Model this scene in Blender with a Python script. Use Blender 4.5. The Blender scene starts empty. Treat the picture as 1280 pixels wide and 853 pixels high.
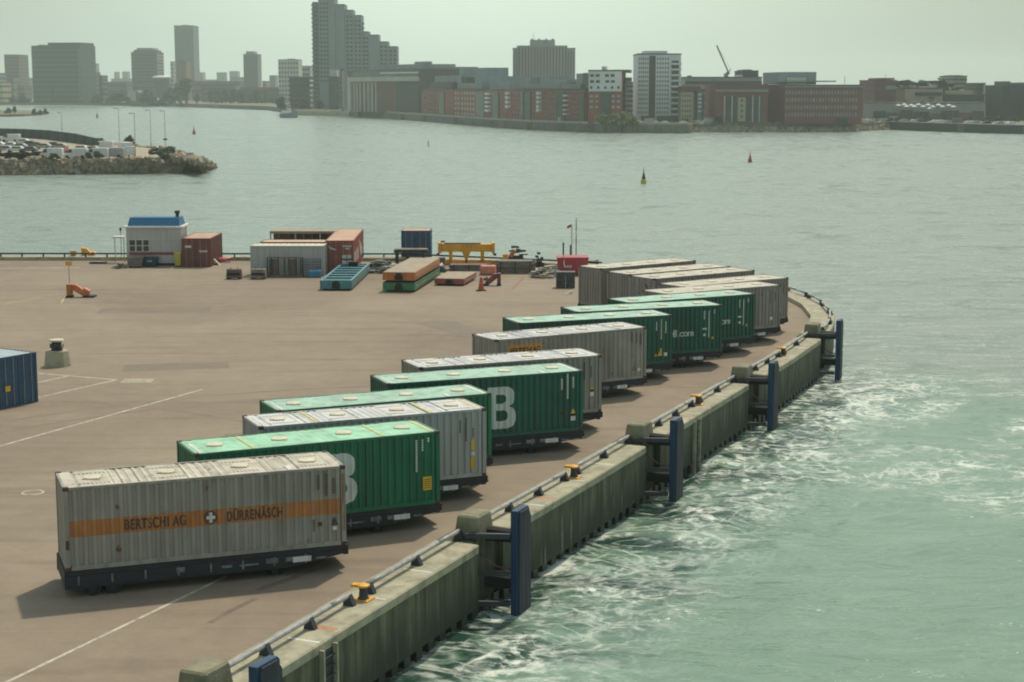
import bpy, bmesh, math, random
from mathutils import Vector, Matrix, noise as mnoise
R = math.radians
SC = bpy.context.scene
COL = SC.collection
random.seed(7)

# ------------------------------------------------------------------ camera, sky, sun, exposure
HC = 16.0                     # eye height above the quay
FPX = 2095.0                  # focal length in pixels of a 1280 wide picture
PITCH = math.atan((426.5 - 110.0) / FPX)
CP, SP = math.cos(PITCH), math.sin(PITCH)
cam_d = bpy.data.cameras.new('camera')
cam_d.sensor_width = 36.0
cam_d.lens = FPX / 1280 * 36
cam_d.clip_start = 0.5
cam_d.clip_end = 20000
cam_d.dof.use_dof = True
cam_d.dof.focus_distance = 70
cam_d.dof.aperture_fstop = 1.7
cam = bpy.data.objects.new('camera', cam_d)
COL.objects.link(cam)
cam.location = (0, 0, HC)
cam.rotation_euler = (R(90) - PITCH, 0, 0)
SC.camera = cam

SUN_EL, SUN_AZ = R(58), R(22)          # azimuth from +Y towards +X
w = bpy.data.worlds.new('World')
SC.world = w
w.use_nodes = True
nt = w.node_tree
nt.nodes.clear()
sky = nt.nodes.new('ShaderNodeTexSky')
sky.sky_type = 'NISHITA'
sky.sun_disc = False
sky.sun_elevation = SUN_EL
sky.sun_rotation = SUN_AZ
sky.air_density = 1.6
sky.dust_density = 6.0
sky.ozone_density = 1.0
tint = nt.nodes.new('ShaderNodeMix')
tint.data_type = 'RGBA'
tint.blend_type = 'MULTIPLY'
tint.inputs[0].default_value = 1.0
tint.inputs[7].default_value = (0.045, 0.05, 0.056, 1)
nt.links.new(sky.outputs[0], tint.inputs[6])
# thin bright overcast: palest low over the far shore, darker overhead; side falloff added as lens vignette
wtc = nt.nodes.new('ShaderNodeTexCoord')
wsep = nt.nodes.new('ShaderNodeSeparateXYZ')
nt.links.new(wtc.outputs['Generated'], wsep.inputs[0])
veil = nt.nodes.new('ShaderNodeValToRGB')
ve = veil.color_ramp.elements
ve[0].position = 0.0; ve[0].color = (0.64, 0.79, 0.68, 1)
ve[1].position = 1.0; ve[1].color = (0.32, 0.39, 0.375, 1)
k_ = ve.new(0.12); k_.color = (0.62, 0.76, 0.655, 1)
k_ = ve.new(0.45); k_.color = (0.50, 0.61, 0.545, 1)
nt.links.new(wsep.outputs[2], veil.inputs[0])
azn = nt.nodes.new('ShaderNodeMath'); azn.operation = 'ARCTAN2'
nt.links.new(wsep.outputs[0], azn.inputs[0]); nt.links.new(wsep.outputs[1], azn.inputs[1])
aza = nt.nodes.new('ShaderNodeMath'); aza.operation = 'ABSOLUTE'
azo = nt.nodes.new('ShaderNodeMath'); azo.operation = 'ADD'; azo.inputs[1].default_value = 0.035
nt.links.new(azn.outputs[0], azo.inputs[0]); nt.links.new(azo.outputs[0], aza.inputs[0])
lobe = nt.nodes.new('ShaderNodeMapRange'); lobe.interpolation_type = 'SMOOTHSTEP'
for i_, v_ in enumerate((0.0, 0.38, 1.06, 0.52)): lobe.inputs[1 + i_].default_value = v_
nt.links.new(aza.outputs[0], lobe.inputs[0])
vsc = nt.nodes.new('ShaderNodeVectorMath'); vsc.operation = 'SCALE'
nt.links.new(veil.outputs[0], vsc.inputs[0]); nt.links.new(lobe.outputs[0], vsc.inputs['Scale'])
wadd = nt.nodes.new('ShaderNodeVectorMath'); wadd.operation = 'ADD'
nt.links.new(tint.outputs[2], wadd.inputs[0]); nt.links.new(vsc.outputs[0], wadd.inputs[1])
bg = nt.nodes.new('ShaderNodeBackground')
bg.inputs[1].default_value = 1.0
out = nt.nodes.new('ShaderNodeOutputWorld')
nt.links.new(wadd.outputs[0], bg.inputs[0])
nt.links.new(bg.outputs[0], out.inputs[0])

sun_d = bpy.data.lights.new('sun', 'SUN')
sun_d.energy = 2.9
sun_d.angle = R(1.8)
sun_d.color = (1.0, 0.89, 0.72)
sun = bpy.data.objects.new('sun', sun_d)
COL.objects.link(sun)
sdir = Vector((math.sin(SUN_AZ) * math.cos(SUN_EL), math.cos(SUN_AZ) * math.cos(SUN_EL), math.sin(SUN_EL)))
sun.rotation_euler = sdir.to_track_quat('Z', 'Y').to_euler()
sun.location = (60, 90, 150)

SC.view_settings.view_transform = 'Standard'
SC.view_settings.look = 'None'
SC.view_settings.exposure = 0.0
SC.view_settings.gamma = 1.0
SC.view_settings.use_curve_mapping = False
SC.render.engine = 'CYCLES'
SC.cycles.use_denoising = True
SC.cycles.max_bounces = 6
SC.cycles.volume_bounces = 1
SC.cycles.filter_width = 1.9
SC.cycles.sample_clamp_direct = 3.0
SC.cycles.sample_clamp_indirect = 3.0
HAZE_DENSITY = 0.00016
HAZE_COLOR = (0.88, 1.0, 0.94, 1)
WATER_Z = -2.4

# ------------------------------------------------------------------ helpers
def G(px, py, z=0.0):
    """where the sight line through a point of the photograph meets the level z"""
    u = (px - 640) / FPX; v = (426.5 - py) / FPX
    dx, dy, dz = u, CP + v * SP, -SP + v * CP
    t = (z - HC) / dz
    return (dx * t, dy * t)

def ZAT(py, D):
    v = (426.5 - py) / FPX
    return HC + (v * D * CP - D * SP) / (CP + v * SP)

def XAT(px, D, z=10.0):
    return (px - 640) / FPX * (D * CP - (z - HC) * SP)

class MB:
    def __init__(s):
        s.v = []; s.f = []; s.mi = []; s.cur = 0
    def add(s, vs, fs):
        o = len(s.v)
        s.v += [tuple(p) for p in vs]
        s.f += [[o + i for i in f] for f in fs]
        s.mi += [s.cur] * len(fs)
        return s
    def box(s, x0, x1, y0, y1, z0, z1, M=None):
        vs = [(x, y, z) for z in (z0, z1) for y in (y0, y1) for x in (x0, x1)]
        if M is not None: vs = [M @ Vector(p) for p in vs]
        return s.add(vs, [[0, 2, 3, 1], [4, 5, 7, 6], [0, 1, 5, 4], [2, 6, 7, 3], [0, 4, 6, 2], [1, 3, 7, 5]])
    def frustum(s, x0, x1, y0, y1, z0, z1, tx, ty):
        vs = [(x0, y0, z0), (x1, y0, z0), (x1, y1, z0), (x0, y1, z0),
              (x0 + tx, y0 + ty, z1), (x1 - tx, y0 + ty, z1), (x1 - tx, y1 - ty, z1), (x0 + tx, y1 - ty, z1)]
        return s.add(vs, [[3, 2, 1, 0], [4, 5, 6, 7], [0, 1, 5, 4], [1, 2, 6, 5], [2, 3, 7, 6], [3, 0, 4, 7]])
    def prism(s, poly, z0, z1):
        n = len(poly)
        vs = [(p[0], p[1], z0) for p in poly] + [(p[0], p[1], z1) for p in poly]
        fs = [list(range(n))[::-1], list(range(n, 2 * n))] + [[i, (i + 1) % n, n + (i + 1) % n, n + i] for i in range(n)]
        return s.add(vs, fs)
    def slab_y(s, poly, y0, y1):
        """an outline in the x z plane given a thickness along y"""
        n = len(poly)
        vs = [(p[0], y0, p[1]) for p in poly] + [(p[0], y1, p[1]) for p in poly]
        fs = [list(range(n)), list(range(n, 2 * n))[::-1]] + [[i, n + i, n + (i + 1) % n, (i + 1) % n] for i in range(n)]
        return s.add(vs, fs)
    def tube(s, p0, p1, r0, r1=None, n=10, caps=True):
        r1 = r0 if r1 is None else r1
        p0, p1 = Vector(p0), Vector(p1)
        d = (p1 - p0).normalized()
        a = d.orthogonal().normalized(); b = d.cross(a)
        vs = []
        for p, r in ((p0, r0), (p1, r1)):
            for i in range(n):
                t = 2 * math.pi * i / n
                vs.append(p + a * (math.cos(t) * r) + b * (math.sin(t) * r))
        fs = [[i, (i + 1) % n, n + (i + 1) % n, n + i] for i in range(n)]
        if caps: fs += [list(range(n))[::-1], list(range(n, 2 * n))]
        return s.add(vs, fs)
    def lathe(s, prof, n=16, cx=0, cy=0):
        vs = []
        for r, z in prof:
            for i in range(n):
                t = 2 * math.pi * i / n
                vs.append((cx + math.cos(t) * r, cy + math.sin(t) * r, z))
        fs = []
        for k in range(len(prof) - 1):
            for i in range(n):
                j = (i + 1) % n
                fs.append([k * n + i, k * n + j, (k + 1) * n + j, (k + 1) * n + i])
        fs.append(list(range(n))[::-1]); fs.append([(len(prof) - 1) * n + i for i in range(n)])
        return s.add(vs, fs)
    def beam(s, p0, p1, w_, h_):
        p0, p1 = Vector(p0), Vector(p1)
        d = p1 - p0; L = d.length
        q = d.to_track_quat('X', 'Z').to_matrix().to_4x4()
        return s.box(0, L, -w_ / 2, w_ / 2, -h_ / 2, h_ / 2, Matrix.Translation(p0) @ q)
    def mesh(s, name, mats, smooth=False, bevel=0.0):
        me = bpy.data.meshes.new(name)
        me.from_pydata(s.v, [], s.f)
        if not isinstance(mats, (list, tuple)): mats = [mats]
        for m in mats: me.materials.append(m)
        if len(mats) > 1: me.polygons.foreach_set('material_index', s.mi)
        bm = bmesh.new(); bm.from_mesh(me)
        bmesh.ops.recalc_face_normals(bm, faces=bm.faces)
        if bevel > 0:
            bmesh.ops.remove_doubles(bm, verts=bm.verts, dist=1e-5)
            es = [e for e in bm.edges if len(e.link_faces) == 2 and e.calc_face_angle(0) > 0.6]
            bmesh.ops.bevel(bm, geom=es, offset=bevel, segments=1, affect='EDGES')
        bm.to_mesh(me); bm.free()
        if smooth:
            me.polygons.foreach_set('use_smooth', [True] * len(me.polygons))
        return me
    def build(s, name, mats, parent=None, smooth=False, bevel=0.0):
        return link(name, s.mesh(name, mats, smooth, bevel), parent)

def link(name, me, parent=None):
    o = bpy.data.objects.new(name, me)
    COL.objects.link(o)
    if parent is not None: o.parent = parent
    return o

def tag(o, label=None, cat=None, group=None, kind=None):
    if label: o['label'] = label
    if cat: o['category'] = cat
    if group: o['group'] = group
    if kind: o['kind'] = kind
    return o

def thing(name, label, cat, loc=(0, 0, 0), rz=0.0, group=None):
    o = bpy.data.objects.new(name, None)
    o.empty_display_size = 0.3
    COL.objects.link(o)
    o.location = loc; o.rotation_euler = (0, 0, rz)
    return tag(o, label, cat, group)

def copy_tree(o, loc, rz, label=None, group=None):
    c = o.copy(); COL.objects.link(c)
    c.location = loc; c.rotation_euler = (0, 0, rz)
    if label: c['label'] = label
    if group: c['group'] = group
    for ch in list(o.children):
        d = ch.copy(); COL.objects.link(d); d.parent = c
        for g in list(ch.children):
            e = g.copy(); COL.objects.link(e); e.parent = d
    return c

# ------------------------------------------------------------------ materials
def newmat(name):
    m = bpy.data.materials.new(name); m.use_nodes = True
    n = m.node_tree
    b = n.nodes['Principled BSDF']
    return m, n, b

def wm(name, col, rough=0.6, var=0.25, scale=1.0, dirt=(0.07, 0.055, 0.04), dirt_amt=0.35, streak=True, metallic=0.0,
       bump=0.0, rust=0.0, detail_scale=None):
    """paint, concrete or metal with uneven colour, run-down streaks and worn patches"""
    m, n, b = newmat(name)
    N, L = n.nodes, n.links
    b.inputs['Roughness'].default_value = rough
    b.inputs['Metallic'].default_value = metallic
    tc = N.new('ShaderNodeTexCoord'); oi = N.new('ShaderNodeObjectInfo')
    off = N.new('ShaderNodeVectorMath'); off.operation = 'ADD'
    mul = N.new('ShaderNodeMath'); mul.operation = 'MULTIPLY'; mul.inputs[1].default_value = 57.0
    L.new(oi.outputs['Random'], mul.inputs[0])
    L.new(tc.outputs['Object'], off.inputs[0]); L.new(mul.outputs[0], off.inputs[1])
    n1 = N.new('ShaderNodeTexNoise'); n1.inputs['Scale'].default_value = 0.9 * scale; n1.inputs['Detail'].default_value = 6
    n1.inputs['Roughness'].default_value = 0.65
    L.new(off.outputs[0], n1.inputs['Vector'])
    r1 = N.new('ShaderNodeMapRange'); r1.inputs[1].default_value = 0.3; r1.inputs[2].default_value = 0.7
    r1.inputs[3].default_value = 1 - var; r1.inputs[4].default_value = 1 + var
    L.new(n1.outputs[0], r1.inputs[0])
    mx = N.new('ShaderNodeMix'); mx.data_type = 'RGBA'; mx.blend_type = 'MULTIPLY'; mx.inputs[0].default_value = 1
    mx.inputs[6].default_value = (*col, 1)
    cmb = N.new('ShaderNodeCombineColor')
    for i in range(3): L.new(r1.outputs[0], cmb.inputs[i])
    L.new(cmb.outputs[0], mx.inputs[7])
    last = mx.outputs[2]
    mp = N.new('ShaderNodeMapping')
    mp.inputs['Scale'].default_value = (5 * scale, 5 * scale, 0.35 * scale) if streak else (2.2 * scale,) * 3
    L.new(off.outputs[0], mp.inputs[0])
    n2 = N.new('ShaderNodeTexNoise'); n2.inputs['Scale'].default_value = 1.0; n2.inputs['Detail'].default_value = 5
    L.new(mp.outputs[0], n2.inputs['Vector'])
    r2 = N.new('ShaderNodeMapRange'); r2.inputs[1].default_value = 0.46; r2.inputs[2].default_value = 0.72
    r2.inputs[3].default_value = 0; r2.inputs[4].default_value = dirt_amt
    L.new(n2.outputs[0], r2.inputs[0])
    md = N.new('ShaderNodeMix'); md.data_type = 'RGBA'
    L.new(r2.outputs[0], md.inputs[0]); L.new(last, md.inputs[6]); md.inputs[7].default_value = (*dirt, 1)
    last = md.outputs[2]
    if rust > 0:
        n3 = N.new('ShaderNodeTexNoise'); n3.inputs['Scale'].default_value = 3.5 * scale; n3.inputs['Detail'].default_value = 8
        L.new(off.outputs[0], n3.inputs['Vector'])
        r3 = N.new('ShaderNodeMapRange'); r3.inputs[1].default_value = 0.68 - 0.25 * rust; r3.inputs[2].default_value = 0.74 - 0.2 * rust
        L.new(n3.outputs[0], r3.inputs[0])
        mr = N.new('ShaderNodeMix'); mr.data_type = 'RGBA'
        L.new(r3.outputs[0], mr.inputs[0]); L.new(last, mr.inputs[6]); mr.inputs[7].default_value = (0.14, 0.06, 0.03, 1)
        last = mr.outputs[2]
    L.new(last, b.inputs['Base Color'])
    if bump > 0:
        nb = N.new('ShaderNodeTexNoise'); nb.inputs['Scale'].default_value = detail_scale or 12 * scale; nb.inputs['Detail'].default_value = 4
        L.new(off.outputs[0], nb.inputs['Vector'])
        bp = N.new('ShaderNodeBump'); bp.inputs['Strength'].default_value = 1.0; bp.inputs['Distance'].default_value = bump
        L.new(nb.outputs[0], bp.inputs['Height']); L.new(bp.outputs[0], b.inputs['Normal'])
    return m

M = {}
M['grey'] = wm('grey_container_paint', (0.30, 0.283, 0.245), 0.55, 0.16, 0.6, (0.13, 0.11, 0.085), 0.55, rust=0.06, bump=0.012, detail_scale=1.6)
M['grey_light'] = wm('light_grey_container_paint', (0.37, 0.37, 0.365), 0.5, 0.08, 0.6, (0.2, 0.18, 0.15), 0.55, rust=0.06, bump=0.012, detail_scale=1.6)
M['grey_brown'] = wm('brown_grey_container_paint', (0.28, 0.255, 0.225), 0.55, 0.10, 0.6, (0.13, 0.10, 0.075), 0.55, rust=0.06, bump=0.012, detail_scale=1.6)
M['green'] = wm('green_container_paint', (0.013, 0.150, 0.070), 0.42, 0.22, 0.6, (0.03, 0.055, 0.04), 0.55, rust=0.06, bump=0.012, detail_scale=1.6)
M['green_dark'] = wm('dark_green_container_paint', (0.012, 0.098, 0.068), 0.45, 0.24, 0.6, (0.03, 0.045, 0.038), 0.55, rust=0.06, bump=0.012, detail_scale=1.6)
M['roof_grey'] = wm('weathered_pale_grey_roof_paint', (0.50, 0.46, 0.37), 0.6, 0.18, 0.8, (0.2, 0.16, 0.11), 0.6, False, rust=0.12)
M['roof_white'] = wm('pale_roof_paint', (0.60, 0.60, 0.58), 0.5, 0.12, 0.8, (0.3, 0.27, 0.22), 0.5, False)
M['roof_green'] = wm('sky_sheen_green_roof_paint', (0.30, 0.60, 0.38), 0.45, 0.16, 0.8, (0.12, 0.22, 0.14), 0.6, False)  # paler than the sides: sky glare and sunlight put into the roof colour
M['roof_green_dull'] = wm('dull_sky_sheen_green_roof_paint', (0.31, 0.50, 0.38), 0.5, 0.2, 0.8, (0.16, 0.2, 0.15), 0.6, False)  # duller green, its grazing sky sheen likewise painted into the base colour
M['rust_steel'] = wm('rusty_brown_steel', (0.085, 0.045, 0.03), 0.8, 0.35, 3, (0.03, 0.02, 0.016), 0.5, False)
M['hatch'] = wm('cream_hatch_lid_paint', (0.62, 0.56, 0.42), 0.5, 0.1, 2, (0.3, 0.22, 0.13), 0.4, False)
M['white_letter'] = wm('white_lettering_paint', (0.62, 0.66, 0.62), 0.5, 0.12, 1.5, (0.3, 0.36, 0.33), 0.5)
M['dark_letter'] = wm('dark_lettering_paint', (0.065, 0.042, 0.035), 0.6, 0.3, 2.0, (0.25, 0.12, 0.06), 0.7)
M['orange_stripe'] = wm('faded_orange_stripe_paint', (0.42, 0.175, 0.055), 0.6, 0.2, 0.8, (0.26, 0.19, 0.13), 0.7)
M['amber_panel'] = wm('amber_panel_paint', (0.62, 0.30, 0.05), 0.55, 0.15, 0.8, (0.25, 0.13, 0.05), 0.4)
M['yellow_label'] = wm('yellow_label', (0.72, 0.45, 0.03), 0.5, 0.1, 2)
M['white_label'] = wm('white_label', (0.68, 0.68, 0.64), 0.5, 0.1, 2)
M['black'] = wm('black_rubber', (0.012, 0.013, 0.015), 0.8, 0.2, 4, dirt_amt=0.2, streak=False)
M['trailer'] = wm('navy_black_trailer_paint', (0.016, 0.019, 0.027), 0.65, 0.4, 1.5, (0.045, 0.032, 0.022), 0.5, False)
M['trailer_patch'] = wm('worn_bare_grey_steel', (0.19, 0.20, 0.20), 0.6, 0.5, 3, (0.03, 0.03, 0.035), 0.7, False)
M['concrete'] = wm('coping_concrete', (0.37, 0.345, 0.245), 0.9, 0.22, 0.9, (0.14, 0.12, 0.085), 0.6, False, bump=0.01)
M['steel_pipe'] = wm('galvanised_pipe', (0.33, 0.335, 0.32), 0.45, 0.15, 1.5, (0.12, 0.11, 0.1), 0.5, False)
M['dark_steel'] = wm('dark_painted_steel', (0.028, 0.034, 0.045), 0.6, 0.3, 2, (0.05, 0.035, 0.025), 0.4, False)
M['fender_blue'] = wm('blue_fender_paint', (0.006, 0.044, 0.108), 0.55, 0.2, 1, (0.02, 0.035, 0.05), 0.5)
M['fender_face'] = wm('scuffed_grey_fender_facing', (0.026, 0.032, 0.045), 0.75, 0.3, 1.2, (0.10, 0.095, 0.09), 0.6)
M['yellow'] = wm('yellow_safety_paint', (0.72, 0.36, 0.02), 0.5, 0.15, 2, (0.25, 0.13, 0.03), 0.4)
M['line'] = wm('worn_white_road_paint', (0.50, 0.47, 0.38), 0.8, 0.2, 2, (0.2, 0.165, 0.12), 0.9, False)
M['line_yellow'] = wm('worn_yellow_road_paint', (0.46, 0.36, 0.17), 0.8, 0.2, 2, (0.2, 0.16, 0.12), 0.9, False)

def asphalt():
    m, n, b = newmat('brown_grey_asphalt')
    N, L = n.nodes, n.links
    b.inputs['Roughness'].default_value = 0.85
    b.inputs['Specular IOR Level'].default_value = 0.3
    tc = N.new('ShaderNodeTexCoord')
    a = N.new('ShaderNodeTexNoise'); a.inputs['Scale'].default_value = 0.055; a.inputs['Detail'].default_value = 7; a.inputs['Roughness'].default_value = 0.6
    a.inputs['Distortion'].default_value = 0.6
    L.new(tc.outputs['Object'], a.inputs['Vector'])
    ramp = N.new('ShaderNodeValToRGB')
    ramp.color_ramp.elements[0].position = 0.32; ramp.color_ramp.elements[0].color = (0.212, 0.166, 0.120, 1)
    ramp.color_ramp.elements[1].position = 0.68; ramp.color_ramp.elements[1].color = (0.290, 0.236, 0.172, 1)
    L.new(a.outputs[0], ramp.inputs[0])
    # long faint driving tracks
    mp = N.new('ShaderNodeMapping'); mp.inputs['Rotation'].default_value = (0, 0, R(35)); mp.inputs['Scale'].default_value = (0.05, 0.9, 1)
    L.new(tc.outputs['Object'], mp.inputs[0])
    t = N.new('ShaderNodeTexNoise'); t.inputs['Scale'].default_value = 1.0; t.inputs['Detail'].default_value = 4; t.inputs['Distortion'].default_value = 0.8
    L.new(mp.outputs[0], t.inputs['Vector'])
    rt = N.new('ShaderNodeMapRange'); rt.inputs[1].default_value = 0.52; rt.inputs[2].default_value = 0.75; rt.inputs[3].default_value = 0; rt.inputs[4].default_value = 0.45
    L.new(t.outputs[0], rt.inputs[0])
    m1 = N.new('ShaderNodeMix'); m1.data_type = 'RGBA'; L.new(rt.outputs[0], m1.inputs[0]); L.new(ramp.outputs[0], m1.inputs[6]); m1.inputs[7].default_value = (0.140, 0.110, 0.084, 1)
    # oil spots and fine grain
    s = N.new('ShaderNodeTexNoise'); s.inputs['Scale'].default_value = 0.8; s.inputs['Detail'].default_value = 8; s.inputs['Roughness'].default_value = 0.75
    L.new(tc.outputs['Object'], s.inputs['Vector'])
    rs = N.new('ShaderNodeMapRange'); rs.inputs[1].default_value = 0.3; rs.inputs[2].default_value = 0.72; rs.inputs[3].default_value = 0.86; rs.inputs[4].default_value = 1.12
    L.new(s.outputs[0], rs.inputs[0])
    m2 = N.new('ShaderNodeVectorMath'); m2.operation = 'SCALE'
    L.new(m1.outputs[2], m2.inputs[0]); L.new(rs.outputs[0], m2.inputs['Scale'])
    L.new(m2.outputs[0], b.inputs['Base Color'])
    g = N.new('ShaderNodeTexNoise'); g.inputs['Scale'].default_value = 14; g.inputs['Detail'].default_value = 4
    L.new(tc.outputs['Object'], g.inputs['Vector'])
    bp = N.new('ShaderNodeBump'); bp.inputs['Distance'].default_value = 0.01
    L.new(g.outputs[0], bp.inputs['Height']); L.new(bp.outputs[0], b.inputs['Normal'])
    return m
M['asphalt'] = asphalt()

def quay_wall_mat():
    """pale concrete, green algae below, white lime runs"""
    m, n, b = newmat('algae_stained_wall_concrete')
    N, L = n.nodes, n.links
    b.inputs['Roughness'].default_value = 0.9
    tc = N.new('ShaderNodeTexCoord')
    mp = N.new('ShaderNodeMapping'); mp.inputs['Scale'].default_value = (2.2, 2.2, 0.22)
    L.new(tc.outputs['Object'], mp.inputs[0])
    a = N.new('ShaderNodeTexNoise'); a.inputs['Scale'].default_value = 1.0; a.inputs['Detail'].default_value = 7; a.inputs['Roughness'].default_value = 0.65
    L.new(mp.outputs[0], a.inputs['Vector'])
    ramp = N.new('ShaderNodeValToRGB')
    e = ramp.color_ramp.elements
    e[0].position = 0.3; e[0].color = (0.024, 0.030, 0.019, 1)
    e[1].position = 0.72; e[1].color = (0.205, 0.198, 0.132, 1)
    k = e.new(0.52); k.color = (0.092, 0.097, 0.058, 1)
    L.new(a.outputs[0], ramp.inputs[0])
    sep = N.new('ShaderNodeSeparateXYZ'); L.new(tc.outputs['Object'], sep.inputs[0])
    nz = N.new('ShaderNodeTexNoise'); nz.inputs['Scale'].default_value = 0.5; nz.inputs['Detail'].default_value = 5
    L.new(tc.outputs['Object'], nz.inputs['Vector'])
    ad = N.new('ShaderNodeMath'); ad.operation = 'MULTIPLY_ADD'; ad.inputs[1].default_value = 1.6
    L.new(nz.outputs[0], ad.inputs[0]); L.new(sep.outputs[2], ad.inputs[2])
    rz = N.new('ShaderNodeMapRange'); rz.inputs[1].default_value = -0.9; rz.inputs[2].default_value = 0.4; rz.inputs[3].default_value = 0.85; rz.inputs[4].default_value = 0.0
    L.new(ad.outputs[0], rz.inputs[0])
    mg = N.new('ShaderNodeMix'); mg.data_type = 'RGBA'
    L.new(rz.outputs[0], mg.inputs[0]); L.new(ramp.outputs[0], mg.inputs[6]); mg.inputs[7].default_value = (0.018, 0.027, 0.016, 1)
    mp2 = N.new('ShaderNodeMapping'); mp2.inputs['Scale'].default_value = (1.3, 1.3, 0.12)
    L.new(tc.outputs['Object'], mp2.inputs[0])
    v = N.new('ShaderNodeTexNoise'); v.inputs['Scale'].default_value = 3.2; v.inputs['Detail'].default_value = 2
    L.new(mp2.outputs[0], v.inputs['Vector'])
    rv = N.new('ShaderNodeMapRange'); rv.inputs[1].default_value = 0.66; rv.inputs[2].default_value = 0.74; rv.inputs[3].default_value = 0; rv.inputs[4].default_value = 0.35
    L.new(v.outputs[0], rv.inputs[0])
    mw = N.new('ShaderNodeMix'); mw.data_type = 'RGBA'
    L.new(rv.outputs[0], mw.inputs[0]); L.new(mg.outputs[2], mw.inputs[6]); mw.inputs[7].default_value = (0.42, 0.42, 0.35, 1)
    L.new(mw.outputs[2], b.inputs['Base Color'])
    g = N.new('ShaderNodeTexNoise'); g.inputs['Scale'].default_value = 5; g.inputs['Detail'].default_value = 6
    L.new(tc.outputs['Object'], g.inputs['Vector'])
    bp = N.new('ShaderNodeBump'); bp.inputs['Distance'].default_value = 0.03
    L.new(g.outputs[0], bp.inputs['Height']); L.new(bp.outputs[0], b.inputs['Normal'])
    return m
M['wall'] = quay_wall_mat()

# quay edge, outer line of the coping (plan view); the quay lies on its left
EDGE = [(-45.6, -40.0), (-24.9, 4.0), (-6.75, 43.0), (-1.14, 56.55), (3.25, 66.43), (7.75, 76.97), (12.63, 88.3), (16.3, 96.6), (19.4, 104.4),
        (21.3, 110.2), (22.5, 115.7), (22.95, 122.2), (22.6, 127.0), (21.7, 131.1), (19.8, 136.0), (16.8, 141.0), (12.5, 146.3), (6.5, 151.2),
        (-1.0, 155.0), (-10.0, 157.2), (-25, 158.0), (-60, 158.2), (-170, 158.2)]
def edge_frames():
    fr = []
    for i, p in enumerate(EDGE):
        a = Vector(EDGE[max(i - 1, 0)]); c = Vector(EDGE[min(i + 1, len(EDGE) - 1)])
        t = (c - a).normalized()
        fr.append((Vector(p), t, Vector((t.y, -t.x))))          # point, along, outward
    return fr
FR = edge_frames()
SEGL = [0]
for i in range(1, len(EDGE)): SEGL.append(SEGL[-1] + (Vector(EDGE[i]) - Vector(EDGE[i - 1])).length)
def along(s):
    i = 0
    while i < len(SEGL) - 2 and SEGL[i + 1] < s: i += 1
    k = (s - SEGL[i]) / (SEGL[i + 1] - SEGL[i])
    p = FR[i][0].lerp(FR[i + 1][0], k); t = FR[i][1].lerp(FR[i + 1][1], k).normalized()
    return p, t, Vector((t.y, -t.x))
def s_of_y(y):
    for i in range(len(EDGE) - 1):
        if EDGE[i][1] <= y <= EDGE[i + 1][1]:
            k = (y - EDGE[i][1]) / (EDGE[i + 1][1] - EDGE[i][1])
            return SEGL[i] + k * (SEGL[i + 1] - SEGL[i])

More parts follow.
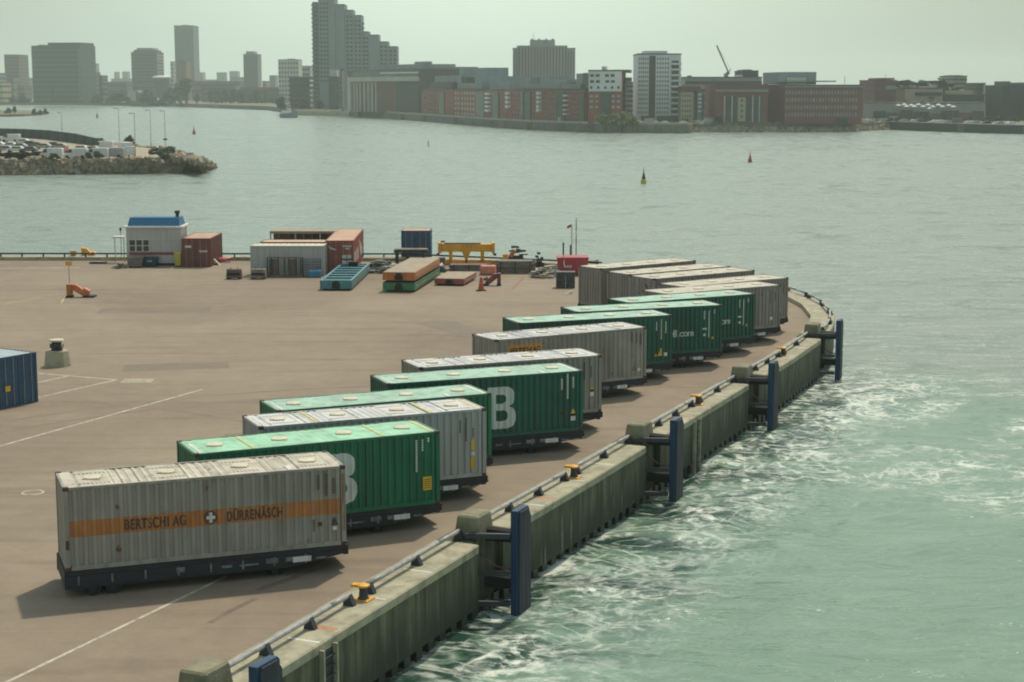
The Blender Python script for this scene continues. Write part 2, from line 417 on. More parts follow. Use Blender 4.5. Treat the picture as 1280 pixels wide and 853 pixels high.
# ------------------------------------------------------------------ water
def water_mat():
    m, n, b = newmat('churned_green_harbour_water')
    N, L = n.nodes, n.links
    b.inputs['IOR'].default_value = 1.33
    tc = N.new('ShaderNodeTexCoord')
    P = tc.outputs['Object']
    # distance from the quay line and along it
    def dot(v, const):
        d = N.new('ShaderNodeVectorMath'); d.operation = 'DOT_PRODUCT'; d.inputs[1].default_value = v
        L.new(P, d.inputs[0])
        a = N.new('ShaderNodeMath'); a.operation = 'ADD'; a.inputs[1].default_value = const
        L.new(d.outputs['Value'], a.inputs[0]); return a.outputs[0]
    nx, ny = 0.915, -0.403
    dist = dot((nx, ny, 0), -(nx * -1.14 + ny * 56.55))
    alng = dot((0.403, 0.915, 0), -(0.403 * -1.14 + 0.915 * 56.55))
    def rng(x, a, b_, c=0.0, d=1.0, smooth=True):
        r = N.new('ShaderNodeMapRange'); r.inputs[1].default_value = a; r.inputs[2].default_value = b_; r.inputs[3].default_value = c; r.inputs[4].default_value = d
        if smooth: r.interpolation_type = 'SMOOTHSTEP'
        L.new(x, r.inputs[0]); return r.outputs[0]
    def mth(op, a, b_):
        r = N.new('ShaderNodeMath'); r.operation = op
        for i, q in enumerate((a, b_)):
            if isinstance(q, (int, float)): r.inputs[i].default_value = q
            else: L.new(q, r.inputs[i])
        return r.outputs[0]
    def nse(scale, detail=4, rough=0.55, distort=0.0, sx=1, sy=1, rot=0):
        mp = N.new('ShaderNodeMapping'); mp.inputs['Scale'].default_value = (sx, sy, 1); mp.inputs['Rotation'].default_value = (0, 0, R(rot))
        L.new(P, mp.inputs[0])
        t = N.new('ShaderNodeTexNoise'); t.inputs['Scale'].default_value = scale; t.inputs['Detail'].default_value = detail
        t.inputs['Roughness'].default_value = rough; t.inputs['Distortion'].default_value = distort
        L.new(mp.outputs[0], t.inputs['Vector']); return t.outputs[0]
    wash_n = nse(0.09, 4, 0.6, 0.5)
    dd = mth('ADD', dist, mth('MULTIPLY', mth('SUBTRACT', wash_n, 0.5), 14.0))
    aa = mth('ADD', alng, mth('MULTIPLY', mth('SUBTRACT', wash_n, 0.5), 16.0))
    wash = mth('MULTIPLY', rng(dd, 34.0, 14.0), rng(aa, 62.0, 46.0))
    near = mth('MULTIPLY', rng(mth('ADD', dist, mth('MULTIPLY', mth('SUBTRACT', nse(0.25, 3, 0.5, 0.6), 0.5), 6.0)), 7.5, 2.2), rng(alng, 66.0, 50.0))
    # curling foam threads: thin ridges of a warped noise, broken up, gathered in drifts
    def threads(scale, width, distort, seedrot, sx=1, sy=1):
        t = nse(scale, 2.5, 0.5, distort, sx, sy, seedrot)
        r = mth('ABSOLUTE', mth('SUBTRACT', t, 0.5), 0)
        return rng(r, width, 0.0)
    th = mth('MAXIMUM', threads(0.13, 0.050, 2.6, 20, 1, 1.3), mth('MULTIPLY', threads(0.34, 0.085, 2.2, -35, 1, 1.3), 0.75))
    brk = rng(nse(1.3, 6, 0.72, 0.8), 0.30, 0.64)
    drift = rng(nse(0.10, 4, 0.6, 1.0, 1, 1, 50), 0.42, 0.60)
    far_band = rng(aa, 16.0, 30.0)
    by_wall = rng(dist, 9.0, 3.0)
    amount = mth('MAXIMUM', mth('MAXIMUM', mth('MULTIPLY', drift, mth('ADD', mth('MULTIPLY', far_band, 1.0), 0.10)), mth('MULTIPLY', by_wall, 0.75)), 0.03)
    lace = mth('MULTIPLY', rng(nse(0.8, 6, 0.7, 1.6), 0.50, 0.68), mth('MULTIPLY', drift, far_band))
    foam = mth('MULTIPLY', mth('ADD', mth('MULTIPLY', mth('MULTIPLY', th, brk), amount), mth('MULTIPLY', lace, 0.5)), rng(wash, 0.0, 0.7))
    foam_q = mth('MULTIPLY', mth('MULTIPLY', rng(nse(0.62, 7, 0.7, 1.8), 0.475, 0.645), rng(nse(0.20, 3, 0.5, 0.8), 0.42, 0.57)), near)
    foam = mth('MINIMUM', mth('ADD', mth('MULTIPLY', foam, 0.85), mth('MULTIPLY', foam_q, 0.75)), 1.0)
    # colour of the water body
    c1 = N.new('ShaderNodeMix'); c1.data_type = 'RGBA'
    c1.inputs[6].default_value = (0.190, 0.245, 0.205, 1)      # open harbour
    c1.inputs[7].default_value = (0.160, 0.258, 0.186, 1)      # milky with air bubbles
    milky = mth('MULTIPLY', rng(dd, 40.0, 20.0), rng(aa, 62.0, 44.0))
    L.new(milky, c1.inputs[0])
    c2 = N.new('ShaderNodeMix'); c2.data_type = 'RGBA'
    deep = mth('MULTIPLY', rng(nse(0.14, 5, 0.6, 1.4, 1, 1.7, 25), 0.36, 0.54), near)
    L.new(mth('MULTIPLY', deep, 0.95), c2.inputs[0]); L.new(c1.outputs[2], c2.inputs[6]); c2.inputs[7].default_value = (0.014, 0.050, 0.036, 1)
    c3 = N.new('ShaderNodeMix'); c3.data_type = 'RGBA'
    L.new(foam, c3.inputs[0]); L.new(c2.outputs[2], c3.inputs[6]); c3.inputs[7].default_value = (0.68, 0.735, 0.65, 1)
    L.new(c3.outputs[2], b.inputs['Base Color'])
    rip = mth('ADD', 0.07, mth('ADD', rng(nse(0.17, 6, 0.75, 0.7, 0.9, 1.2, 6), 0.38, 0.62, 0.0, 0.34, False), rng(nse(0.018, 3, 0.6, 0.7, 0.7, 1.4, -5), 0.3, 0.7, 0.0, 0.10, False)))
    rr = mth('MAXIMUM', rng(foam, 0.0, 1.0, 0.05, 0.7, False), mth('ADD', mth('MULTIPLY', milky, -0.06), mth('MULTIPLY', mth('SUBTRACT', 1.0, mth('MULTIPLY', milky, 0.7)), rip)))
    L.new(rr, b.inputs['Roughness'])
    # ripples
    h1 = nse(0.45, 5, 0.62, 0.5, 0.55, 1.25, 12)
    h2 = nse(2.2, 4, 0.6, 0.4, 0.7, 1.3, -8)
    h3 = nse(0.09, 3, 0.5, 0.3, 0.5, 1.3, 5)
    hh = mth('ADD', mth('ADD', mth('MULTIPLY', h1, 0.5), mth('MULTIPLY', h2, 0.07)), mth('MULTIPLY', h3, 0.9))
    bp = N.new('ShaderNodeBump'); bp.inputs['Strength'].default_value = 1.0; bp.inputs['Distance'].default_value = 0.9
    L.new(hh, bp.inputs['Height'])
    L.new(mth('SUBTRACT', 1.0, mth('MULTIPLY', milky, 0.42)), bp.inputs['Strength'])
    L.new(bp.outputs[0], b.inputs['Normal'])
    return m
M['water'] = water_mat()

def make_water():
    def seq(lo, a, b, hi, st, grow):
        q = []; x = a; s = st
        while x > lo: s *= grow; x -= s; q.append(max(x, lo))
        q = q[::-1]
        x = a
        while x < b: q.append(x); x += st
        s = st
        while x < hi: q.append(x); s *= grow; x += s
        q.append(hi)
        return q
    xs = seq(-3500, -14, 62, 3500, 0.45, 1.22)
    ys = seq(-600, 36, 128, 6500, 0.45, 1.14)
    vs = []
    for y in ys:
        for x in xs:
            d = 0.915 * (x + 1.14) - 0.403 * (y - 56.55)
            z = 0.0
            if -3 < d < 70 and 20 < y < 150:
                k = max(0.0, 1 - max(d - 4, 0) / 38.0) * min(1, max(0, (118 - y) / 30.0)) 
                p = Vector((x, y * 1.25, 0.0))
                z = (mnoise.noise(p * 0.16) * 0.16 + mnoise.noise(p * 0.42 + Vector((9, 4, 2))) * 0.13 + mnoise.noise(p * 1.0) * 0.05) * (0.25 + 0.8 * k)
            vs.append((x, y, z))
    nx = len(xs)
    fs = [[j * nx + i, j * nx + i + 1, (j + 1) * nx + i + 1, (j + 1) * nx + i] for j in range(len(ys) - 1) for i in range(nx - 1)]
    me = bpy.data.meshes.new('water'); me.from_pydata(vs, [], fs)
    me.materials.append(M['water'])
    me.polygons.foreach_set('use_smooth', [True] * len(me.polygons))
    o = link('water', me); o.location.z = WATER_Z
    tag(o, kind='structure')
make_water()

# ------------------------------------------------------------------ quay ground, coping and wall
COPE_W, COPE_Z = 1.65, 0.30
def offset_line(d):
    return [f[0] - f[2] * d for f in FR]
apron_poly = [(p.x, p.y) for p in offset_line(COPE_W - 0.15)] + [(-170, -40)]
mb = MB(); mb.prism(apron_poly, -4.0, 0.0)
tag(mb.build('quay_ground', M['asphalt']), kind='structure')

STATION_Y = [41.3, 57.2, 73.4, 89.1, 105.6]
STATIONS = [s_of_y(y) for y in STATION_Y]
def strip(mbx, s0, s1, prof, step=1.5):
    """sweep a closed profile (out, z) along the quay edge"""
    n = max(1, int(round((s1 - s0) / step)))
    rows = []
    for i in range(n + 1):
        p, t, o = along(s0 + (s1 - s0) * i / n)
        rows.append([(p.x + o.x * a, p.y + o.y * a, z) for a, z in prof])
    k = len(prof)
    vs = [v for r in rows for v in r]
    fs = []
    for i in range(n):
        for j in range(k):
            jj = (j + 1) % k
            fs.append([i * k + j, i * k + jj, (i + 1) * k + jj, (i + 1) * k + j])
    fs.append(list(range(k))[::-1]); fs.append([n * k + j for j in range(k)])
    mbx.add(vs, fs)
wall = thing('quay_wall', 'algae stained concrete quay wall dropping from the asphalt to the green water', 'quay wall')
REC0, REC1 = -0.75, 1.35         # the recess behind each fender, measured along the wall from its station
cop, face, pile, recess = MB(), MB(), MB(), MB()
s_end = SEGL[-1]
cuts = [0.0]
for s in STATIONS: cuts += [s + REC0, s + REC1]
cuts.append(s_end)
for i in range(0, len(cuts), 2):
    s0, s1 = cuts[i], cuts[i + 1]
    strip(cop, s0, s1, [(0, 0.0), (0, COPE_Z - 0.05), (-0.05, COPE_Z), (-COPE_W, COPE_Z), (-COPE_W, 0.0)])
    s = s0
    while s < s1 - 0.01:
        e = min(s + 6.0, s1)
        if s1 - e < 1.0: e = s1
        strip(face, s + 0.012, e - 0.012, [(-0.02, -1.95), (-0.02, -0.002), (-1.2, -0.002), (-1.2, -1.95)])
        s = e
for s in STATIONS:
    strip(recess, s + REC0, s + REC1, [(-0.30, -2.9), (-0.30, COPE_Z - 0.004), (-COPE_W, COPE_Z - 0.004), (-COPE_W, -2.9)])
# sheet piling under the concrete, folded
s = 0.0
while s < STATIONS[-1] + 30:
    strip(pile, s, s + 0.45, [(-0.22, -3.4), (-0.22, -1.96), (-0.9, -1.96), (-0.9, -3.4)], 0.45)
    strip(pile, s + 0.45, s + 0.9, [(-0.46, -3.4), (-0.46, -1.96), (-0.9, -1.96), (-0.9, -3.4)], 0.45)
    s += 0.9
cop.build('coping', M['concrete'], wall)
face.build('wall_face', M['wall'], wall)
recess.build('recess_wall', M['wall'], wall)
M['pile'] = wm('wet_dark_sheet_piling', (0.022, 0.026, 0.020), 0.5, 0.3, 1, (0.05, 0.045, 0.03), 0.4)
pile.build('sheet_piling', M['pile'], wall)
# paint bands and ladder recesses on the coping
def cross_band(s, w_, mat, a0=-0.05, a1=-1.1, nm='painted_band'):
    b = MB(); strip(b, s, s + w_, [(a0, COPE_Z + 0.004), (a1, COPE_Z + 0.004), (a1, COPE_Z + 0.001), (a0, COPE_Z + 0.001)])
    b.build(nm, mat, wall)
M['orange_paint'] = wm('worn_orange_paint', (0.42, 0.17, 0.06), 0.7, 0.3, 3, (0.3, 0.26, 0.2), 0.7, False)
for st in STATIONS[:-1]:
    cross_band(st + 5.2, 0.10, M['white_label'])
    cross_band(st + 6.3, 0.28, M['orange_paint'], -0.15, -0.9)
    cross_band(st + 9.6, 0.07, M['white_label'], -0.15, -0.8)
    cross_band(st + 12.8, 0.09, M['white_label'])
def ladder(s, lab):
    p, t, o = along(s)
    r = math.atan2(t.y, t.x)
    e = thing('wall_ladder', lab, 'ladder', (p.x, p.y, 0), r, 'ladders set on the quay wall')
    b = MB(); b.box(-0.42, -0.34, -0.16, 0.0, -2.6, 0.1); b.build('stile', M['concrete'], e)
    b = MB(); b.box(0.34, 0.42, -0.16, 0.0, -2.6, 0.1); b.build('stile', M['concrete'], e)
    b = MB()
    for k in range(8): b.tube((-0.335, -0.08, -2.3 + k * 0.3), (0.335, -0.08, -2.3 + k * 0.3), 0.022, n=6)
    b.build('rungs', M['dark_steel'], e)
    b = MB(); b.box(-0.335, 0.335, -0.02, 0.012, -2.6, -0.05); b.build('back_plate', M['dark_steel'], e)
ladder(s_of_y(46.4), 'steel ladder on the quay wall nearest the viewer, below the yellow bollard')
ladder(s_of_y(79.6), 'steel ladder with pale stiles on the quay wall beyond the second fender')

# concrete blocks, fender panels
def block_mesh():
    b = MB(); b.frustum(-0.25, 1.1, -1.0, 0.0, 0, 0.82, 0.10, 0.10)
    return b.mesh('concrete_block', wm('lichen_topped_concrete', (0.23, 0.22, 0.145), 0.95, 0.3, 1.2, (0.12, 0.11, 0.06), 0.6, False, bump=0.02), bevel=0.06)
blk = block_mesh()
ordn = ['at the bottom edge of the photo', 'by the tallest looking blue fender', 'beside the second large fender', 'beside the third fender along the wall', 'by the last fender']
for st, od in zip(STATIONS, ordn):
    p, t, o = along(st)
    e = link('concrete_block', blk)
    # local x along the wall, local -y outwards
    e.location = (p.x - o.x * 1.22, p.y - o.y * 1.22, COPE_Z - 0.006); e.rotation_euler = (0, 0, math.atan2(t.y, t.x))
    tag(e, 'lichen topped concrete block on the coping ' + od, 'concrete block', 'concrete blocks on the quay coping')
def fender(st, od, idx):
    p, t, o = along(st + 0.15)
    c = p + o * 0.80
    e = thing('fender_panel', 'tall blue edged fender panel standing in the water ' + od, 'fender', (c.x, c.y, 0), math.atan2(t.y, t.x), 'fender panels along the quay wall')
    # local x along wall, -y outwards
    top, bot = 1.38, -2.95
    b = MB(); b.slab_y([(0.0, bot), (1.12, bot), (1.12, top - 0.12), (1.0, top), (0.0, top)], -0.26, 0.0)
    b.build('frame', M['fender_blue'], e, bevel=0.02)
    b = MB(); b.slab_y([(0.1, bot), (1.125, bot), (1.125, top - 0.35), (0.9, top - 0.06), (0.2, top - 0.06), (0.1, top - 0.2)], -0.32, -0.262)
    b.build('facing', M['fender_face'], e, bevel=0.015)
    for zz in (0.35, -1.35):
        b = MB(); b.tube((0.5, 0.002, zz), (0.5, 1.5, zz), 0.24, 0.30, n=12)
        b.build('rubber_buffer', M['black'], e)
    for zz in (0.45, -0.9, -2.0):
        b = MB(); b.beam((0.05, 0.05, zz), (-0.95 + 0.3, 1.45, zz + 0.05), 0.16, 0.18); b.build('strut', M['dark_steel'], e)
    b = MB()
    pts = [Vector((0.1, 0.02, -0.75)).lerp(Vector((-0.85, 1.0, 0.2)), k / 8) + Vector((0, 0, -0.22 * math.sin(math.pi * k / 8))) for k in range(9)]
    for k in range(8): b.tube(pts[k], pts[k + 1], 0.035, n=6)
    b.build('chain', M['rust_steel'], e)
ordf = ['at the bottom edge of the photo', 'first fully visible one, largest in view', 'second fully visible one along the wall', 'third fully visible one along the wall', 'farthest one']
for i, (st, od) in enumerate(zip(STATIONS, ordf)): fender(st, od, i)

# bollards and pipe rails
def bollard_proto():
    e = thing('mooring_bollard', 'x', 'bollard', group='yellow mooring bollards on the coping')
    b = MB(); b.box(-0.36, 0.36, -0.36, 0.36, 0, 0.05); b.build('base_plate', M['yellow'], e)
    b = MB(); b.lathe([(0.25, 0.05), (0.19, 0.14), (0.17, 0.42), (0.2, 0.50)], 14); b.build('post', M['dark_steel'], e, smooth=False)
    b = MB(); b.lathe([(0.2, 0.501), (0.27, 0.53), (0.27, 0.60), (0.2, 0.63)], 14); b.box(-0.16, 0.16, 0.1, 0.50, 0.5, 0.60)
    b.build('cap', M['yellow'], e)
    return e
bol = bollard_proto()
bspots = [(s_of_y(49.9), 'yellow mooring bollard on the coping nearest the viewer'),
          (s_of_y(66.4), 'yellow mooring bollard between the first and second large fenders'),
          (s_of_y(82.3), 'yellow mooring bollard between the second and third large fenders'),
          (s_of_y(97.9), 'yellow mooring bollard on the last straight stretch of coping')]
BS = [b[0] for b in bspots]
for i, (s, lab) in enumerate(bspots):
    p, t, o = along(s); q = p - o * 0.78
    e = bol if i == 0 else copy_tree(bol, (0, 0, 0), 0)
    e.location = (q.x, q.y, COPE_Z); e.rotation_euler = (0, 0, math.atan2(t.y, t.x)); e['label'] = lab; e.scale = (0.76, 0.76, 0.8)
def pipe_rail(s0, s1, lab, off=0.95, grp='pipe rails along the coping'):
    p0, t0, o0 = along((s0 + s1) / 2)
    q0 = p0 - o0 * off
    e = thing('pipe_rail', lab, 'rail', (q0.x, q0.y, COPE_Z), 0, grp)
    n = max(1, int((s1 - s0) / 2.5))
    pts = []
    for i in range(n * 2 + 1):
        p, t, o = along(s0 + (s1 - s0) * i / (n * 2)); q = p - o * off
        pts.append(Vector((q.x - q0.x, q.y - q0.y, 0.30)))
    b = MB()
    for i in range(len(pts) - 1): b.tube(pts[i], pts[i + 1], 0.085, n=8, caps=(i in (0, len(pts) - 2)))
    b.build('pipe', M['steel_pipe'], e, smooth=True)
    for i in range(n + 1):
        s = s0 + (s1 - s0) * i / n
        s = min(max(s, s0 + 0.08), s1 - 0.08)
        p, t, o = along(s); q = p - o * off
        a = math.atan2(t.y, t.x)
        Mx = Matrix.Translation((q.x - q0.x, q.y - q0.y, 0)) @ Matrix.Rotation(a, 4, 'Z')
        b = MB()
        vs = [(-0.1, -0.24, 0), (0.1, -0.24, 0), (0.1, 0.14, 0), (-0.1, 0.14, 0), (-0.1, -0.08, 0.34), (0.1, -0.08, 0.34), (0.1, 0.08, 0.36), (-0.1, 0.08, 0.36)]
        b.add([Mx @ Vector(v) for v in vs], [[3, 2, 1, 0], [4, 5, 6, 7], [0, 1, 5, 4], [1, 2, 6, 5], [2, 3, 7, 6], [3, 0, 4, 7]])
        b.build('bracket', M['dark_steel'], e)
sl = STATIONS
rails = [(sl[0] - 14, sl[0] - 1.2, 'pipe rail reaching out of the bottom of the photo'),
         (sl[0] + 1.2, BS[0] - 0.6, 'pipe rail nearest the viewer, below the first yellow bollard'),
         (BS[0] + 0.6, sl[1] - 0.35, 'pipe rail from the nearest bollard up to the first full concrete block'),
         (sl[1] + 1.2, BS[1] - 0.6, 'pipe rail between the first large fender and the second bollard'),
         (BS[1] + 0.6, sl[2] - 0.35, 'pipe rail between the second bollard and the second large fender'),
         (sl[2] + 1.2, BS[2] - 0.6, 'pipe rail between the second large fender and the third bollard'),
         (BS[2] + 0.6, sl[3] - 0.35, 'pipe rail between the third bollard and the third large fender'),
         (sl[3] + 1.2, BS[3] - 0.6, 'pipe rail between the third large fender and the farthest yellow bollard'),
         (BS[3] + 0.6, sl[4] - 0.35, 'pipe rail between the farthest yellow bollard and the last concrete block')]
for s0, s1, lab in rails: pipe_rail(s0, s1, lab)
# round the head the kerb rail is a low line of dark cleats
s = sl[4] + 2.0
hk = 0
headlab = ['beside the farthest fender', 'second along the rounded head from the farthest fender', 'third along the rounded head', 'fourth along the rounded head',
           'fifth along the rounded head', 'sixth along the rounded head, behind the plain grey containers']
while hk < 6:
    pipe_rail(s, s + 4.2, 'low dark edge rail ' + headlab[hk], 0.3, 'edge rails round the quay head'); s += 4.8; hk += 1
# far edge rail seen across the yard
s_far0 = SEGL[-2] - 62
fe = thing('edge_barrier', 'long low dark barrier along the far edge of the yard', 'barrier', (0, 0, 0))
b = MB()
for k, (pa, pb) in enumerate([((-62, 157.0), (-10, 156.4)), ((-10, 156.4), (8, 148.6))]):
    b.beam((pa[0], pa[1], 0.62), (pb[0], pb[1], 0.62), 0.14, 0.14)
b.build('top_rail', M['dark_steel'], fe)
b = MB()
for k in range(27):
    x = -62 + k * 2
    b.box(x - 0.06, x + 0.06, 156.9 - (k / 26) * 0.6, 157.05 - (k / 26) * 0.6, 0.0, 0.60)
b.build('posts', M['dark_steel'], fe)

# ------------------------------------------------------------------ painted lines on the yard
def gline(pts, w_, mat, name='road_marking', z=0.004):
    b = MB()
    for k in range(len(pts) - 1):
        a, c = Vector(pts[k]), Vector(pts[k + 1])
        d = (c - a).normalized(); nn = Vector((-d.y, d.x)) * w_ / 2
        zz = z + 0.0004 * (k % 3)
        b.add([(*(a - nn), zz), (*(c - nn), zz), (*(c + nn), zz), (*(a + nn), zz)], [[0, 1, 2, 3]])
    tag(b.build(name, mat), kind='structure')
gline([G(-60, 886), G(282, 721)], 0.13, M['line'])
gline([G(-40, 569), G(253, 487)], 0.15, M['line'])
gline([G(20, 464.5), G(146, 475), G(10, 505.5)], 0.15, M['line'])
gline([G(86, 470.2), G(30, 482)], 0.14, M['line'])
gline([G(8, 379.5), G(53, 372)], 0.16, M['line_yellow'])
gline([G(0, 372.5), G(30, 370.5)], 0.14, M['line_yellow'])
gline([G(60, 369), G(80, 367.5)], 0.16, M['line_yellow'])
gline([G(77, 379), G(81, 371)], 0.16, M['line_yellow'])
gline([G(-30, 336), G(100, 334.5)], 0.25, M['line'])
gline([G(608, 364), G(640, 362), G(655, 347), G(625, 347)], 0.22, wm('red_worn_road_paint', (0.28, 0.10, 0.055), 0.8, 0.3, 2, (0.2, 0.15, 0.1), 0.8, False))
# dark scuff left by turning trailers; first streak also paints in the container's shadow edge
M['scuff'] = wm('tyre_scuff_shadow_edge_asphalt', (0.165, 0.130, 0.098), 0.9, 0.3, 1.5, (0.17, 0.135, 0.1), 1.0, False)
for pts, wd in (([(322, 738), (350, 728), (385, 716), (425, 700)], 0.28), ([(262, 779), (290, 763), (320, 748)], 0.22),
                ([(500, 420), (540, 418), (580, 421), (620, 428)], 0.3)):
    gline([G(*p) for p in pts], wd, M['scuff'], 'tyre_mark', 0.002)
# stone drain cover and manhole
dc = thing('drain_cover', 'flat pale rectangular drain cover set in the asphalt by the painted bay', 'drain cover', (*G(172, 476.5), 0))
b = MB(); b.box(-0.75, 0.75, -0.55, 0.55, 0, 0.012); b.build('cover_plate', M['concrete'], dc)
b = MB()
for a in (-0.82, 0.76): b.box(a, a + 0.06, -0.62, 0.62, 0, 0.016)
for a in (-0.62, 0.56): b.box(-0.755, 0.755, a, a + 0.06, 0, 0.014)
b.build('frame', M['line'], dc)
mh = thing('manhole_cover', 'round manhole cover in the asphalt left of the orange striped container', 'manhole', (*G(41, 616), 0))
b = MB(); b.lathe([(0.36, 0), (0.36, 0.008)], 24); b.build('lid', M['asphalt'], mh)
b = MB()
for k in range(24):
    a0, a1 = k * math.pi / 12, (k + 1) * math.pi / 12
    b.add([(0.37 * math.cos(a0), 0.37 * math.sin(a0), 0.01), (0.37 * math.cos(a1), 0.37 * math.sin(a1), 0.01), (0.46 * math.cos(a1), 0.46 * math.sin(a1), 0.01), (0.46 * math.cos(a0), 0.46 * math.sin(a0), 0.01)], [[0, 1, 2, 3]])
b.build('ring', M['line'], mh)

# ------------------------------------------------------------------ containers on roll trailers
CL, CW, CHT, TZ = 9.125, 2.44, 2.712, 0.88
PER = 0.2836
def corr(x):
    """set-back of the folded side sheet at x"""
    u = ((x + 40 * PER) % PER) / PER
    if u < 0.36: return 0.0
    if u < 0.5: return 0.056 * (u - 0.36) / 0.14
    if u < 0.86: return 0.056
    return 0.056 * (1 - (u - 0.86) / 0.14)
def breaks(x0, x1):
    q = [x0, x1]
    k = math.floor(x0 / PER) - 1
    while k * PER < x1 + PER:
        for u in (0, 0.36, 0.5, 0.86):
            x = (k + u) * PER
            if x0 < x < x1: q.append(x)
        k += 1
    return sorted(q)
FY = -CW / 2 + 0.018           # plane of the outer folds on the near side
_mc = {}
def cached(key, fn):
    if key not in _mc: _mc[key] = fn()
    return _mc[key]
def sheet(x0, x1, z0, z1, y, proud, mat, name):
    b = MB(); xs = breaks(x0, x1)
    vs = [(x, y + corr(x) - proud, z) for z in (z0, z1) for x in xs]
    n = len(xs)
    b.add(vs, [[i, i + 1, n + i + 1, n + i] for i in range(n - 1)])
    return b.mesh(name, mat)
def side_mesh(mat):
    def f():
        b = MB(); xs = breaks(-CL / 2 + 0.15, CL / 2 - 0.15); n = len(xs)
        b.add([(x, FY + corr(x), z) for z in (0.16, CHT - 0.10) for x in xs], [[i, i + 1, n + i + 1, n + i] for i in range(n - 1)])
        return b.mesh('side_panel', mat)
    return cached(('side', mat.name), f)
def end_mesh(mat):
    def f():
        b = MB(); xs = breaks(-CW / 2 + 0.15, CW / 2 - 0.15); n = len(xs)
        b.add([(-CL / 2 + 0.02 + corr(x), x, z) for z in (0.16, CHT - 0.10) for x in xs], [[i, i + 1, n + i + 1, n + i] for i in range(n - 1)])
        return b.mesh('end_panel', mat)
    return cached(('end', mat.name), f)
def frame_mesh(mat, L=CL, H=CHT):
    def f():
        b = MB(); x0, x1, y0, y1 = -L / 2, L / 2, -CW / 2, CW / 2
        for xx in (x0, x1 - 0.15):
            for yy in (y0, y1 - 0.15): b.box(xx, xx + 0.15, yy, yy + 0.15, 0.12, H - 0.12)
        for yy in (y0, y1 - 0.09):
            b.box(x0 + 0.181, x1 - 0.181, yy + 0.004, yy + 0.086, 0.01, 0.16)
            b.box(x0 + 0.181, x1 - 0.181, yy + 0.004, yy + 0.086, H - 0.105, H - 0.012)
        for xx in (x0, x1 - 0.09):
            b.box(xx + 0.004, xx + 0.086, y0 + 0.181, y1 - 0.181, 0.01, 0.16)
            b.box(xx + 0.004, xx + 0.086, y0 + 0.181, y1 - 0.181, H - 0.105, H - 0.012)
        return b.mesh('frame', mat)
    return cached(('frame', mat.name, L, H), f)
def casting_mesh():
    def f():
        b = MB(); b.box(-0.09, 0.09, -0.083, 0.083, -0.062, 0.062)
        return b.mesh('corner_casting', M['rust_steel'], bevel=0.012)
    return cached('cast', f)
HATCH_X = [CL * (k - 0.5) for k in (0.115, 0.375, 0.64, 0.89)]
def roof_mesh(mat, ribs):
    def f():
        b = MB()
        per, dep = (0.26, 0.050) if ribs else (0.30, 0.010)
        x0, x1 = -CL / 2 + 0.09, CL / 2 - 0.09
        xs = []; k = 0; x = x0
        xs = sorted(set([x0, x1] + [round(x0 + per * (i + u), 4) for i in range(60) for u in (0, .34, .5, .84) if x0 < x0 + per * (i + u) < x1]))
        def zz(x):
            for h in HATCH_X:
                if abs(x - h) < 0.52: return 0.0 if ribs else 0.004
            if x < x0 + 0.3 or x > x1 - 0.3: return 0.0
            u = ((x - x0) % per) / per
            return -dep if 0.5 <= u <= 0.84 else (0 if u <= 0.34 else -dep * 0.5)
        n = len(xs); y = CW / 2 - 0.085
        b.add([(x, yy, CHT - 0.022 + zz(x)) for yy in (-y, y) for x in xs], [[i, i + 1, n + i + 1, n + i] for i in range(n - 1)])
        return b.mesh('roof_panel', mat)
    return cached(('roof', mat.name, ribs), f)
def hatch_mesh():
    def f():
        b = MB(); b.lathe([(0.30, -0.02), (0.30, 0.035), (0.285, 0.05), (0.05, 0.062)], 20)
        for a in (0.4, 2.0, 3.6, 5.2): b.box(-0.035, 0.035, 0.27, 0.36, -0.02, 0.04, Matrix.Rotation(a, 4, 'Z'))
        return b.mesh('hatch', M['hatch'])
    return cached('hatch', f)
def pad_mesh(mat):
    """row of stiffener beads either side of the hatch"""
    def f():
        b = MB()
        for yy in (-0.82, 0.62):
            for k in range(8): b.box(-0.5 + k * 0.13, -0.5 + k * 0.13 + 0.06, yy, yy + 0.2, -0.021, 0.016)
        return b.mesh('roof_beads', mat)
    return cached(('pad', mat.name), f)
def door_mesh(mat):
    def f():
        b = MB(); W2 = CW / 2 - 0.155
        b.box(CL / 2 - 0.07, CL / 2 - 0.03, 0.008, W2, 0.165, CHT - 0.11)
        for k in range(5): b.box(CL / 2 - 0.03, CL / 2 - 0.012, 0.05, W2 - 0.05, 0.25 + k * 0.48, 0.45 + k * 0.48)
        return b.mesh('door', mat)
    return cached(('door', mat.name), f)
def bars_mesh():
    def f():
        b = MB()
        for yy in (0.3, 0.85):
            b.tube((CL / 2 + 0.02, yy, 0.15), (CL / 2 + 0.02, yy, CHT - 0.1), 0.022, n=6)
            for zz in (0.3, 1.2, 2.4): b.box(CL / 2 - 0.028, CL / 2 + 0.03, yy - 0.06, yy + 0.06, zz, zz + 0.08)
        return b.mesh('locking_bars', M['steel_pipe'])
    return cached('bars', f)
FONT = bpy.data.fonts.load('<builtin>') if '<builtin>' in bpy.data.fonts else None
def text_polys(txt, size, bold=0.0, space=1.0):
    c = bpy.data.curves.new('lettering', 'FONT'); c.body = txt; c.size = size; c.offset = bold; c.space_character = space
    c.align_x = 'CENTER'; c.align_y = 'CENTER'
    o = bpy.data.objects.new('lettering', c); COL.objects.link(o)
    dg = bpy.context.evaluated_depsgraph_get()
    me = bpy.data.meshes.new_from_object(o.evaluated_get(dg))
    bpy.data.objects.remove(o); bpy.data.curves.remove(c)
    return me
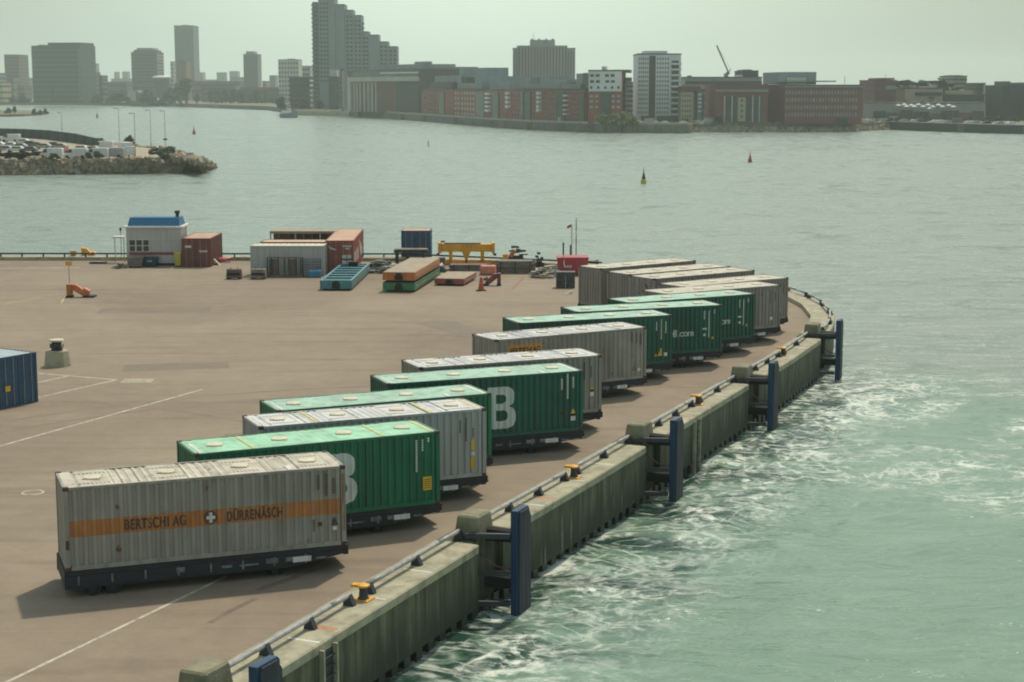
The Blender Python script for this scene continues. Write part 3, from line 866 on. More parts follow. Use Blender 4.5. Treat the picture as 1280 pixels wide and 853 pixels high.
def painted_text(txt, cx, cz, height, width, mat, par, bold=0.0, name='lettering', proud=0.006, space=1.0):
    """letters painted on the folds of the near side"""
    me = text_polys(txt, 1.0, min(bold, 0.028), space)
    bm = bmesh.new(); bm.from_mesh(me)
    if bold > 0.028:                       # a heavier stroke: the same letters again, a touch to the side
        k0 = len(bm.verts); bm.from_mesh(me); bm.verts.ensure_lookup_table()
        for v in bm.verts[k0:]: v.co.x += 0.035
        for v in bm.verts[k0:]: v.co.z = 1.0
    bm.verts.index_update(); xs = [v.co.x for v in bm.verts]; ys = [v.co.y for v in bm.verts]
    sx = width / (max(xs) - min(xs)) if width else height / (max(ys) - min(ys))
    sy = height / (max(ys) - min(ys))
    mx, my = (max(xs) + min(xs)) / 2, (max(ys) + min(ys)) / 2
    dup_ids = {v.index for v in bm.verts if v.co.z > 0.5}
    lay = bm.verts.layers.int.new('second')
    for v in bm.verts:
        v[lay] = 1 if v.index in dup_ids else 0
        v.co = Vector(((v.co.x - mx) * sx + cx, 0, (v.co.y - my) * sy + cz))
    x0, x1 = min(v.co.x for v in bm.verts), max(v.co.x for v in bm.verts)
    for x in breaks(x0, x1)[1:-1]:
        bmesh.ops.bisect_plane(bm, geom=bm.verts[:] + bm.edges[:] + bm.faces[:], plane_co=(x, 0, 0), plane_no=(1, 0, 0))
    sec = set()
    bm.verts.ensure_lookup_table()
    for isl in bm.faces:
        if any(v[lay] for v in isl.verts): sec.update(isl.verts)
    for v in bm.verts: v.co.y = FY + corr(v.co.x) - proud - (0.0015 if v in sec else 0)
    bmesh.ops.recalc_face_normals(bm, faces=bm.faces)
    bm.to_mesh(me); bm.free()
    me.materials.clear(); me.materials.append(mat)
    return link(name, me, par)
def big_b(x0, z0, w_, h_, mat, par):
    """the capital B, laid on the folds column by column"""
    def inside(u, v):                         # u, v in metres from the lower left corner
        def rr(u, v, a, b_, c, d, r):
            if not (a <= u <= b_ and c <= v <= d): return False
            cx = b_ - r
            if u > cx:
                if v > d - r and (u - cx) ** 2 + (v - d + r) ** 2 > r * r: return False
                if v < c + r and (u - cx) ** 2 + (v - c - r) ** 2 > r * r: return False
            return True
        mid = h_ * 0.52
        body = rr(u, v, 0, w_, 0, mid + 0.02, 0.44) or rr(u, v, 0, w_ * 0.95, mid - 0.02, h_, 0.42)
        hole = rr(u, v, 0.40, w_ - 0.40, 0.34, mid - 0.15, 0.22) or rr(u, v, 0.40, w_ * 0.95 - 0.40, mid + 0.15, h_ - 0.34, 0.2)
        return body and not hole
    xs = sorted(set(breaks(x0, x0 + w_) + [x0 + w_ * k / 56 for k in range(57)]))
    b = MB(); n = 190
    for a, c in zip(xs[:-1], xs[1:]):
        if c - a < 1e-4: continue
        u = (a + c) / 2 - x0; run = None
        for k in range(n + 1):
            on = k < n and inside(u, h_ * (k + 0.5) / n)
            if on and run is None: run = k
            if not on and run is not None:
                za, zb = z0 + h_ * run / n, z0 + h_ * k / n
                b.add([(a, FY + corr(a) - 0.006, za), (c, FY + corr(c) - 0.006, za), (c, FY + corr(c) - 0.006, zb), (a, FY + corr(a) - 0.006, zb)], [[0, 1, 2, 3]])
                run = None
    return b.build('letter', mat, par)
def label_box(x, z, w_, h_, mat, par, name):
    b = MB(); b.box(x - w_ / 2, x + w_ / 2, FY - 0.006, FY + 0.045, z - h_ / 2, z + h_ / 2)
    return b.build(name, mat, par)
def marks(cols, mat, par):
    """columns of small stencilled characters, too small to read"""
    b = MB()
    rnd = random.Random(3)
    for x, ztop, ln in cols:
        z = ztop
        while z > ztop - ln:
            h_ = 0.055 + rnd.random() * 0.02
            b.box(x - 0.035, x + 0.035, FY - 0.005, FY + 0.002, z - h_, z)
            z -= h_ + 0.022
    b.build('stencil_marks', mat, par)
def hazard(x, z, par, s=0.24, label=True):
    b = MB(); b.slab_y([(x - s / 2, z), (x + s / 2, z), (x, z + s * 0.95)], FY - 0.006, FY + 0.045); b.build('warning_sign', M['yellow_label'], par)
    if label:
        label_box(x, z - 0.06, s * 0.95, 0.09, M['black'], par, 'warning_strip')
        label_box(x, z - 0.22, s * 0.95, 0.2, M['white_label'], par, 'notice')

def container(name, pos, yaw, side, roof, label, group='bulk containers in a row along the quay', ribs=False, doors='far'):
    e = bpy.data.objects.new(name, None); COL.objects.link(e)
    tag(e, label, 'container', group)
    e.location = pos; e.rotation_euler = (0, 0, yaw)
    link('frame', frame_mesh(side), e)
    sp = side_mesh(side)
    link('side_panel', sp, e)
    o = link('side_panel', sp, e); o.rotation_euler = (0, 0, math.pi)
    en = link('end_panel', end_mesh(side), e)
    if doors == 'near': en.rotation_euler = (0, 0, math.pi)
    for k in (0, 1):
        d = link('door', door_mesh(side), e)
        rz = 0 if doors == 'far' else math.pi
        if k: d.scale = (1, -1, 1)
        d.rotation_euler = (0, 0, rz)
        link('locking_bars', bars_mesh(), d)
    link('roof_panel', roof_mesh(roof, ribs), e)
    for h in HATCH_X:
        o = link('hatch', hatch_mesh(), e); o.location = (h, 0, CHT - 0.02)
        if ribs: o = link('roof_beads', pad_mesh(roof), e); o.location = (h, 0, CHT - 0.02)
    for x in (-1, 1):
        for y in (-1, 1):
            for z in (0.06, CHT - 0.058):
                o = link('corner_casting', casting_mesh(), e); o.location = (x * (CL / 2 - 0.088), y * (CW / 2 - 0.08), z)
    return e

def trailer_proto():
    e = thing('roll_trailer', 'x', 'trailer', group='roll trailers under the containers')
    hl = CL / 2 + 0.06; hw = CW / 2 + 0.02
    b = MB(); b.box(-hl, hl, -hw + 0.02, hw - 0.02, TZ - 0.16, TZ - 0.004); b.build('deck', M['trailer'], e)
    for y0 in (-hw, hw - 0.12):
        b = MB()
        b.slab_y([(-hl, 0.30), (hl - 2.0, 0.30), (hl - 1.5, 0.38), (hl, 0.62), (hl, TZ - 0.165), (-hl, TZ - 0.165)], y0, y0 + 0.12)
        b.build('side_beam', M['trailer'], e)
    for yy in (-hw - 0.015, hw - 0.03):
        b = MB(); rn = random.Random(5); x = -hl + 0.5
        while x < hl - 0.6:
            w_ = 0.25 + rn.random() * 0.7
            if rn.random() < 0.7: b.box(x, x + w_, yy + 0.004, yy + 0.045, 0.50, 0.50 + 0.05 + rn.random() * 0.12)
            x += w_ + 0.25
        for k in range(9): b.box(-hl + 0.4 + k * 1.05, -hl + 0.46 + k * 1.05, yy, yy + 0.05, 0.40, TZ - 0.18) if k < 8 else None
        b.build('lashing_rail', M['trailer_patch'], e)
    b = MB(); b.box(2.72, 3.34, -hw - 0.03, -hw - 0.008, 0.46, 0.64); b.build('number_plate', M['white_label'], e)
    b = MB(); b.box(hl - 0.03, hl + 0.14, -0.7, 0.7, 0.40, TZ - 0.05); b.build('gooseneck_socket', M['dark_steel'], e)
    for x in (-3.75, -3.1):
        for y in (-0.95, 0.95):
            b = MB()
            b.tube((x, y - 0.2, 0.27), (x, y + 0.2, 0.27), 0.27, n=16); wv = b.build('wheel', M['black'], e)
            b = MB(); b.tube((x, y - 0.205, 0.27), (x, y + 0.205, 0.27), 0.13, n=10); b.build('hub', M['dark_steel'], wv)
    for y in (-0.75, 0.75):
        b = MB(); b.box(2.1, 2.32, y - 0.12, y + 0.12, 0.03, 0.5); b.box(2.0, 2.42, y - 0.2, y + 0.2, 0.0, 0.03); b.build('support_leg', M['dark_steel'], e)
    b = MB(); b.box(-hl + 0.04, hl - 2.3, -0.28, 0.28, 0.36, TZ - 0.17); b.build('spine_beam', M['trailer'], e)
    b = MB(); b.box(-hl + 0.02, -hl + 0.06, -hw + 0.13, hw - 0.13, 0.30, TZ - 0.17); b.build('rear_skirt', M['trailer'], e)
    return e
TP = trailer_proto()
SPOTS = [(-5.54, 54.46, 20.6), (-2.64, 60.11, 25.4), (-1.01, 64.54, 23.8), (-0.84, 67.83, 24.7), (3.17, 73.40, 21.9), (4.23, 77.77, 23.4), (7.07, 87.09, 30.2),
         (8.87, 91.87, 21.2), (12.19, 96.22, 20.2), (14.84, 101.52, 28.9), (17.14, 106.12, 31.6), (18.31, 110.33, 35.0), (15.35, 117.48, 35.7), (16.72, 114.90, 35.9), (13.39, 121.48, 37.9)]
SPEC = [
 ('grey', 'roof_grey', True, 'far', 'grey bulk container with an orange lettered stripe, nearest the viewer', 'under the grey container with the orange lettered stripe'),
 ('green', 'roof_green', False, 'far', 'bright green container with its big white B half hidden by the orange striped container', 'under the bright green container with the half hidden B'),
 ('grey_light', 'roof_white', True, 'far', 'light grey container with white roof and yellow labels between two green ones', 'under the light grey container with the yellow labels'),
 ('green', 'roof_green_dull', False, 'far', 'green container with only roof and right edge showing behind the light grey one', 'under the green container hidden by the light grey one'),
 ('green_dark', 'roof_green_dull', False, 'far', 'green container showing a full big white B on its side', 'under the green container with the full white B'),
 ('grey', 'roof_white', True, 'far', 'grey container with white ribbed roof directly behind the full white B container', 'under the grey container behind the full white B'),
 ('grey', 'roof_white', True, 'far', 'grey container with a short orange lettered panel on its left upper side', 'under the grey container with the short orange panel'),
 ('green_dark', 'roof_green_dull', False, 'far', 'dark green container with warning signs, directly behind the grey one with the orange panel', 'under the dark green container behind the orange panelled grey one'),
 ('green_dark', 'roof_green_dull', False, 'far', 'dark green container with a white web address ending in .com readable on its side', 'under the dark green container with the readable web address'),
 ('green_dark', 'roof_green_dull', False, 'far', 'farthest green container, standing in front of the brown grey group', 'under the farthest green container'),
 ('grey_brown', 'roof_grey', False, 'far', 'brown grey container directly behind the farthest green container', 'under the brown grey container behind the farthest green one'),
 ('grey_brown', 'roof_grey', False, 'far', 'brown grey container whose right end comes nearest the rounded quay head', 'under the brown grey container nearest the rounded quay head'),
 ('grey_brown', 'roof_grey', False, 'far', 'grey container with ribbed end wall, beside the one showing its end doors', 'under the grey container second from the far end'),
 ('grey_brown', 'roof_grey', False, 'near', 'weathered grey container showing its end doors toward the yard', 'under the grey container showing its end doors'),
 ('grey_brown', 'roof_grey', False, 'far', 'farthest grey container, its ribbed end wall showing full height above the asphalt', 'under the farthest grey container'),
]
KS = []
for i, ((x, y, yw), (sd, rf, rb, dr, lab, tl)) in enumerate(zip(SPOTS, SPEC)):
    yaw = R(yw); ev = Vector((math.cos(yaw), math.sin(yaw))); nv = Vector((-ev.y, ev.x))
    c = Vector((x, y)) - ev * CL / 2 + nv * CW / 2
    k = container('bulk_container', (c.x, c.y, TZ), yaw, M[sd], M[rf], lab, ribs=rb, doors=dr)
    KS.append(k)
    t = TP if i == 0 else copy_tree(TP, (0, 0, 0), 0)
    t.location = (c.x, c.y, 0); t.rotation_euler = (0, 0, yaw); t['label'] = 'dark low roll trailer ' + tl
RX = CL / 2                                     # right hand end
# 1: orange stripe and words
st = link('stripe', sheet(-CL / 2 + 0.16, CL / 2 - 0.16, 1.08, 1.60, FY, 0.003, M['orange_stripe'], 'stripe'), KS[0])
painted_text('BERTSCHI AG', -1.72, 1.34, 0.36, 1.95, M['dark_letter'], KS[0], 0.045, space=1.12)
painted_text('DÜRRENÄSCH', 1.50, 1.36, 0.42, 1.85, M['dark_letter'], KS[0], 0.045, space=1.12)
b = MB(); b.slab_y([(0.05 + 0.19 * math.cos(a * math.pi / 9), 1.34 + 0.23 * math.sin(a * math.pi / 9)) for a in range(18)], FY - 0.007, FY + 0.045); b.build('emblem_ground', M['dark_letter'], KS[0])
b = MB(); b.box(0.0, 0.10, FY - 0.012, FY - 0.0072, 1.17, 1.51); b.box(-0.09, -0.0002, FY - 0.012, FY - 0.0072, 1.29, 1.39); b.box(0.1002, 0.19, FY - 0.012, FY - 0.0072, 1.29, 1.39); b.build('cross_emblem', M['white_label'], KS[0])
marks([(RX - 0.92, 2.45, 0.45), (RX - 0.66, 2.5, 0.75), (RX - 0.40, 2.3, 0.45), (RX - 1.1, 0.95, 0.35)], M['dark_letter'], KS[0])
label_box(RX - 0.88, 0.78, 0.12, 0.14, M['rust_steel'], KS[0], 'notice')
b = MB(); b.slab_y([(RX - 0.52, 0.72), (RX - 0.26, 0.72), (RX - 0.39, 0.95)], FY - 0.006, FY + 0.045); b.build('warning_sign', M['rust_steel'], KS[0])
label_box(RX - 0.39, 0.60, 0.14, 0.12, M['white_label'], KS[0], 'notice')
M['rust_run'] = wm('rust_run_on_paint', (0.22, 0.10, 0.045), 0.8, 0.4, 4, (0.36, 0.33, 0.28), 0.9, True)
b = MB(); b.box(RX - 0.13, RX - 0.03, -CW / 2 - 0.003, -CW / 2 + 0.01, 0.5, 2.45); b.build('rust_run', M['rust_run'], KS[0])
b = MB(); b.box(-RX + 0.02, -RX + 0.13, -CW / 2 - 0.003, -CW / 2 + 0.01, 0.7, 1.0); b.build('rust_run', M['rust_steel'], KS[0])
# big B
for k, up in ((1, 0), (4, 0)):
    big_b(RX - 4.55, 0.36, 1.34, 1.86, M['white_letter'], KS[k])
def white_cols(k, cols): marks([(RX - a, b_, c_) for a, b_, c_ in cols], M['white_label'], KS[k])
white_cols(1, [(0.92, 2.45, 1.15), (0.68, 2.45, 0.4), (0.45, 2.5, 0.15)])
label_box(RX - 0.50, 0.80, 0.34, 0.5, M['yellow_label'], KS[1], 'yellow_placard')
b = MB()
for kk in range(5): b.box(RX - 0.63, RX - 0.37, FY - 0.010, FY - 0.0065, 0.62 + kk * 0.08, 0.645 + kk * 0.08)
b.build('placard_print', M['dark_letter'], KS[1])
marks([(RX - 1.1, 2.3, 0.45), (RX - 0.85, 2.4, 0.9), (RX - 0.55, 1.95, 0.35)], M['dark_letter'], KS[2])
for z, h_, mt in ((1.38, 0.16, 'yellow_label'), (1.18, 0.18, 'yellow_label'), (0.93, 0.14, 'white_label'), (0.55, 0.5, 'yellow_label')):
    label_box(RX - 0.56, z, 0.16, h_, M[mt], KS[2], 'placard')
white_cols(4, [(1.03, 2.4, 0.5), (0.75, 2.6, 1.1), (0.48, 2.45, 0.5)])
hazard(RX - 0.48, 0.80, KS[4]); label_box(RX - 1.0, 0.85, 0.12, 0.14, M['rust_steel'], KS[4], 'notice')
marks([(RX - 0.9, 2.4, 0.8), (RX - 0.55, 2.2, 0.5)], M['dark_letter'], KS[5])
hazard(RX - 0.5, 1.1, KS[5], 0.2)
# 7: orange panel
link('orange_panel', sheet(-RX + 0.75, -RX + 2.72, 1.78, 2.36, FY, 0.003, M['amber_panel'], 'orange_panel'), KS[6])
painted_text('BERTSCHI AG', -RX + 1.75, 2.06, 0.28, 1.75, M['dark_letter'], KS[6], 0.03)
marks([(RX - 0.9, 2.45, 0.5), (RX - 0.6, 2.4, 0.5), (RX - 0.35, 2.4, 0.6)], M['dark_letter'], KS[6])
b = MB(); b.slab_y([(RX - 0.92, 0.45), (RX - 0.62, 0.45), (RX - 0.74, 0.8)], FY - 0.006, FY + 0.045); b.build('warning_sign', M['rust_run'], KS[6])
label_box(RX - 0.45, 0.48, 0.16, 0.14, M['white_label'], KS[6], 'notice')
white_cols(7, [(0.95, 2.35, 0.5), (0.66, 2.5, 1.1), (0.38, 2.35, 0.5)])
hazard(RX - 0.72, 0.45, KS[7], 0.3, False); label_box(RX - 0.66, 0.72, 0.1, 0.3, M['yellow_label'], KS[7], 'placard'); label_box(RX - 0.38, 0.52, 0.2, 0.2, M['white_label'], KS[7], 'notice')
b = MB(); b.slab_y([(RX - 1.05, 0.43), (RX - 0.9, 0.43), (RX - 0.975, 0.58)], FY - 0.006, FY + 0.045); b.build('warning_sign', M['yellow_label'], KS[7])
label_box(RX - 0.38, 1.75, 0.1, 0.12, M['yellow_label'], KS[7], 'notice')
for k in (8, 9):
    painted_text('BERTSCHI', RX - 4.13, 1.16, 0.42, 2.5, M['white_letter'], KS[k], 0.03)
    painted_text('.com', RX - 2.30, 1.10, 0.27, 1.0, M['white_letter'], KS[k], 0.02)
    white_cols(k, [(1.15, 2.4, 0.5), (0.85, 2.4, 1.5), (0.5, 2.45, 0.2)])
    hazard(RX - 0.6, 0.75, KS[k], 0.16, False)
    label_box(RX - 1.12, 1.35, 0.26, 0.10, M['white_letter'], KS[k], 'notice'); label_box(RX - 1.12, 1.0, 0.14, 0.14, M['white_letter'], KS[k], 'notice')
for k in (10, 11):
    marks([(RX - 0.8, 2.4, 0.8), (RX - 0.45, 2.3, 0.6)], M['dark_letter'], KS[k])
    label_box(RX - 0.75, 0.6, 0.22, 0.2, M['white_label'], KS[k], 'notice')
# yellow and white roof marks
def roof_mark(k, fx, w_, mat, y0=-1.1, y1=1.1):
    b = MB(); x = CL * (fx - 0.5); b.box(x - w_ / 2, x + w_ / 2, y0, y1, CHT - 0.05, CHT - 0.010); b.build('roof_marking', mat, KS[k])
M['roof_yellow'] = wm('faded_yellow_roof_paint', (0.55, 0.50, 0.20), 0.6, 0.2, 2, (0.3, 0.4, 0.2), 0.5, False)
for k in (1,): roof_mark(k, 0.235, 0.10, M['roof_yellow']); roof_mark(k, 0.765, 0.10, M['roof_yellow'])
for k in (2,): roof_mark(k, 0.25, 0.12, M['roof_yellow']); roof_mark(k, 0.75, 0.12, M['roof_yellow'])
for k in (0, 3, 4, 7): roof_mark(k, 0.80, 0.16, M['white_label'], -1.1, -0.5)
for k in range(1, 11): roof_mark(k, 0.972, 0.14, M['white_label'] if k not in (1, 2) else M['roof_yellow'], -1.05, 1.05)
for k in range(1, 11): roof_mark(k, 0.03, 0.12, M['roof_white'], -1.05, 0.6)

# ------------------------------------------------------------------ things standing in the yard
def dep(Y, z=0.0): return Y * CP - (z - HC) * SP
def mpp(py, z=0.0): return dep(G(640, py, z)[1], z) / FPX        # metres per photo pixel for a thing whose foot is at py
M['red_paint'] = wm('faded_red_container_paint', (0.36, 0.085, 0.062), 0.55, 0.15, 0.7, (0.12, 0.05, 0.035), 0.5)
M['maroon_paint'] = wm('maroon_container_paint', (0.17, 0.050, 0.045), 0.55, 0.15, 0.7, (0.09, 0.04, 0.03), 0.5)
M['pink_roof'] = wm('sun_bleached_red_roof', (0.54, 0.35, 0.235), 0.65, 0.15, 0.7, (0.3, 0.16, 0.1), 0.5, False)
M['blue_paint'] = wm('blue_container_paint', (0.030, 0.085, 0.16), 0.5, 0.2, 0.8, (0.03, 0.04, 0.06), 0.5)
M['blue_roof'] = wm('pale_blue_container_roof', (0.28, 0.36, 0.40), 0.5, 0.1, 0.8, (0.2, 0.2, 0.18), 0.4, False)
M['white_paint'] = wm('grey_white_cladding', (0.46, 0.46, 0.455), 0.55, 0.06, 0.7, (0.3, 0.28, 0.25), 0.35)
M['pale_grey'] = wm('pale_grey_container_paint', (0.42, 0.43, 0.42), 0.55, 0.08, 0.7, (0.25, 0.23, 0.2), 0.4)
M['cream'] = wm('cream_paint', (0.58, 0.53, 0.40), 0.6, 0.1, 1, (0.35, 0.28, 0.18), 0.4)
M['bright_blue'] = wm('bright_blue_roof_paint', (0.012, 0.13, 0.27), 0.5, 0.12, 1, (0.02, 0.08, 0.14), 0.3)
M['brick_red'] = wm('brick_red_trim', (0.28, 0.085, 0.075), 0.6, 0.15, 1)
M['glass'] = wm('dark_window_glass', (0.045, 0.055, 0.055), 0.15, 0.2, 1, dirt_amt=0.1, streak=False)
M['brown'] = wm('brown_weathered_steel', (0.16, 0.115, 0.095), 0.8, 0.25, 1.5, (0.07, 0.045, 0.035), 0.6)
M['grey_junk'] = wm('grey_weathered_timber', (0.22, 0.20, 0.17), 0.9, 0.35, 2, (0.09, 0.08, 0.065), 0.7, False)
M['teal'] = wm('teal_trailer_paint', (0.07, 0.22, 0.255), 0.55, 0.2, 1, (0.04, 0.07, 0.08), 0.5)
M['orange'] = wm('orange_trailer_paint', (0.50, 0.165, 0.045), 0.55, 0.2, 1, (0.2, 0.08, 0.04), 0.5)
M['green_trailer'] = wm('green_trailer_paint', (0.045, 0.21, 0.085), 0.55, 0.25, 1, (0.04, 0.08, 0.05), 0.5)
M['trailer_top'] = wm('worn_beige_trailer_deck', (0.34, 0.285, 0.205), 0.85, 0.15, 1, (0.2, 0.15, 0.1), 0.6, False)
M['spreader'] = wm('amber_spreader_paint', (0.72, 0.36, 0.03), 0.55, 0.15, 1.2, (0.3, 0.14, 0.03), 0.5)
M['salmon'] = wm('salmon_tarpaulin', (0.60, 0.22, 0.15), 0.7, 0.15, 1.5, (0.35, 0.13, 0.08), 0.4)
M['cone'] = wm('orange_red_cone_plastic', (0.50, 0.07, 0.045), 0.5, 0.1, 2)
M['crimson'] = wm('crimson_skip_paint', (0.40, 0.045, 0.06), 0.5, 0.12, 1, (0.2, 0.03, 0.03), 0.5)
M['navy'] = wm('navy_skip_paint', (0.02, 0.05, 0.085), 0.55, 0.2, 1, (0.03, 0.03, 0.035), 0.5)
M['yellow_bin'] = wm('lemon_yellow_plastic', (0.55, 0.46, 0.08), 0.5, 0.12, 1.5, (0.3, 0.24, 0.08), 0.4)
M['blue_tarp'] = wm('blue_tarpaulin', (0.03, 0.17, 0.33), 0.5, 0.15, 1.5)

def store_box(name, label, cat, loc, rz, L, W, H, side, roof, doors='front', ribs=0.28, group=None, base=0.0):
    """a plain shipping container: origin under its middle, length along y, end toward -y"""
    e = thing(name, label, cat, (loc[0], loc[1], base), rz, group)
    def folds(a, b_, per=ribs, dpt=0.036):
        xs = []; n = max(2, int((b_ - a) / per))
        p = (b_ - a) / n
        for i in range(n):
            for u, d in ((0, 0), (.36, 0), (.5, 1), (.86, 1)): xs.append((a + (i + u) * p, d * dpt))
        xs.append((b_, 0)); return xs
    b = MB()
    for xx in (-W / 2, W / 2 - 0.13):
        for yy in (-L / 2, L / 2 - 0.13): b.box(xx, xx + 0.13, yy, yy + 0.13, 0.0, H)
    for xx in (-W / 2 + 0.004, W / 2 - 0.104):
        for zz in (0.0, H - 0.104): b.box(xx, xx + 0.1, -L / 2 + 0.131, L / 2 - 0.131, zz + 0.004, zz + 0.1)
    for yy in (-L / 2 + 0.004, L / 2 - 0.104):
        for zz in (0.0, H - 0.104): b.box(-W / 2 + 0.131, W / 2 - 0.131, yy, yy + 0.1, zz + 0.004, zz + 0.1)
    b.build('frame', side, e)
    q = folds(-L / 2 + 0.13, L / 2 - 0.13); n = len(q)
    for sgn in (-1, 1):
        b = MB(); b.add([(sgn * (W / 2 - 0.02 - d), y, z) for z in (0.1, H - 0.1) for y, d in q], [[i, i + 1, n + i + 1, n + i] for i in range(n - 1)])
        b.build('side_panel', side, e)
    b = MB(); b.add([(x, y, H - 0.02 - (d * 0.5)) for x in (-W / 2 + 0.1, W / 2 - 0.1) for y, d in q], [[i, i + 1, n + i + 1, n + i] for i in range(n - 1)])
    b.build('roof_panel', roof, e)
    b = MB(); q = folds(-W / 2 + 0.13, W / 2 - 0.13); n = len(q)
    b.add([(x, L / 2 - 0.02 - d, z) for z in (0.1, H - 0.1) for x, d in q], [[i, i + 1, n + i + 1, n + i] for i in range(n - 1)])
    b.build('end_panel', side, e)
    for sgn in (-1, 1):
        b = MB(); x0, x1 = sorted((sgn * 0.012, sgn * (W / 2 - 0.135)))
        b.box(x0, x1, -L / 2 + 0.03, -L / 2 + 0.07, 0.11, H - 0.11)
        for k in range(5):
            zz = 0.2 + k * (H - 0.35) / 5
            b.box(x0 + 0.04, x1 - 0.04, -L / 2 + 0.012, -L / 2 + 0.0295, zz, zz + (H - 0.35) / 5 * 0.5)
        d = b.build('door', side, e)
        b = MB()
        for fx in (0.3, 0.75): b.tube((sgn * fx * (W / 2 - 0.1), -L / 2 - 0.015, 0.1), (sgn * fx * (W / 2 - 0.1), -L / 2 - 0.015, H - 0.08), 0.02, n=6)
        b.build('locking_bars', M['steel_pipe'], d)
    return e

# ---- the cabin
x, y = G(193, 332.5); mp = mpp(332.5); Wd = 68 * mp
cb = thing('site_cabin', 'grey white site cabin with blue roof cap and red waist stripe by the water', 'cabin', (x, y + 1.5, 0))
b = MB(); b.box(-Wd / 2, Wd / 2, -1.5, 1.5, 0.25, 3.45); b.build('wall', M['white_paint'], cb)
b = MB(); b.box(-Wd / 2 + 0.1, Wd / 2 - 0.1, -1.4, 1.4, 0, 0.249); b.build('plinth', M['dark_steel'], cb)
b = MB(); b.box(-Wd / 2 - 0.22, Wd / 2 + 0.22, -1.72, 1.72, 3.452, 3.60); b.build('eaves', M['white_label'], cb)
b = MB(); b.frustum(-Wd / 2 + 0.12, Wd / 2 - 0.12, -1.4, 1.4, 3.602, 4.35, 0.12, 0.5); rf = b.build('roof', M['bright_blue'], cb)
b = MB(); b.tube((Wd / 2 - 0.55, 0, 4.2), (Wd / 2 - 0.55, 0, 4.85), 0.16, n=8); b.tube((Wd / 2 - 0.55, 0, 4.66), (Wd / 2 - 0.55, 0, 4.92), 0.24, n=8); b.build('chimney', M['dark_steel'], rf)
b = MB(); b.box(-Wd / 2 + 0.22, Wd / 2 - 0.3, -1.53, -1.502, 0.98, 1.25); b.build('stripe', M['brick_red'], cb)
b = MB()
for fx in (0.42, 0.62, 0.82): b.box(-Wd / 2 + Wd * fx, -Wd / 2 + Wd * fx + 0.02, -1.512, -1.501, 0.3, 3.4)
b.box(-Wd / 2 + 0.1, Wd / 2 - 0.1, -1.513, -1.5005, 2.25, 2.27)
b.build('panel_seams', M['grey'], cb)
for k in range(3):
    wx = -Wd / 2 + 0.28 + k * 0.63
    b = MB(); b.box(wx, wx + 0.5, -1.53, -1.503, 1.33, 2.35); wn = b.build('window', M['glass'], cb)
    b = MB(); b.box(wx - 0.05, wx - 0.001, -1.55, -1.5025, 1.27, 2.41); b.box(wx + 0.501, wx + 0.55, -1.55, -1.5025, 1.27, 2.41); b.box(wx, wx + 0.5, -1.55, -1.531, 1.81, 1.87)
    b.box(wx, wx + 0.5, -1.55, -1.5025, 2.351, 2.41); b.box(wx, wx + 0.5, -1.55, -1.5025, 1.27, 1.329)
    b.build('frame', M['white_label'], wn)
# ---- shelter and mast left of the cabin
x, y = G(150, 328)
sh = thing('small_shelter', 'small white roofed open shelter on thin posts left of the cabin', 'shelter', (x, y, 0))
b = MB()
for px_ in (-0.42, 0.42): b.box(px_ - 0.03, px_ + 0.03, -0.03, 0.03, 0, 2.28)
b.build('posts', M['steel_pipe'], sh)
b = MB(); b.box(-0.52, 0.52, -0.5, 0.5, 2.282, 2.42); b.build('canopy', M['white_label'], sh)
x, y = G(152, 325)
ms = thing('signal_mast', 'thin mast with a red head standing behind the small white shelter', 'mast', (x, y, 0))
b = MB(); b.tube((0, 0, 0), (0, 0, 2.7), 0.04, n=6); b.build('pole', M['steel_pipe'], ms)
b = MB(); b.box(-0.09, 0.09, -0.08, 0.08, 2.701, 3.05); b.build('signal_head', M['red_paint'], ms)
# ---- maroon container beside the cabin
x, y = G(246, 334); k = store_box('shipping_container', 'maroon container with end doors facing the yard, beside the white cabin', 'container', (x, y + 3.0), 0, 6.06, 2.62, 2.6, M['maroon_paint'], M['pink_roof'])
b = MB(); b.box(-1.02, -0.45, -3.05, -3.0, 1.75, 1.95); b.build('lettering_patch', M['white_label'], k)
b = MB(); b.box(0.25, 0.6, -3.05, -3.0, 1.35, 1.5); b.box(0.65, 1.0, -3.05, -3.0, 1.35, 1.5); b.build('notice', M['white_letter'], k)
def skip(name, label, px_, py_, wpx, hm, mat, cat='skip', lid=None, dm=1.2, slope=0.12):
    x, y = G(px_, py_); w_ = wpx * mpp(py_)
    e = thing(name, label, cat, (x, y + dm / 2, 0))
    b = MB(); b.frustum(-w_ / 2 + slope, w_ / 2 - slope, -dm / 2 + slope * 0.5, dm / 2 - slope * 0.5, 0.08, hm, -slope, -slope * 0.5); b.build('body', mat, e, bevel=0.02)
    b = MB(); b.box(-w_ / 2 - 0.03, w_ / 2 + 0.03, -dm / 2 - 0.03, dm / 2 + 0.03, hm - 0.12, hm + 0.03); b.build('rim', lid or mat, e)
    b = MB()
    for sx in (-1, 1): b.box(sx * (w_ / 2 - slope - 0.15) - 0.08, sx * (w_ / 2 - slope - 0.15) + 0.08, -dm / 2 + 0.15, dm / 2 - 0.15, 0, 0.079)
    b.build('feet', M['black'], e)
    b = MB()
    for kx in (-0.3, 0.0, 0.3): b.box(kx * w_ - 0.03, kx * w_ + 0.03, -dm / 2 - 0.028, -dm / 2 + slope * 0.4, 0.1, hm - 0.13)
    b.build('ribs', mat, e)
    return e
skip('waste_bin', 'grey bin standing in front of the cabin at its left corner', 168.5, 335, 19, 0.95, M['grey_junk'], 'bin')
sk = skip('waste_skip', 'navy skip with a pale plate in front of the cabin', 187, 334, 18, 0.82, M['navy'])
b = MB(); b.box(-0.2, 0.25, -0.66, -0.62, 0.45, 0.62); b.build('name_plate', M['blue_roof'], sk)
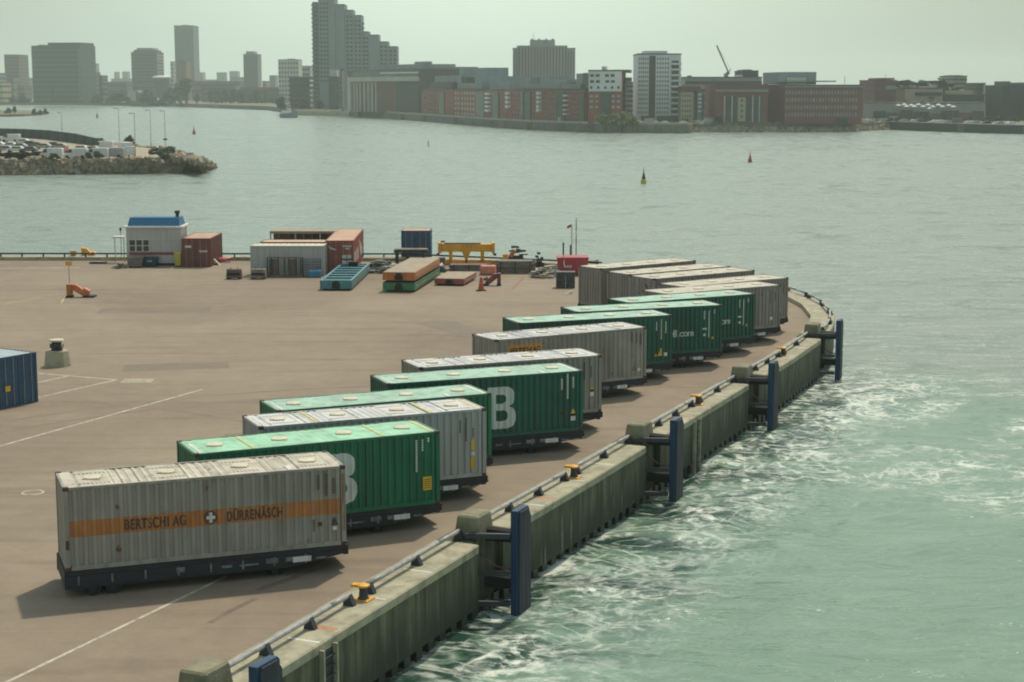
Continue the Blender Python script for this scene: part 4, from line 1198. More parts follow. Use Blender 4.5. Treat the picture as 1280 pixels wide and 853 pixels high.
skip('grit_bin', 'tall lemon yellow bin between the cabin and the maroon container', 222.5, 333.5, 8.5, 1.25, M['yellow_bin'], 'bin', dm=0.6, slope=0.03)
def heap(name, label, px_, py_, wpx, hm, mats, cat='scrap pile', dm=1.6, n=26, seed=1, bars=True, kind=None):
    x, y = G(px_, py_); w_ = wpx * mpp(py_); rn = random.Random(seed)
    e = thing(name, label, cat, (x, y + dm / 2, 0))
    ms_ = [MB() for _ in mats]
    for k in range(n):
        b = ms_[rn.randrange(len(mats))]
        cx = (rn.random() - 0.5) * w_ * 0.9; cy = (rn.random() - 0.5) * dm
        z = rn.random() * hm * (1 - 0.75 * (abs(cx) / (w_ / 2)) ** 2)
        l_ = w_ * (0.12 + rn.random() * 0.3); t_ = 0.05 + rn.random() * 0.16
        Mx = Matrix.Translation((cx, cy, max(z, t_))) @ Matrix.Rotation((rn.random() - 0.5) * 0.8, 4, 'Z') @ Matrix.Rotation((rn.random() - 0.5) * 0.35, 4, 'Y')
        b.box(-l_ / 2, l_ / 2, -0.06 - rn.random() * 0.3, 0.06 + rn.random() * 0.3, -t_ / 2, t_ / 2, Mx)
    b = ms_[0]; b.frustum(-w_ * 0.42, w_ * 0.42, -dm * 0.42, dm * 0.42, 0, hm * 0.5, w_ * 0.08, dm * 0.15)
    for b, m_ in zip(ms_, mats):
        if b.v: b.build('heaped_pieces', m_, e)
    return e
heap('scrap_heap', 'low grey heap at the left end of the cabin', 150, 336, 15, 0.45, [M['grey_junk'], M['grey']], 'heap', 0.8, 10, 4)
# ---- yellow and red things behind the maroon container
x, y = G(269, 331.5)
tr = thing('wheel_chock_stand', 'small cream wedge lying right of the maroon container', 'wedge', (x, y, 0))
b = MB(); b.slab_y([(-0.35, 0.0), (0.45, 0.0), (-0.2, 0.72), (-0.35, 0.72)], -0.2, 0.2); b.build('wedge', M['cream'], tr)
b = MB(); b.box(-0.25, 0.25, -0.235, -0.201, 0.05, 0.16); b.build('foot', M['dark_steel'], tr)
x, y = G(280, 328)
bt = thing('red_dinghy', 'upturned red dinghy with a pale keel band right of the maroon container', 'dinghy', (x, y, 0))
b = MB(); rings = []
for k in range(9):
    t_ = k / 8; wv = 0.42 * math.sin(math.pi * min(1, 0.15 + t_ * 0.9)) + 0.02
    rings.append([(-0.7 + 1.4 * t_, -wv, 0.12), (-0.7 + 1.4 * t_, -wv * 0.75, 0.36), (-0.7 + 1.4 * t_, 0, 0.46), (-0.7 + 1.4 * t_, wv * 0.75, 0.36), (-0.7 + 1.4 * t_, wv, 0.12)])
b.add([p for r in rings for p in r], [[k * 5 + j, k * 5 + j + 1, k * 5 + 6 + j, k * 5 + 5 + j] for k in range(8) for j in range(4)])
b.build('hull', M['crimson'], bt, smooth=True)
b = MB(); b.box(-0.68, 0.68, -0.36, 0.36, 0.0, 0.12); b.build('gunwale', M['cream'], bt)
# ---- goosenecks
def gooseneck(label, px_, py_, wpx, mat, mirror=False, group='goosenecks for roll trailers'):
    x, y = G(px_, py_); w_ = wpx * mpp(py_)
    e = thing('gooseneck', label, 'gooseneck', (x, y, 0), math.pi if mirror else 0, group)
    k = w_ / 2.6
    b = MB(); b.box(-1.2 * k, -0.75 * k, -0.3, 0.3, 0.12, 1.02); b.build('mast', mat, e, bevel=0.03)
    b = MB(); b.slab_y([(-0.749 * k, 0.98), (-0.35 * k, 0.98), (0.75 * k, 0.30), (0.75 * k, 0.13), (0.2 * k, 0.13), (-0.749 * k, 0.62)], -0.26, 0.26); b.build('arm', mat, e, bevel=0.03)
    b = MB(); b.box(-1.25 * k, -0.7 * k, -0.4, 0.4, 0.0, 0.119); b.box(0.3 * k, 1.3 * k, -0.5, 0.5, 0.0, 0.129); b.build('foot_plate', M['black'], e)
    b = MB(); b.box(-0.1 * k, 0.5 * k, -0.28, 0.28, 0.60, 0.80, Matrix.Rotation(0.5, 4, 'Y')); b.build('hose_box', M['salmon'] if mat is M['orange'] else mat, e)
    return e
gooseneck('orange gooseneck with black foot plate standing alone on the open yard', 101, 371.5, 36, M['orange'])
gooseneck('amber gooseneck at the water edge left of the cabin', 112, 323.5, 20, M['spreader'])
gooseneck('dark red gooseneck with black foot beside the orange cone', 614, 357, 26, M['maroon_paint'], True)
def pole_sign(label, px_, py_, h_, mat):
    x, y = G(px_, py_)
    e = thing('marker_post', label, 'post', (x, y, 0), 0)
    b = MB(); b.tube((0, 0, 0), (0, 0, h_), 0.035, n=6); b.build('pole', M['steel_pipe'], e)
    b = MB(); b.box(-0.25, 0.25, -0.03, 0.03, h_ + 0.001, h_ + 0.34); b.build('board', mat, e)
    b = MB(); b.lathe([(0.2, 0), (0.2, 0.05), (0.06, 0.09)], 10); b.build('foot', M['dark_steel'], e)
    return e
pole_sign('marker post with a small amber board right behind the orange gooseneck', 87, 359, 1.75, M['spreader'])
x, y = G(92, 324)
lb = thing('life_buoy_box', 'cream and amber life buoy box on the far edge at left', 'life buoy box', (x, y, 0))
b = MB(); b.tube((0, 0, 0), (0, 0, 0.3), 0.07, n=8); b.build('post', M['spreader'], lb)
b = MB(); b.box(-0.26, 0.26, -0.15, 0.15, 0.301, 0.72); b.build('box', M['spreader'], lb, bevel=0.03)
b = MB(); b.box(-0.34, 0.3, -0.2, 0.2, 0.722, 0.82); b.build('lid', M['cream'], lb)
x, y = G(123, 329.5)
pl = thing('steel_plate_stack', 'flat dark steel plates lying left of the small shelter', 'plates', (x, y, 0))
b = MB(); b.box(-0.75, 0.75, -0.5, 0.5, 0.06, 0.14); b.build('plate', M['dark_steel'], pl)
b = MB(); b.box(-0.65, 0.6, -0.45, 0.45, 0.141, 0.2); b.build('plate', M['grey_junk'], pl)
b = MB(); b.box(-0.6, -0.5, -0.45, 0.45, 0, 0.059); b.box(0.5, 0.6, -0.45, 0.45, 0, 0.059); b.build('bearers', M['brown'], pl)
# ---- two weights
for px_, lab in ((292, 'brown concrete weight standing alone on the yard between maroon and pale grey containers'), (322.5, 'grey concrete weight at the left foot of the pale grey container')):
    x, y = G(px_, 349.5); wv = 19 * mpp(349.5)
    e = thing('concrete_weight', lab, 'weight', (x, y + 0.4, 0), 0, 'concrete weights on the yard')
    mt = M['brown'] if px_ < 300 else M['grey_junk']
    b = MB(); b.frustum(-wv / 2, wv / 2, -0.4, 0.4, 0.1, 0.85, 0.05, 0.04); b.build('body', mt, e, bevel=0.03)
    b = MB(); b.box(-wv / 2 + 0.1, wv / 2 - 0.1, -0.43, -0.395, 0.35, 0.55); b.build('slot', M['black'], e)
    b = MB(); b.box(-wv / 2 + 0.05, -wv / 2 + 0.3, -0.35, 0.35, 0, 0.099); b.box(wv / 2 - 0.3, wv / 2 - 0.05, -0.35, 0.35, 0, 0.099); b.build('feet', M['black'], e)
    b = MB()
    for sx in (-0.3, 0.3): b.tube((sx, -0.05, 0.84), (sx, 0.05, 0.96), 0.03, n=6); b.tube((sx, 0.05, 0.96), (sx, 0.15, 0.84), 0.03, n=6)
    b.build('lifting_eyes', M['rust_steel'], e)
# ---- pale grey container, seen from the side, and the ones behind it
x, y = G(359.5, 345.5); wv = 92 * mpp(345.5)
store_box('shipping_container', 'pale grey container seen side on, with racks leaning in front of it', 'container', (x, y + 1.22), math.pi / 2, wv, 2.44, 2.62, M['pale_grey'], M['cream'], ribs=0.5)
store_box('shipping_container', 'container with a faded orange roof edge directly behind the pale grey one', 'container', (x + 0.4, y + 4.2), math.pi / 2, wv, 2.44, 2.68, M['brown'], M['pink_roof'])
x2, y2 = G(380, 327.5)
oc = thing('open_side_container', 'brown open sided container with posts, behind the faded orange roofed one', 'container', (x2, y2 + 1.2, 0))
wv = 84 * mpp(327.5)
b = MB(); b.box(-wv / 2, wv / 2, -1.2, 1.2, 2.62, 2.85); b.build('roof', M['trailer_top'], oc)
b = MB(); b.box(-wv / 2, wv / 2, -1.2, 1.2, 0, 0.2); b.build('floor', M['brown'], oc)
b = MB(); b.box(-wv / 2 + 0.01, wv / 2 - 0.01, 1.05, 1.19, 0.201, 2.619); b.build('back_panel', M['brown'], oc)
for k in range(9):
    b = MB(); xx = -wv / 2 + 0.06 + k * (wv - 0.12) / 8; b.box(xx - 0.06, xx + 0.06, -1.19, -1.05, 0.201, 2.619); b.build('post', M['brown'] if k % 3 else M['pale_grey'], oc)
# racks in front
x, y = G(357, 346.5); wv = 45 * mpp(346.5)
rk = thing('steel_rack', 'dark upright steel rack leaning in front of the pale grey container', 'rack', (x, y, 0))
b = MB()
for fx in (-0.5, -0.38, -0.2, -0.02, 0.1, 0.3, 0.48): b.box(fx * wv - 0.05, fx * wv + 0.05, -0.05, 0.05, 0.15, 1.62)
b.build('uprights', M['dark_steel'], rk)
b = MB(); b.box(-wv / 2, wv / 2, -0.06, 0.06, 1.621, 1.72); b.box(-wv / 2, wv / 2, -0.3, 0.3, 0.0, 0.149); b.build('rails', M['brown'], rk)
b = MB(); b.box(-wv * 0.46, -wv * 0.25, 0.06, 0.2, 0.15, 1.5); b.box(wv * 0.12, wv * 0.28, 0.06, 0.2, 0.15, 1.5); b.build('infill_boards', M['brown'], rk)
x, y = G(388, 346); wv = 24 * mpp(346)
cg = thing('mesh_cage', 'grey mesh cage panel in front of the right end of the pale grey container', 'cage', (x, y + 0.2, 0))
b = MB()
for k in range(9): b.box(-wv / 2 + k * wv / 8 - 0.012, -wv / 2 + k * wv / 8 + 0.012, -0.012, 0.012, 0.05, 1.5)
for k in range(7): b.box(-wv / 2, wv / 2, -0.030, -0.013, 0.05 + k * 0.24, 0.075 + k * 0.24)
b.build('mesh', M['dark_steel'], cg)
b = MB(); b.box(-wv / 2 - 0.05, -wv / 2 - 0.013, -0.03, 0.03, 0, 1.55); b.box(wv / 2 + 0.013, wv / 2 + 0.05, -0.03, 0.03, 0, 1.55); b.build('frame', M['dark_steel'], cg)
x, y = G(393.5, 347); wv = 17 * mpp(347)
bc = thing('covered_crate', 'low crate under a blue cover at the foot of the mesh cage', 'crate', (x, y, 0))
b = MB(); b.frustum(-wv / 2, wv / 2, -0.4, 0.4, 0.08, 0.62, 0.05, 0.05); b.build('cover', M['blue_tarp'], bc, bevel=0.06)
b = MB(); b.box(-wv / 2 + 0.06, wv / 2 - 0.06, -0.36, 0.36, 0, 0.079); b.build('pallet', M['grey_junk'], bc)
# ---- big red container
x, y = G(423.5, 341.5)
rc = store_box('shipping_container', 'tall red container with white marks on its doors and big white letters on its side', 'container', (x, y + 6.1), R(1.0), 12.19, 2.44, 2.85, M['red_paint'], M['pink_roof'])
for (x0, x1, z0, z1) in ((0.22, 0.58, 1.28, 1.58), (0.66, 1.0, 1.28, 1.58), (0.22, 0.58, 0.78, 1.08), (0.66, 1.0, 0.78, 1.08)):
    b = MB(); b.box(x0, x1, -6.145, -6.08, z0, z1); b.build('placard', M['white_label'], rc)
b = MB(); b.add([(-1.0, -6.12, 2.4), (-0.2, -6.12, 2.02), (-0.35, -6.12, 1.98), (-0.85, -6.12, 2.08)], [[0, 1, 2, 3]]); b.build('door_emblem', M['white_letter'], rc)
b = MB(); b.box(0.25, 1.05, -6.135, -6.08, 2.3, 2.4); b.box(0.5, 0.9, -6.134, -6.08, 2.08, 2.2); b.build('door_lettering', M['white_letter'], rc)
b = MB(); xx0, xx1 = 1.185, 1.215
for (y0, y1, z0, z1) in ((-5.2, -4.8, 0.75, 1.7), (-4.1, -3.7, 0.75, 1.7), (-3.1, -2.7, 0.75, 1.75), (-1.9, -1.5, 0.75, 1.8), (-0.9, -0.5, 0.75, 1.8), (2.4, 2.9, 0.7, 1.9), (3.6, 4.1, 0.7, 1.5)):
    b.box(xx0, xx1, y0, y1, z0, z1)
b.add([(xx1, 0.6, 2.35), (xx1, 1.1, 2.35), (xx1, 2.9, 0.7), (xx1, 2.3, 0.7)], [[0, 1, 2, 3]])
b.build('side_lettering', M['white_letter'], rc)
# ---- low trailers
def low_trailer(name, label, px_, py_, wpx, far, H, mat, top, rz, ladder_like=False, L=12.0, group='low trailers parked on the yard', base=0.0, loc=None):
    wv = wpx * mpp(py_)
    x, y = loc or G(px_, py_)
    c = Vector((x, y)) + Vector((-math.sin(rz), math.cos(rz))) * L / 2
    e = thing(name, label, 'trailer', (c.x, c.y, base), rz, group)
    for sx in (-1, 1):
        b = MB(); x0, x1 = sorted((sx * wv / 2, sx * (wv / 2 - 0.2)))
        b.box(x0, x1, -L / 2, L / 2, 0.14, H)
        b.build('side_beam', mat, e, bevel=0.01)
        b = MB()
        for k in range(9):
            yy = -L / 2 + 0.7 + k * (L - 1.2) / 9
            xa, xb = sorted((sx * (wv / 2 + 0.001), sx * (wv / 2 + 0.03)))
            b.box(xa, xb, yy, yy + 0.6, H * 0.45, H * 0.72)
        b.build('pockets', M['trailer_top'] if mat is not M['maroon_paint'] else M['crimson'], e)
    b = MB(); b.box(-wv / 2 + 0.201, wv / 2 - 0.201, -L / 2 + 0.02, -L / 2 + 0.25, 0.14, H - 0.01); b.build('end_beam', mat, e); b = MB(); b.box(-wv / 2 + 0.201, wv / 2 - 0.201, L / 2 - 0.25, L / 2 - 0.02, 0.14, H - 0.01); b.build('end_beam', mat, e)
    b = MB(); b.box(-0.32, 0.32, -L / 2 - 0.03, -L / 2 + 0.019, 0.18, H * 0.72); b.box(-0.22, 0.22, -L / 2 - 0.03, -L / 2 + 0.0195, H * 0.74, H * 0.95); b.build('coupling_socket', M['black'], e)
    if ladder_like:
        for k in range(7):
            b = MB(); yy = -L / 2 + 1.2 + k * (L - 2.2) / 6; b.box(-wv / 2 + 0.201, wv / 2 - 0.201, yy - 0.25, yy + 0.25, H - 0.3, H - 0.05); b.build('cross_member', top, e)
        b = MB(); b.box(-wv / 2 + 0.201, wv / 2 - 0.201, -L / 2 + 0.26, L / 2 - 0.26, 0.2, 0.28); b.build('floor', M['dark_steel'], e)
        b = MB(); b.box(-0.4, 0.4, L / 2 - 1.6, L / 2 - 0.9, H - 0.049, H + 0.3); b.build('winch_box', M['black'], e)
    else:
        b = MB(); b.box(-wv / 2 + 0.03, wv / 2 - 0.03, -L / 2 + 0.03, L / 2 - 0.03, H + 0.001, H + 0.05); b.build('deck', top, e)
    for sx in (-0.6, 0.6):
        for yy in (L / 2 - 2.0, L / 2 - 2.9):
            b = MB(); b.tube((sx - 0.2, yy, 0.22), (sx + 0.2, yy, 0.22), 0.22, n=10); b.build('wheel', M['black'], e)
    b = MB(); b.box(-wv / 2 + 0.2, wv / 2 - 0.2, -L / 2 + 0.5, -L / 2 + 0.9, 0, 0.139); b.build('skid', M['black'], e)
    return e
low_trailer('low_trailer', 'teal open frame trailer with cross members in front of the tall red container', 420, 363.5, 40, 338, 0.82, M['teal'], M['teal'], R(-1.5), True, 13.0)
gl = low_trailer('low_trailer', 'green trailer lying under the orange trailer in the two high stack', 498.5, 365.5, 41, 324, 0.74, M['green_trailer'], M['dark_steel'], R(-7.5), False, 11.5)
low_trailer('low_trailer', 'orange trailer with beige deck stacked on the green trailer', 498.5, 365.5, 41, 324, 0.74, M['orange'], M['trailer_top'], R(-7.5), False, 11.5, base=0.80, loc=G(498.5, 365.5))
low_trailer('low_trailer', 'low red trailer with beige deck right of the orange and green stack', 561.5, 357.5, 38, 340, 0.55, M['red_paint'], M['trailer_top'], R(-10), False, 5.2)
# ---- blue container and steel table
x, y = G(520, 325); store_box('shipping_container', 'small blue ended container at the water edge behind the dark steel bench', 'container', (x, y + 1.5), 0, 3.0, 2.75, 2.75, M['blue_paint'], M['pink_roof'])
x, y = G(514, 329); wv = 42 * mpp(329)
bn = thing('steel_bench', 'dark heavy steel bench in front of the small blue container', 'bench', (x, y, 0))
b = MB(); b.box(-wv / 2, wv / 2, -0.6, 0.6, 1.0, 1.25); b.build('top', M['dark_steel'], bn)
b = MB(); b.box(-wv / 2 + 0.05, wv / 2 - 0.05, -0.65, 0.62, 1.251, 1.33); b.build('cover_boards', M['grey_junk'], bn)
for sx in (-0.42, -0.1, 0.38):
    b = MB(); b.box(sx * wv - 0.12, sx * wv + 0.12, -0.5, 0.5, 0, 0.999); b.build('leg', M['dark_steel'], bn)
heap('scrap_heap', 'grey heap of scrap between the tall red container and the dark steel bench', 478, 342, 36, 1.0, [M['grey_junk'], M['grey'], M['dark_steel'], M['pale_grey']], 'scrap pile', 2.5, 46, 11)
heap('timber_pile', 'small dark pile with a white sack right of the orange trailer', 551, 341, 14, 0.7, [M['dark_steel'], M['white_label'], M['grey_junk']], 'pile', 1.2, 14, 6)
# ---- yellow spreader
x, y = G(583, 331); wv = 71 * mpp(331)
sp = thing('lifting_spreader', 'amber lifting spreader frame standing on legs at the water edge', 'spreader', (x, y + 0.6, 0))
b = MB(); b.box(-wv / 2 + 0.3, wv / 2 - 0.3, -0.35, 0.35, 1.15, 1.85); b.build('main_beam', M['spreader'], sp, bevel=0.03)
b = MB(); b.box(-wv / 2 + 0.55, wv * 0.25, -0.30, 0.30, 1.851, 1.95); b.build('cable_tray', M['brown'], sp)
for sx in (-1, 1):
    b = MB(); x0, x1 = sorted((sx * wv / 2, sx * (wv / 2 - 0.299))); b.box(x0, x1, -0.5, 0.5, 1.02, 1.98); b.build('end_beam', M['spreader'], sp, bevel=0.03)
    b = MB(); b.box(sx * wv * 0.28 - 0.16, sx * wv * 0.28 + 0.16, -0.25, 0.25, 0.35, 1.149); b.build('leg', M['spreader'], sp)
    b = MB(); b.box(sx * wv / 2 - 0.14, sx * wv / 2 + 0.14, -0.45, -0.15, 0.8, 1.019); b.build('twist_lock', M['dark_steel'], sp)
b = MB(); b.slab_y([(-0.55, 1.5), (0.5, 1.5), (0.12, 0.45), (-0.14, 0.45)], -0.42, -0.352); b.build('hanger', M['spreader'], sp)
b = MB(); b.tube((0, -0.38, 0.45), (0, -0.38, 0.12), 0.10, n=8); b.box(-0.3, 0.3, -0.55, -0.2, 0.0, 0.119); b.build('hook', M['maroon_paint'], sp)
b = MB(); b.box(-wv / 2 + 0.1, wv / 2 - 0.2, 0.1, 0.3, 0.2, 0.349); b.box(-wv / 2 + 0.1, wv / 2 - 0.2, -0.349, -0.15, 0.02, 0.2); b.build('ground_frame', M['spreader'], sp)
b = MB(); b.box(-wv / 2 + 0.25, -wv / 2 + 0.6, -0.2, 0.2, 1.99, 2.15); b.build('lamp_box', M['grey_junk'], sp)
skip('steel_drum_crate', 'small brown crate at the left foot of the amber spreader', 552, 333, 8, 0.75, M['brown'], 'crate', dm=0.5, slope=0.03)
x, y = G(604, 338); 
# ---- planks, cone, odds
def plank_pile(label, x0, x1, py_, hm, seed):
    x, y = G((x0 + x1) / 2, py_); wv = (x1 - x0) * mpp(py_); rn = random.Random(seed)
    e = thing('plank_pile', label, 'plank pile', (x, y + 0.8, 0), 0, 'piles of grey planks')
    z = 0; k = 0
    while z < hm:
        b = MB(); t_ = 0.16
        for q in range(6):
            yy = -0.75 + q * 0.25; b.box(-wv / 2 + rn.random() * 0.4, wv / 2 - rn.random() * 0.4, yy + 0.01, yy + 0.24, z, z + t_ - 0.01)
        b.build('plank_layer', M['grey_junk'] if k % 2 else M['brown'] if k == 2 else M['grey_junk'], e)
        z += t_ + 0.03; k += 1
    b = MB()
    for sx in (-0.35, 0.0, 0.35): b.box(sx * wv - 0.04, sx * wv + 0.04, -0.78, -0.76, 0.0, hm)
    b.build('banding', M['dark_steel'], e)
    return e
plank_pile('low pile of grey planks in front of the amber spreader', 560, 612, 339, 0.55, 2)
plank_pile('higher pile of grey planks behind the salmon cover', 618, 670, 342.5, 1.05, 5)
heap('scrap_heap', 'dark scrap lying on top of and behind the higher plank pile', 645, 332, 26, 1.7, [M['dark_steel'], M['black'], M['brown']], 'scrap pile', 1.0, 24, 21)
x, y = G(632, 335)
yb = thing('amber_box', 'amber post box between the spreader and the dark scrap', 'box', (x, y, 0))
b = MB(); b.box(-0.25, 0.25, -0.2, 0.2, 0.7, 1.25); b.build('body', M['spreader'], yb, bevel=0.03)
b = MB(); b.box(-0.1, 0.1, -0.1, 0.1, 0, 0.699); b.build('post', M['spreader'], yb)
b = MB(); b.tube((0.45, 0.2, 1.0), (0.8, 0.2, 1.6), 0.2, n=8); b.build('lamp', M['orange'], yb)
x, y = G(610, 344.5); wv = 20 * mpp(344.5)
sc_ = thing('covered_crate', 'crate under a salmon cover behind the dark red gooseneck', 'crate', (x, y + 0.6, 0), R(-6))
b = MB(); b.frustum(-wv / 2, wv / 2, -0.55, 0.55, 0.1, 0.8, 0.04, 0.06); b.build('cover', M['salmon'], sc_, bevel=0.05)
b = MB(); b.box(-wv / 2 + 0.06, wv / 2 - 0.06, -0.5, 0.5, 0, 0.099); b.build('pallet', M['grey_junk'], sc_)
x, y = G(601.5, 363.5)
cn = thing('traffic_cone', 'tall orange red cone standing on the open asphalt', 'cone', (x, y, 0))
b = MB(); b.lathe([(0.26, 0.06), (0.20, 0.4), (0.12, 0.95), (0.09, 1.08)], 14); b.build('cone_body', M['cone'], cn, smooth=False)
b = MB(); b.box(-0.4, 0.4, -0.4, 0.4, 0, 0.06); b.build('base', M['black'], cn)
b = MB(); b.lathe([(0.188, 0.55), (0.168, 0.66)], 14); b.build('band', M['salmon'], cn)
heap('scrap_heap', 'pale pile of bent steel left of the crimson skip', 684, 348, 38, 0.85, [M['grey_junk'], M['pale_grey'], M['grey'], M['cream']], 'scrap pile', 2.4, 40, 31)
heap('scrap_heap', 'small dark heap standing behind the pale bent steel', 674, 334, 10, 1.3, [M['dark_steel'], M['black']], 'scrap pile', 0.8, 12, 33)
x, y = G(716, 344); wv = 40 * mpp(344)
rs = skip('steel_skip', 'crimson skip with small white lettering and pipes standing in it', 716, 345, 39, 1.55, M['crimson'], dm=2.2)
b = MB()
for k in range(3): b.box(-0.75 + k * 0.24, -0.58 + k * 0.24, -1.14, -1.10, 0.72, 0.9)
b.build('lettering', M['white_letter'], rs)
b = MB(); b.tube((-0.75, -1.15, 0.9), (-0.8, -1.0, 1.75), 0.05, n=6); b.build('white_tube', M['white_label'], rs)
for px_, py_, h_, lab, mt in ((704, 340, 2.6, 'short dark post behind the left end of the crimson skip', 'dark_steel'), (713, 339, 2.3, 'second short dark post behind the crimson skip', 'dark_steel'), (720, 338, 4.6, 'tallest red and white pole rising behind the crimson skip', 'red_paint'), (714.5, 337, 3.9, 'thin pale pole with a drooping red and white flag behind the crimson skip', 'pale_grey')):
    x, y = G(px_, py_)
    e = thing('thin_pole', lab, 'pole', (x, y, 0), 0, 'poles behind the crimson skip')
    b = MB(); b.tube((0, 0, 0), (0, 0, h_), 0.045 if h_ > 3 else 0.07, n=6); b.build('pole', M[mt], e)
    b = MB(); b.lathe([(0.2, 0), (0.2, 0.06), (0.08, 0.1)], 8); b.build('foot', M['dark_steel'], e)
    if abs(h_ - 3.9) < 0.01:
        b = MB(); b.add([(-0.42, 0, 3.62), (-0.03, 0, 3.80), (-0.03, 0, 4.05), (-0.42, 0, 3.86), (-0.42, 0.02, 3.62), (-0.03, 0.02, 3.80), (-0.03, 0.02, 4.05), (-0.42, 0.02, 3.86)], [[0, 1, 2, 3], [7, 6, 5, 4], [0, 4, 5, 1], [1, 5, 6, 2], [2, 6, 7, 3], [3, 7, 4, 0]]); b.build('flag', M['red_paint'], e)
    if h_ > 4.5:
        b = MB(); b.tube((0, 0, 3.0), (0, 0, 3.6), 0.06, n=6); b.tube((0, 0, 4.2), (0, 0, 4.62), 0.06, n=6); b.build('white_band', M['white_label'], e)
x, y = G(731, 333)
dp = thing('drain_pipe', 'dark pipe lying along the far edge right of the poles', 'pipe', (x, y, 0))
b = MB(); b.tube((-1.0, 0, 0.35), (1.0, 0, 0.35), 0.16, n=10); b.tube((0.98, 0, 0.35), (1.25, 0, 0.35), 0.24, n=10); b.build('pipe', M['brown'], dp)
b = MB(); b.box(-0.7, -0.5, -0.2, 0.2, 0, 0.189); b.box(0.5, 0.7, -0.2, 0.2, 0, 0.189); b.build('saddles', M['concrete'], dp)
# black crates: two stacks of four
x, y = G(707, 360.5)
cm = None
for sx, sl_ in ((-0.39, 'left'), (0.39, 'right')):
    for k in range(5):
        if cm is None:
            b = MB(); b.box(-0.36, 0.36, -0.45, 0.45, 0.03, 0.22); b.box(-0.36, -0.24, -0.45, 0.45, 0, 0.0299); b.box(0.24, 0.36, -0.45, 0.45, 0, 0.0299); b.box(-0.385, 0.385, -0.47, 0.47, 0.2201, 0.26)
            cm = b.mesh('plastic_crate', wm('black_grey_plastic', (0.045, 0.048, 0.055), 0.55, 0.3, 2, (0.15, 0.14, 0.13), 0.5))
        o = link('plastic_crate', cm); o.location = (x + sx, y + 0.45, k * 0.262)
        place = ('bottom', 'second from the bottom', 'middle', 'second from the top', 'topmost')[k]
        tag(o, f'dark plastic crate, {place} of the {sl_} stack by the crimson skip', 'crate', 'stacked dark plastic crates')
x, y = G(711, 367.5)
lt = thing('scrap_sheet', 'small white crumpled sheet lying on the asphalt in front of the dark crates', 'litter', (x, y, 0))
b = MB(); b.box(-0.3, 0.05, -0.12, 0.1, 0, 0.05, Matrix.Rotation(0.2, 4, 'Z')); b.build('sheet', M['white_label'], lt)
b = MB(); b.box(0.0, 0.32, -0.05, 0.16, 0.0, 0.14, Matrix.Rotation(-0.3, 4, 'Y')); b.build('folded_edge', M['white_label'], lt)
# ---- blue container at the left border
x, y = G(48, 502.5)
xa, ya = G(6, 511)
ang = math.atan2(y - ya, x - xa)
ev = Vector((math.cos(ang), math.sin(ang))); nv = Vector((-ev.y, ev.x))
pc = Vector((x, y)) - ev * 1.22 + nv * 3.03
store_box('shipping_container', 'weathered blue container with end doors cut by the left border', 'container', (pc.x, pc.y), ang, 6.06, 2.44, 2.6, M['blue_paint'], M['blue_roof'])
bl_ = pc - nv * 3.05 - ev * 0.85
b = MB(); b.box(-0.16, 0.16, -0.012, 0.012, -0.14, 0.14)
o = b.build('placard', M['yellow_label']); 
for q in SC.objects:
    if q.get('label') == 'weathered blue container with end doors cut by the left border': o.parent = q
o.location = (-0.75, -3.06, 0.98)
x, y = G(2, 509)
dk = thing('cable_drum_box', 'dark maroon box at the left border by the foot of the blue container', 'box', (x - 0.3, y - 0.3, 0))
b = MB(); b.box(-0.5, 0.35, -0.4, 0.3, 0.05, 0.55); b.build('body', M['maroon_paint'], dk, bevel=0.03)
b = MB(); b.box(-0.54, 0.39, -0.44, 0.34, 0.551, 0.62); b.build('lid', M['brown'], dk)
# ---- lamp on concrete foot
x, y = G(72, 457.5)
ft = thing('yard_lamp', 'squat yard lamp with pale cap on an eight sided concrete foot', 'lamp', (x, y, 0))
b = MB(); b.lathe([(0.78, 0), (0.72, 0.5), (0.66, 0.88), (0.62, 0.92)], 8); b.build('concrete_foot', M['concrete'], ft)
b = MB(); b.lathe([(0.34, 0.921), (0.34, 1.02), (0.28, 1.05), (0.28, 1.42)], 10); b.box(-0.3, 0.3, -0.38, -0.2, 1.1, 1.35); b.build('housing', M['dark_steel'], ft)
b = MB(); b.lathe([(0.30, 1.421), (0.45, 1.47), (0.42, 1.55), (0.1, 1.6)], 12); b.build('cap', M['cream'], ft)
b = MB(); b.tube((0.3, -0.1, 0.95), (0.42, -0.1, 1.3), 0.04, n=6); b.build('bracket', M['steel_pipe'], ft)

# ------------------------------------------------------------------ buoys
def buoy(label, px_, py_, wpx, hpx, body, base, group='navigation buoys in the harbour'):
    x, y = G(px_, py_, WATER_Z); m_ = dep(y, WATER_Z) / FPX; h_ = hpx * m_; r_ = max(wpx * m_ / 2, 0.25)
    e = thing('channel_buoy', label, 'buoy', (x, y, WATER_Z), 0, group)
    b = MB(); b.lathe([(r_ * 0.8, -0.5), (r_, -0.1), (r_, h_ * 0.22), (r_ * 0.75, h_ * 0.28)], 12); b.build('float', base, e)
    b = MB(); b.lathe([(r_ * 0.74, h_ * 0.281), (r_ * 0.22, h_ * 0.68)], 10); b.build('tower', body, e)
    b = MB(); b.tube((0, 0, h_ * 0.68), (0, 0, h_), r_ * 0.10, n=6); b.tube((0, 0, h_ * 0.74), (0, 0, h_ * 0.84), r_ * 0.22, r_ * 0.05, n=6); b.build('top_mark', M['dark_steel'] if body is M['buoy_dark'] else body, e)
    return e
M['buoy_dark'] = wm('black_buoy_paint', (0.02, 0.022, 0.022), 0.5)
M['buoy_red'] = wm('red_buoy_paint', (0.36, 0.04, 0.04), 0.5)
M['buoy_yellow'] = wm('yellow_buoy_paint', (0.55, 0.42, 0.08), 0.5)
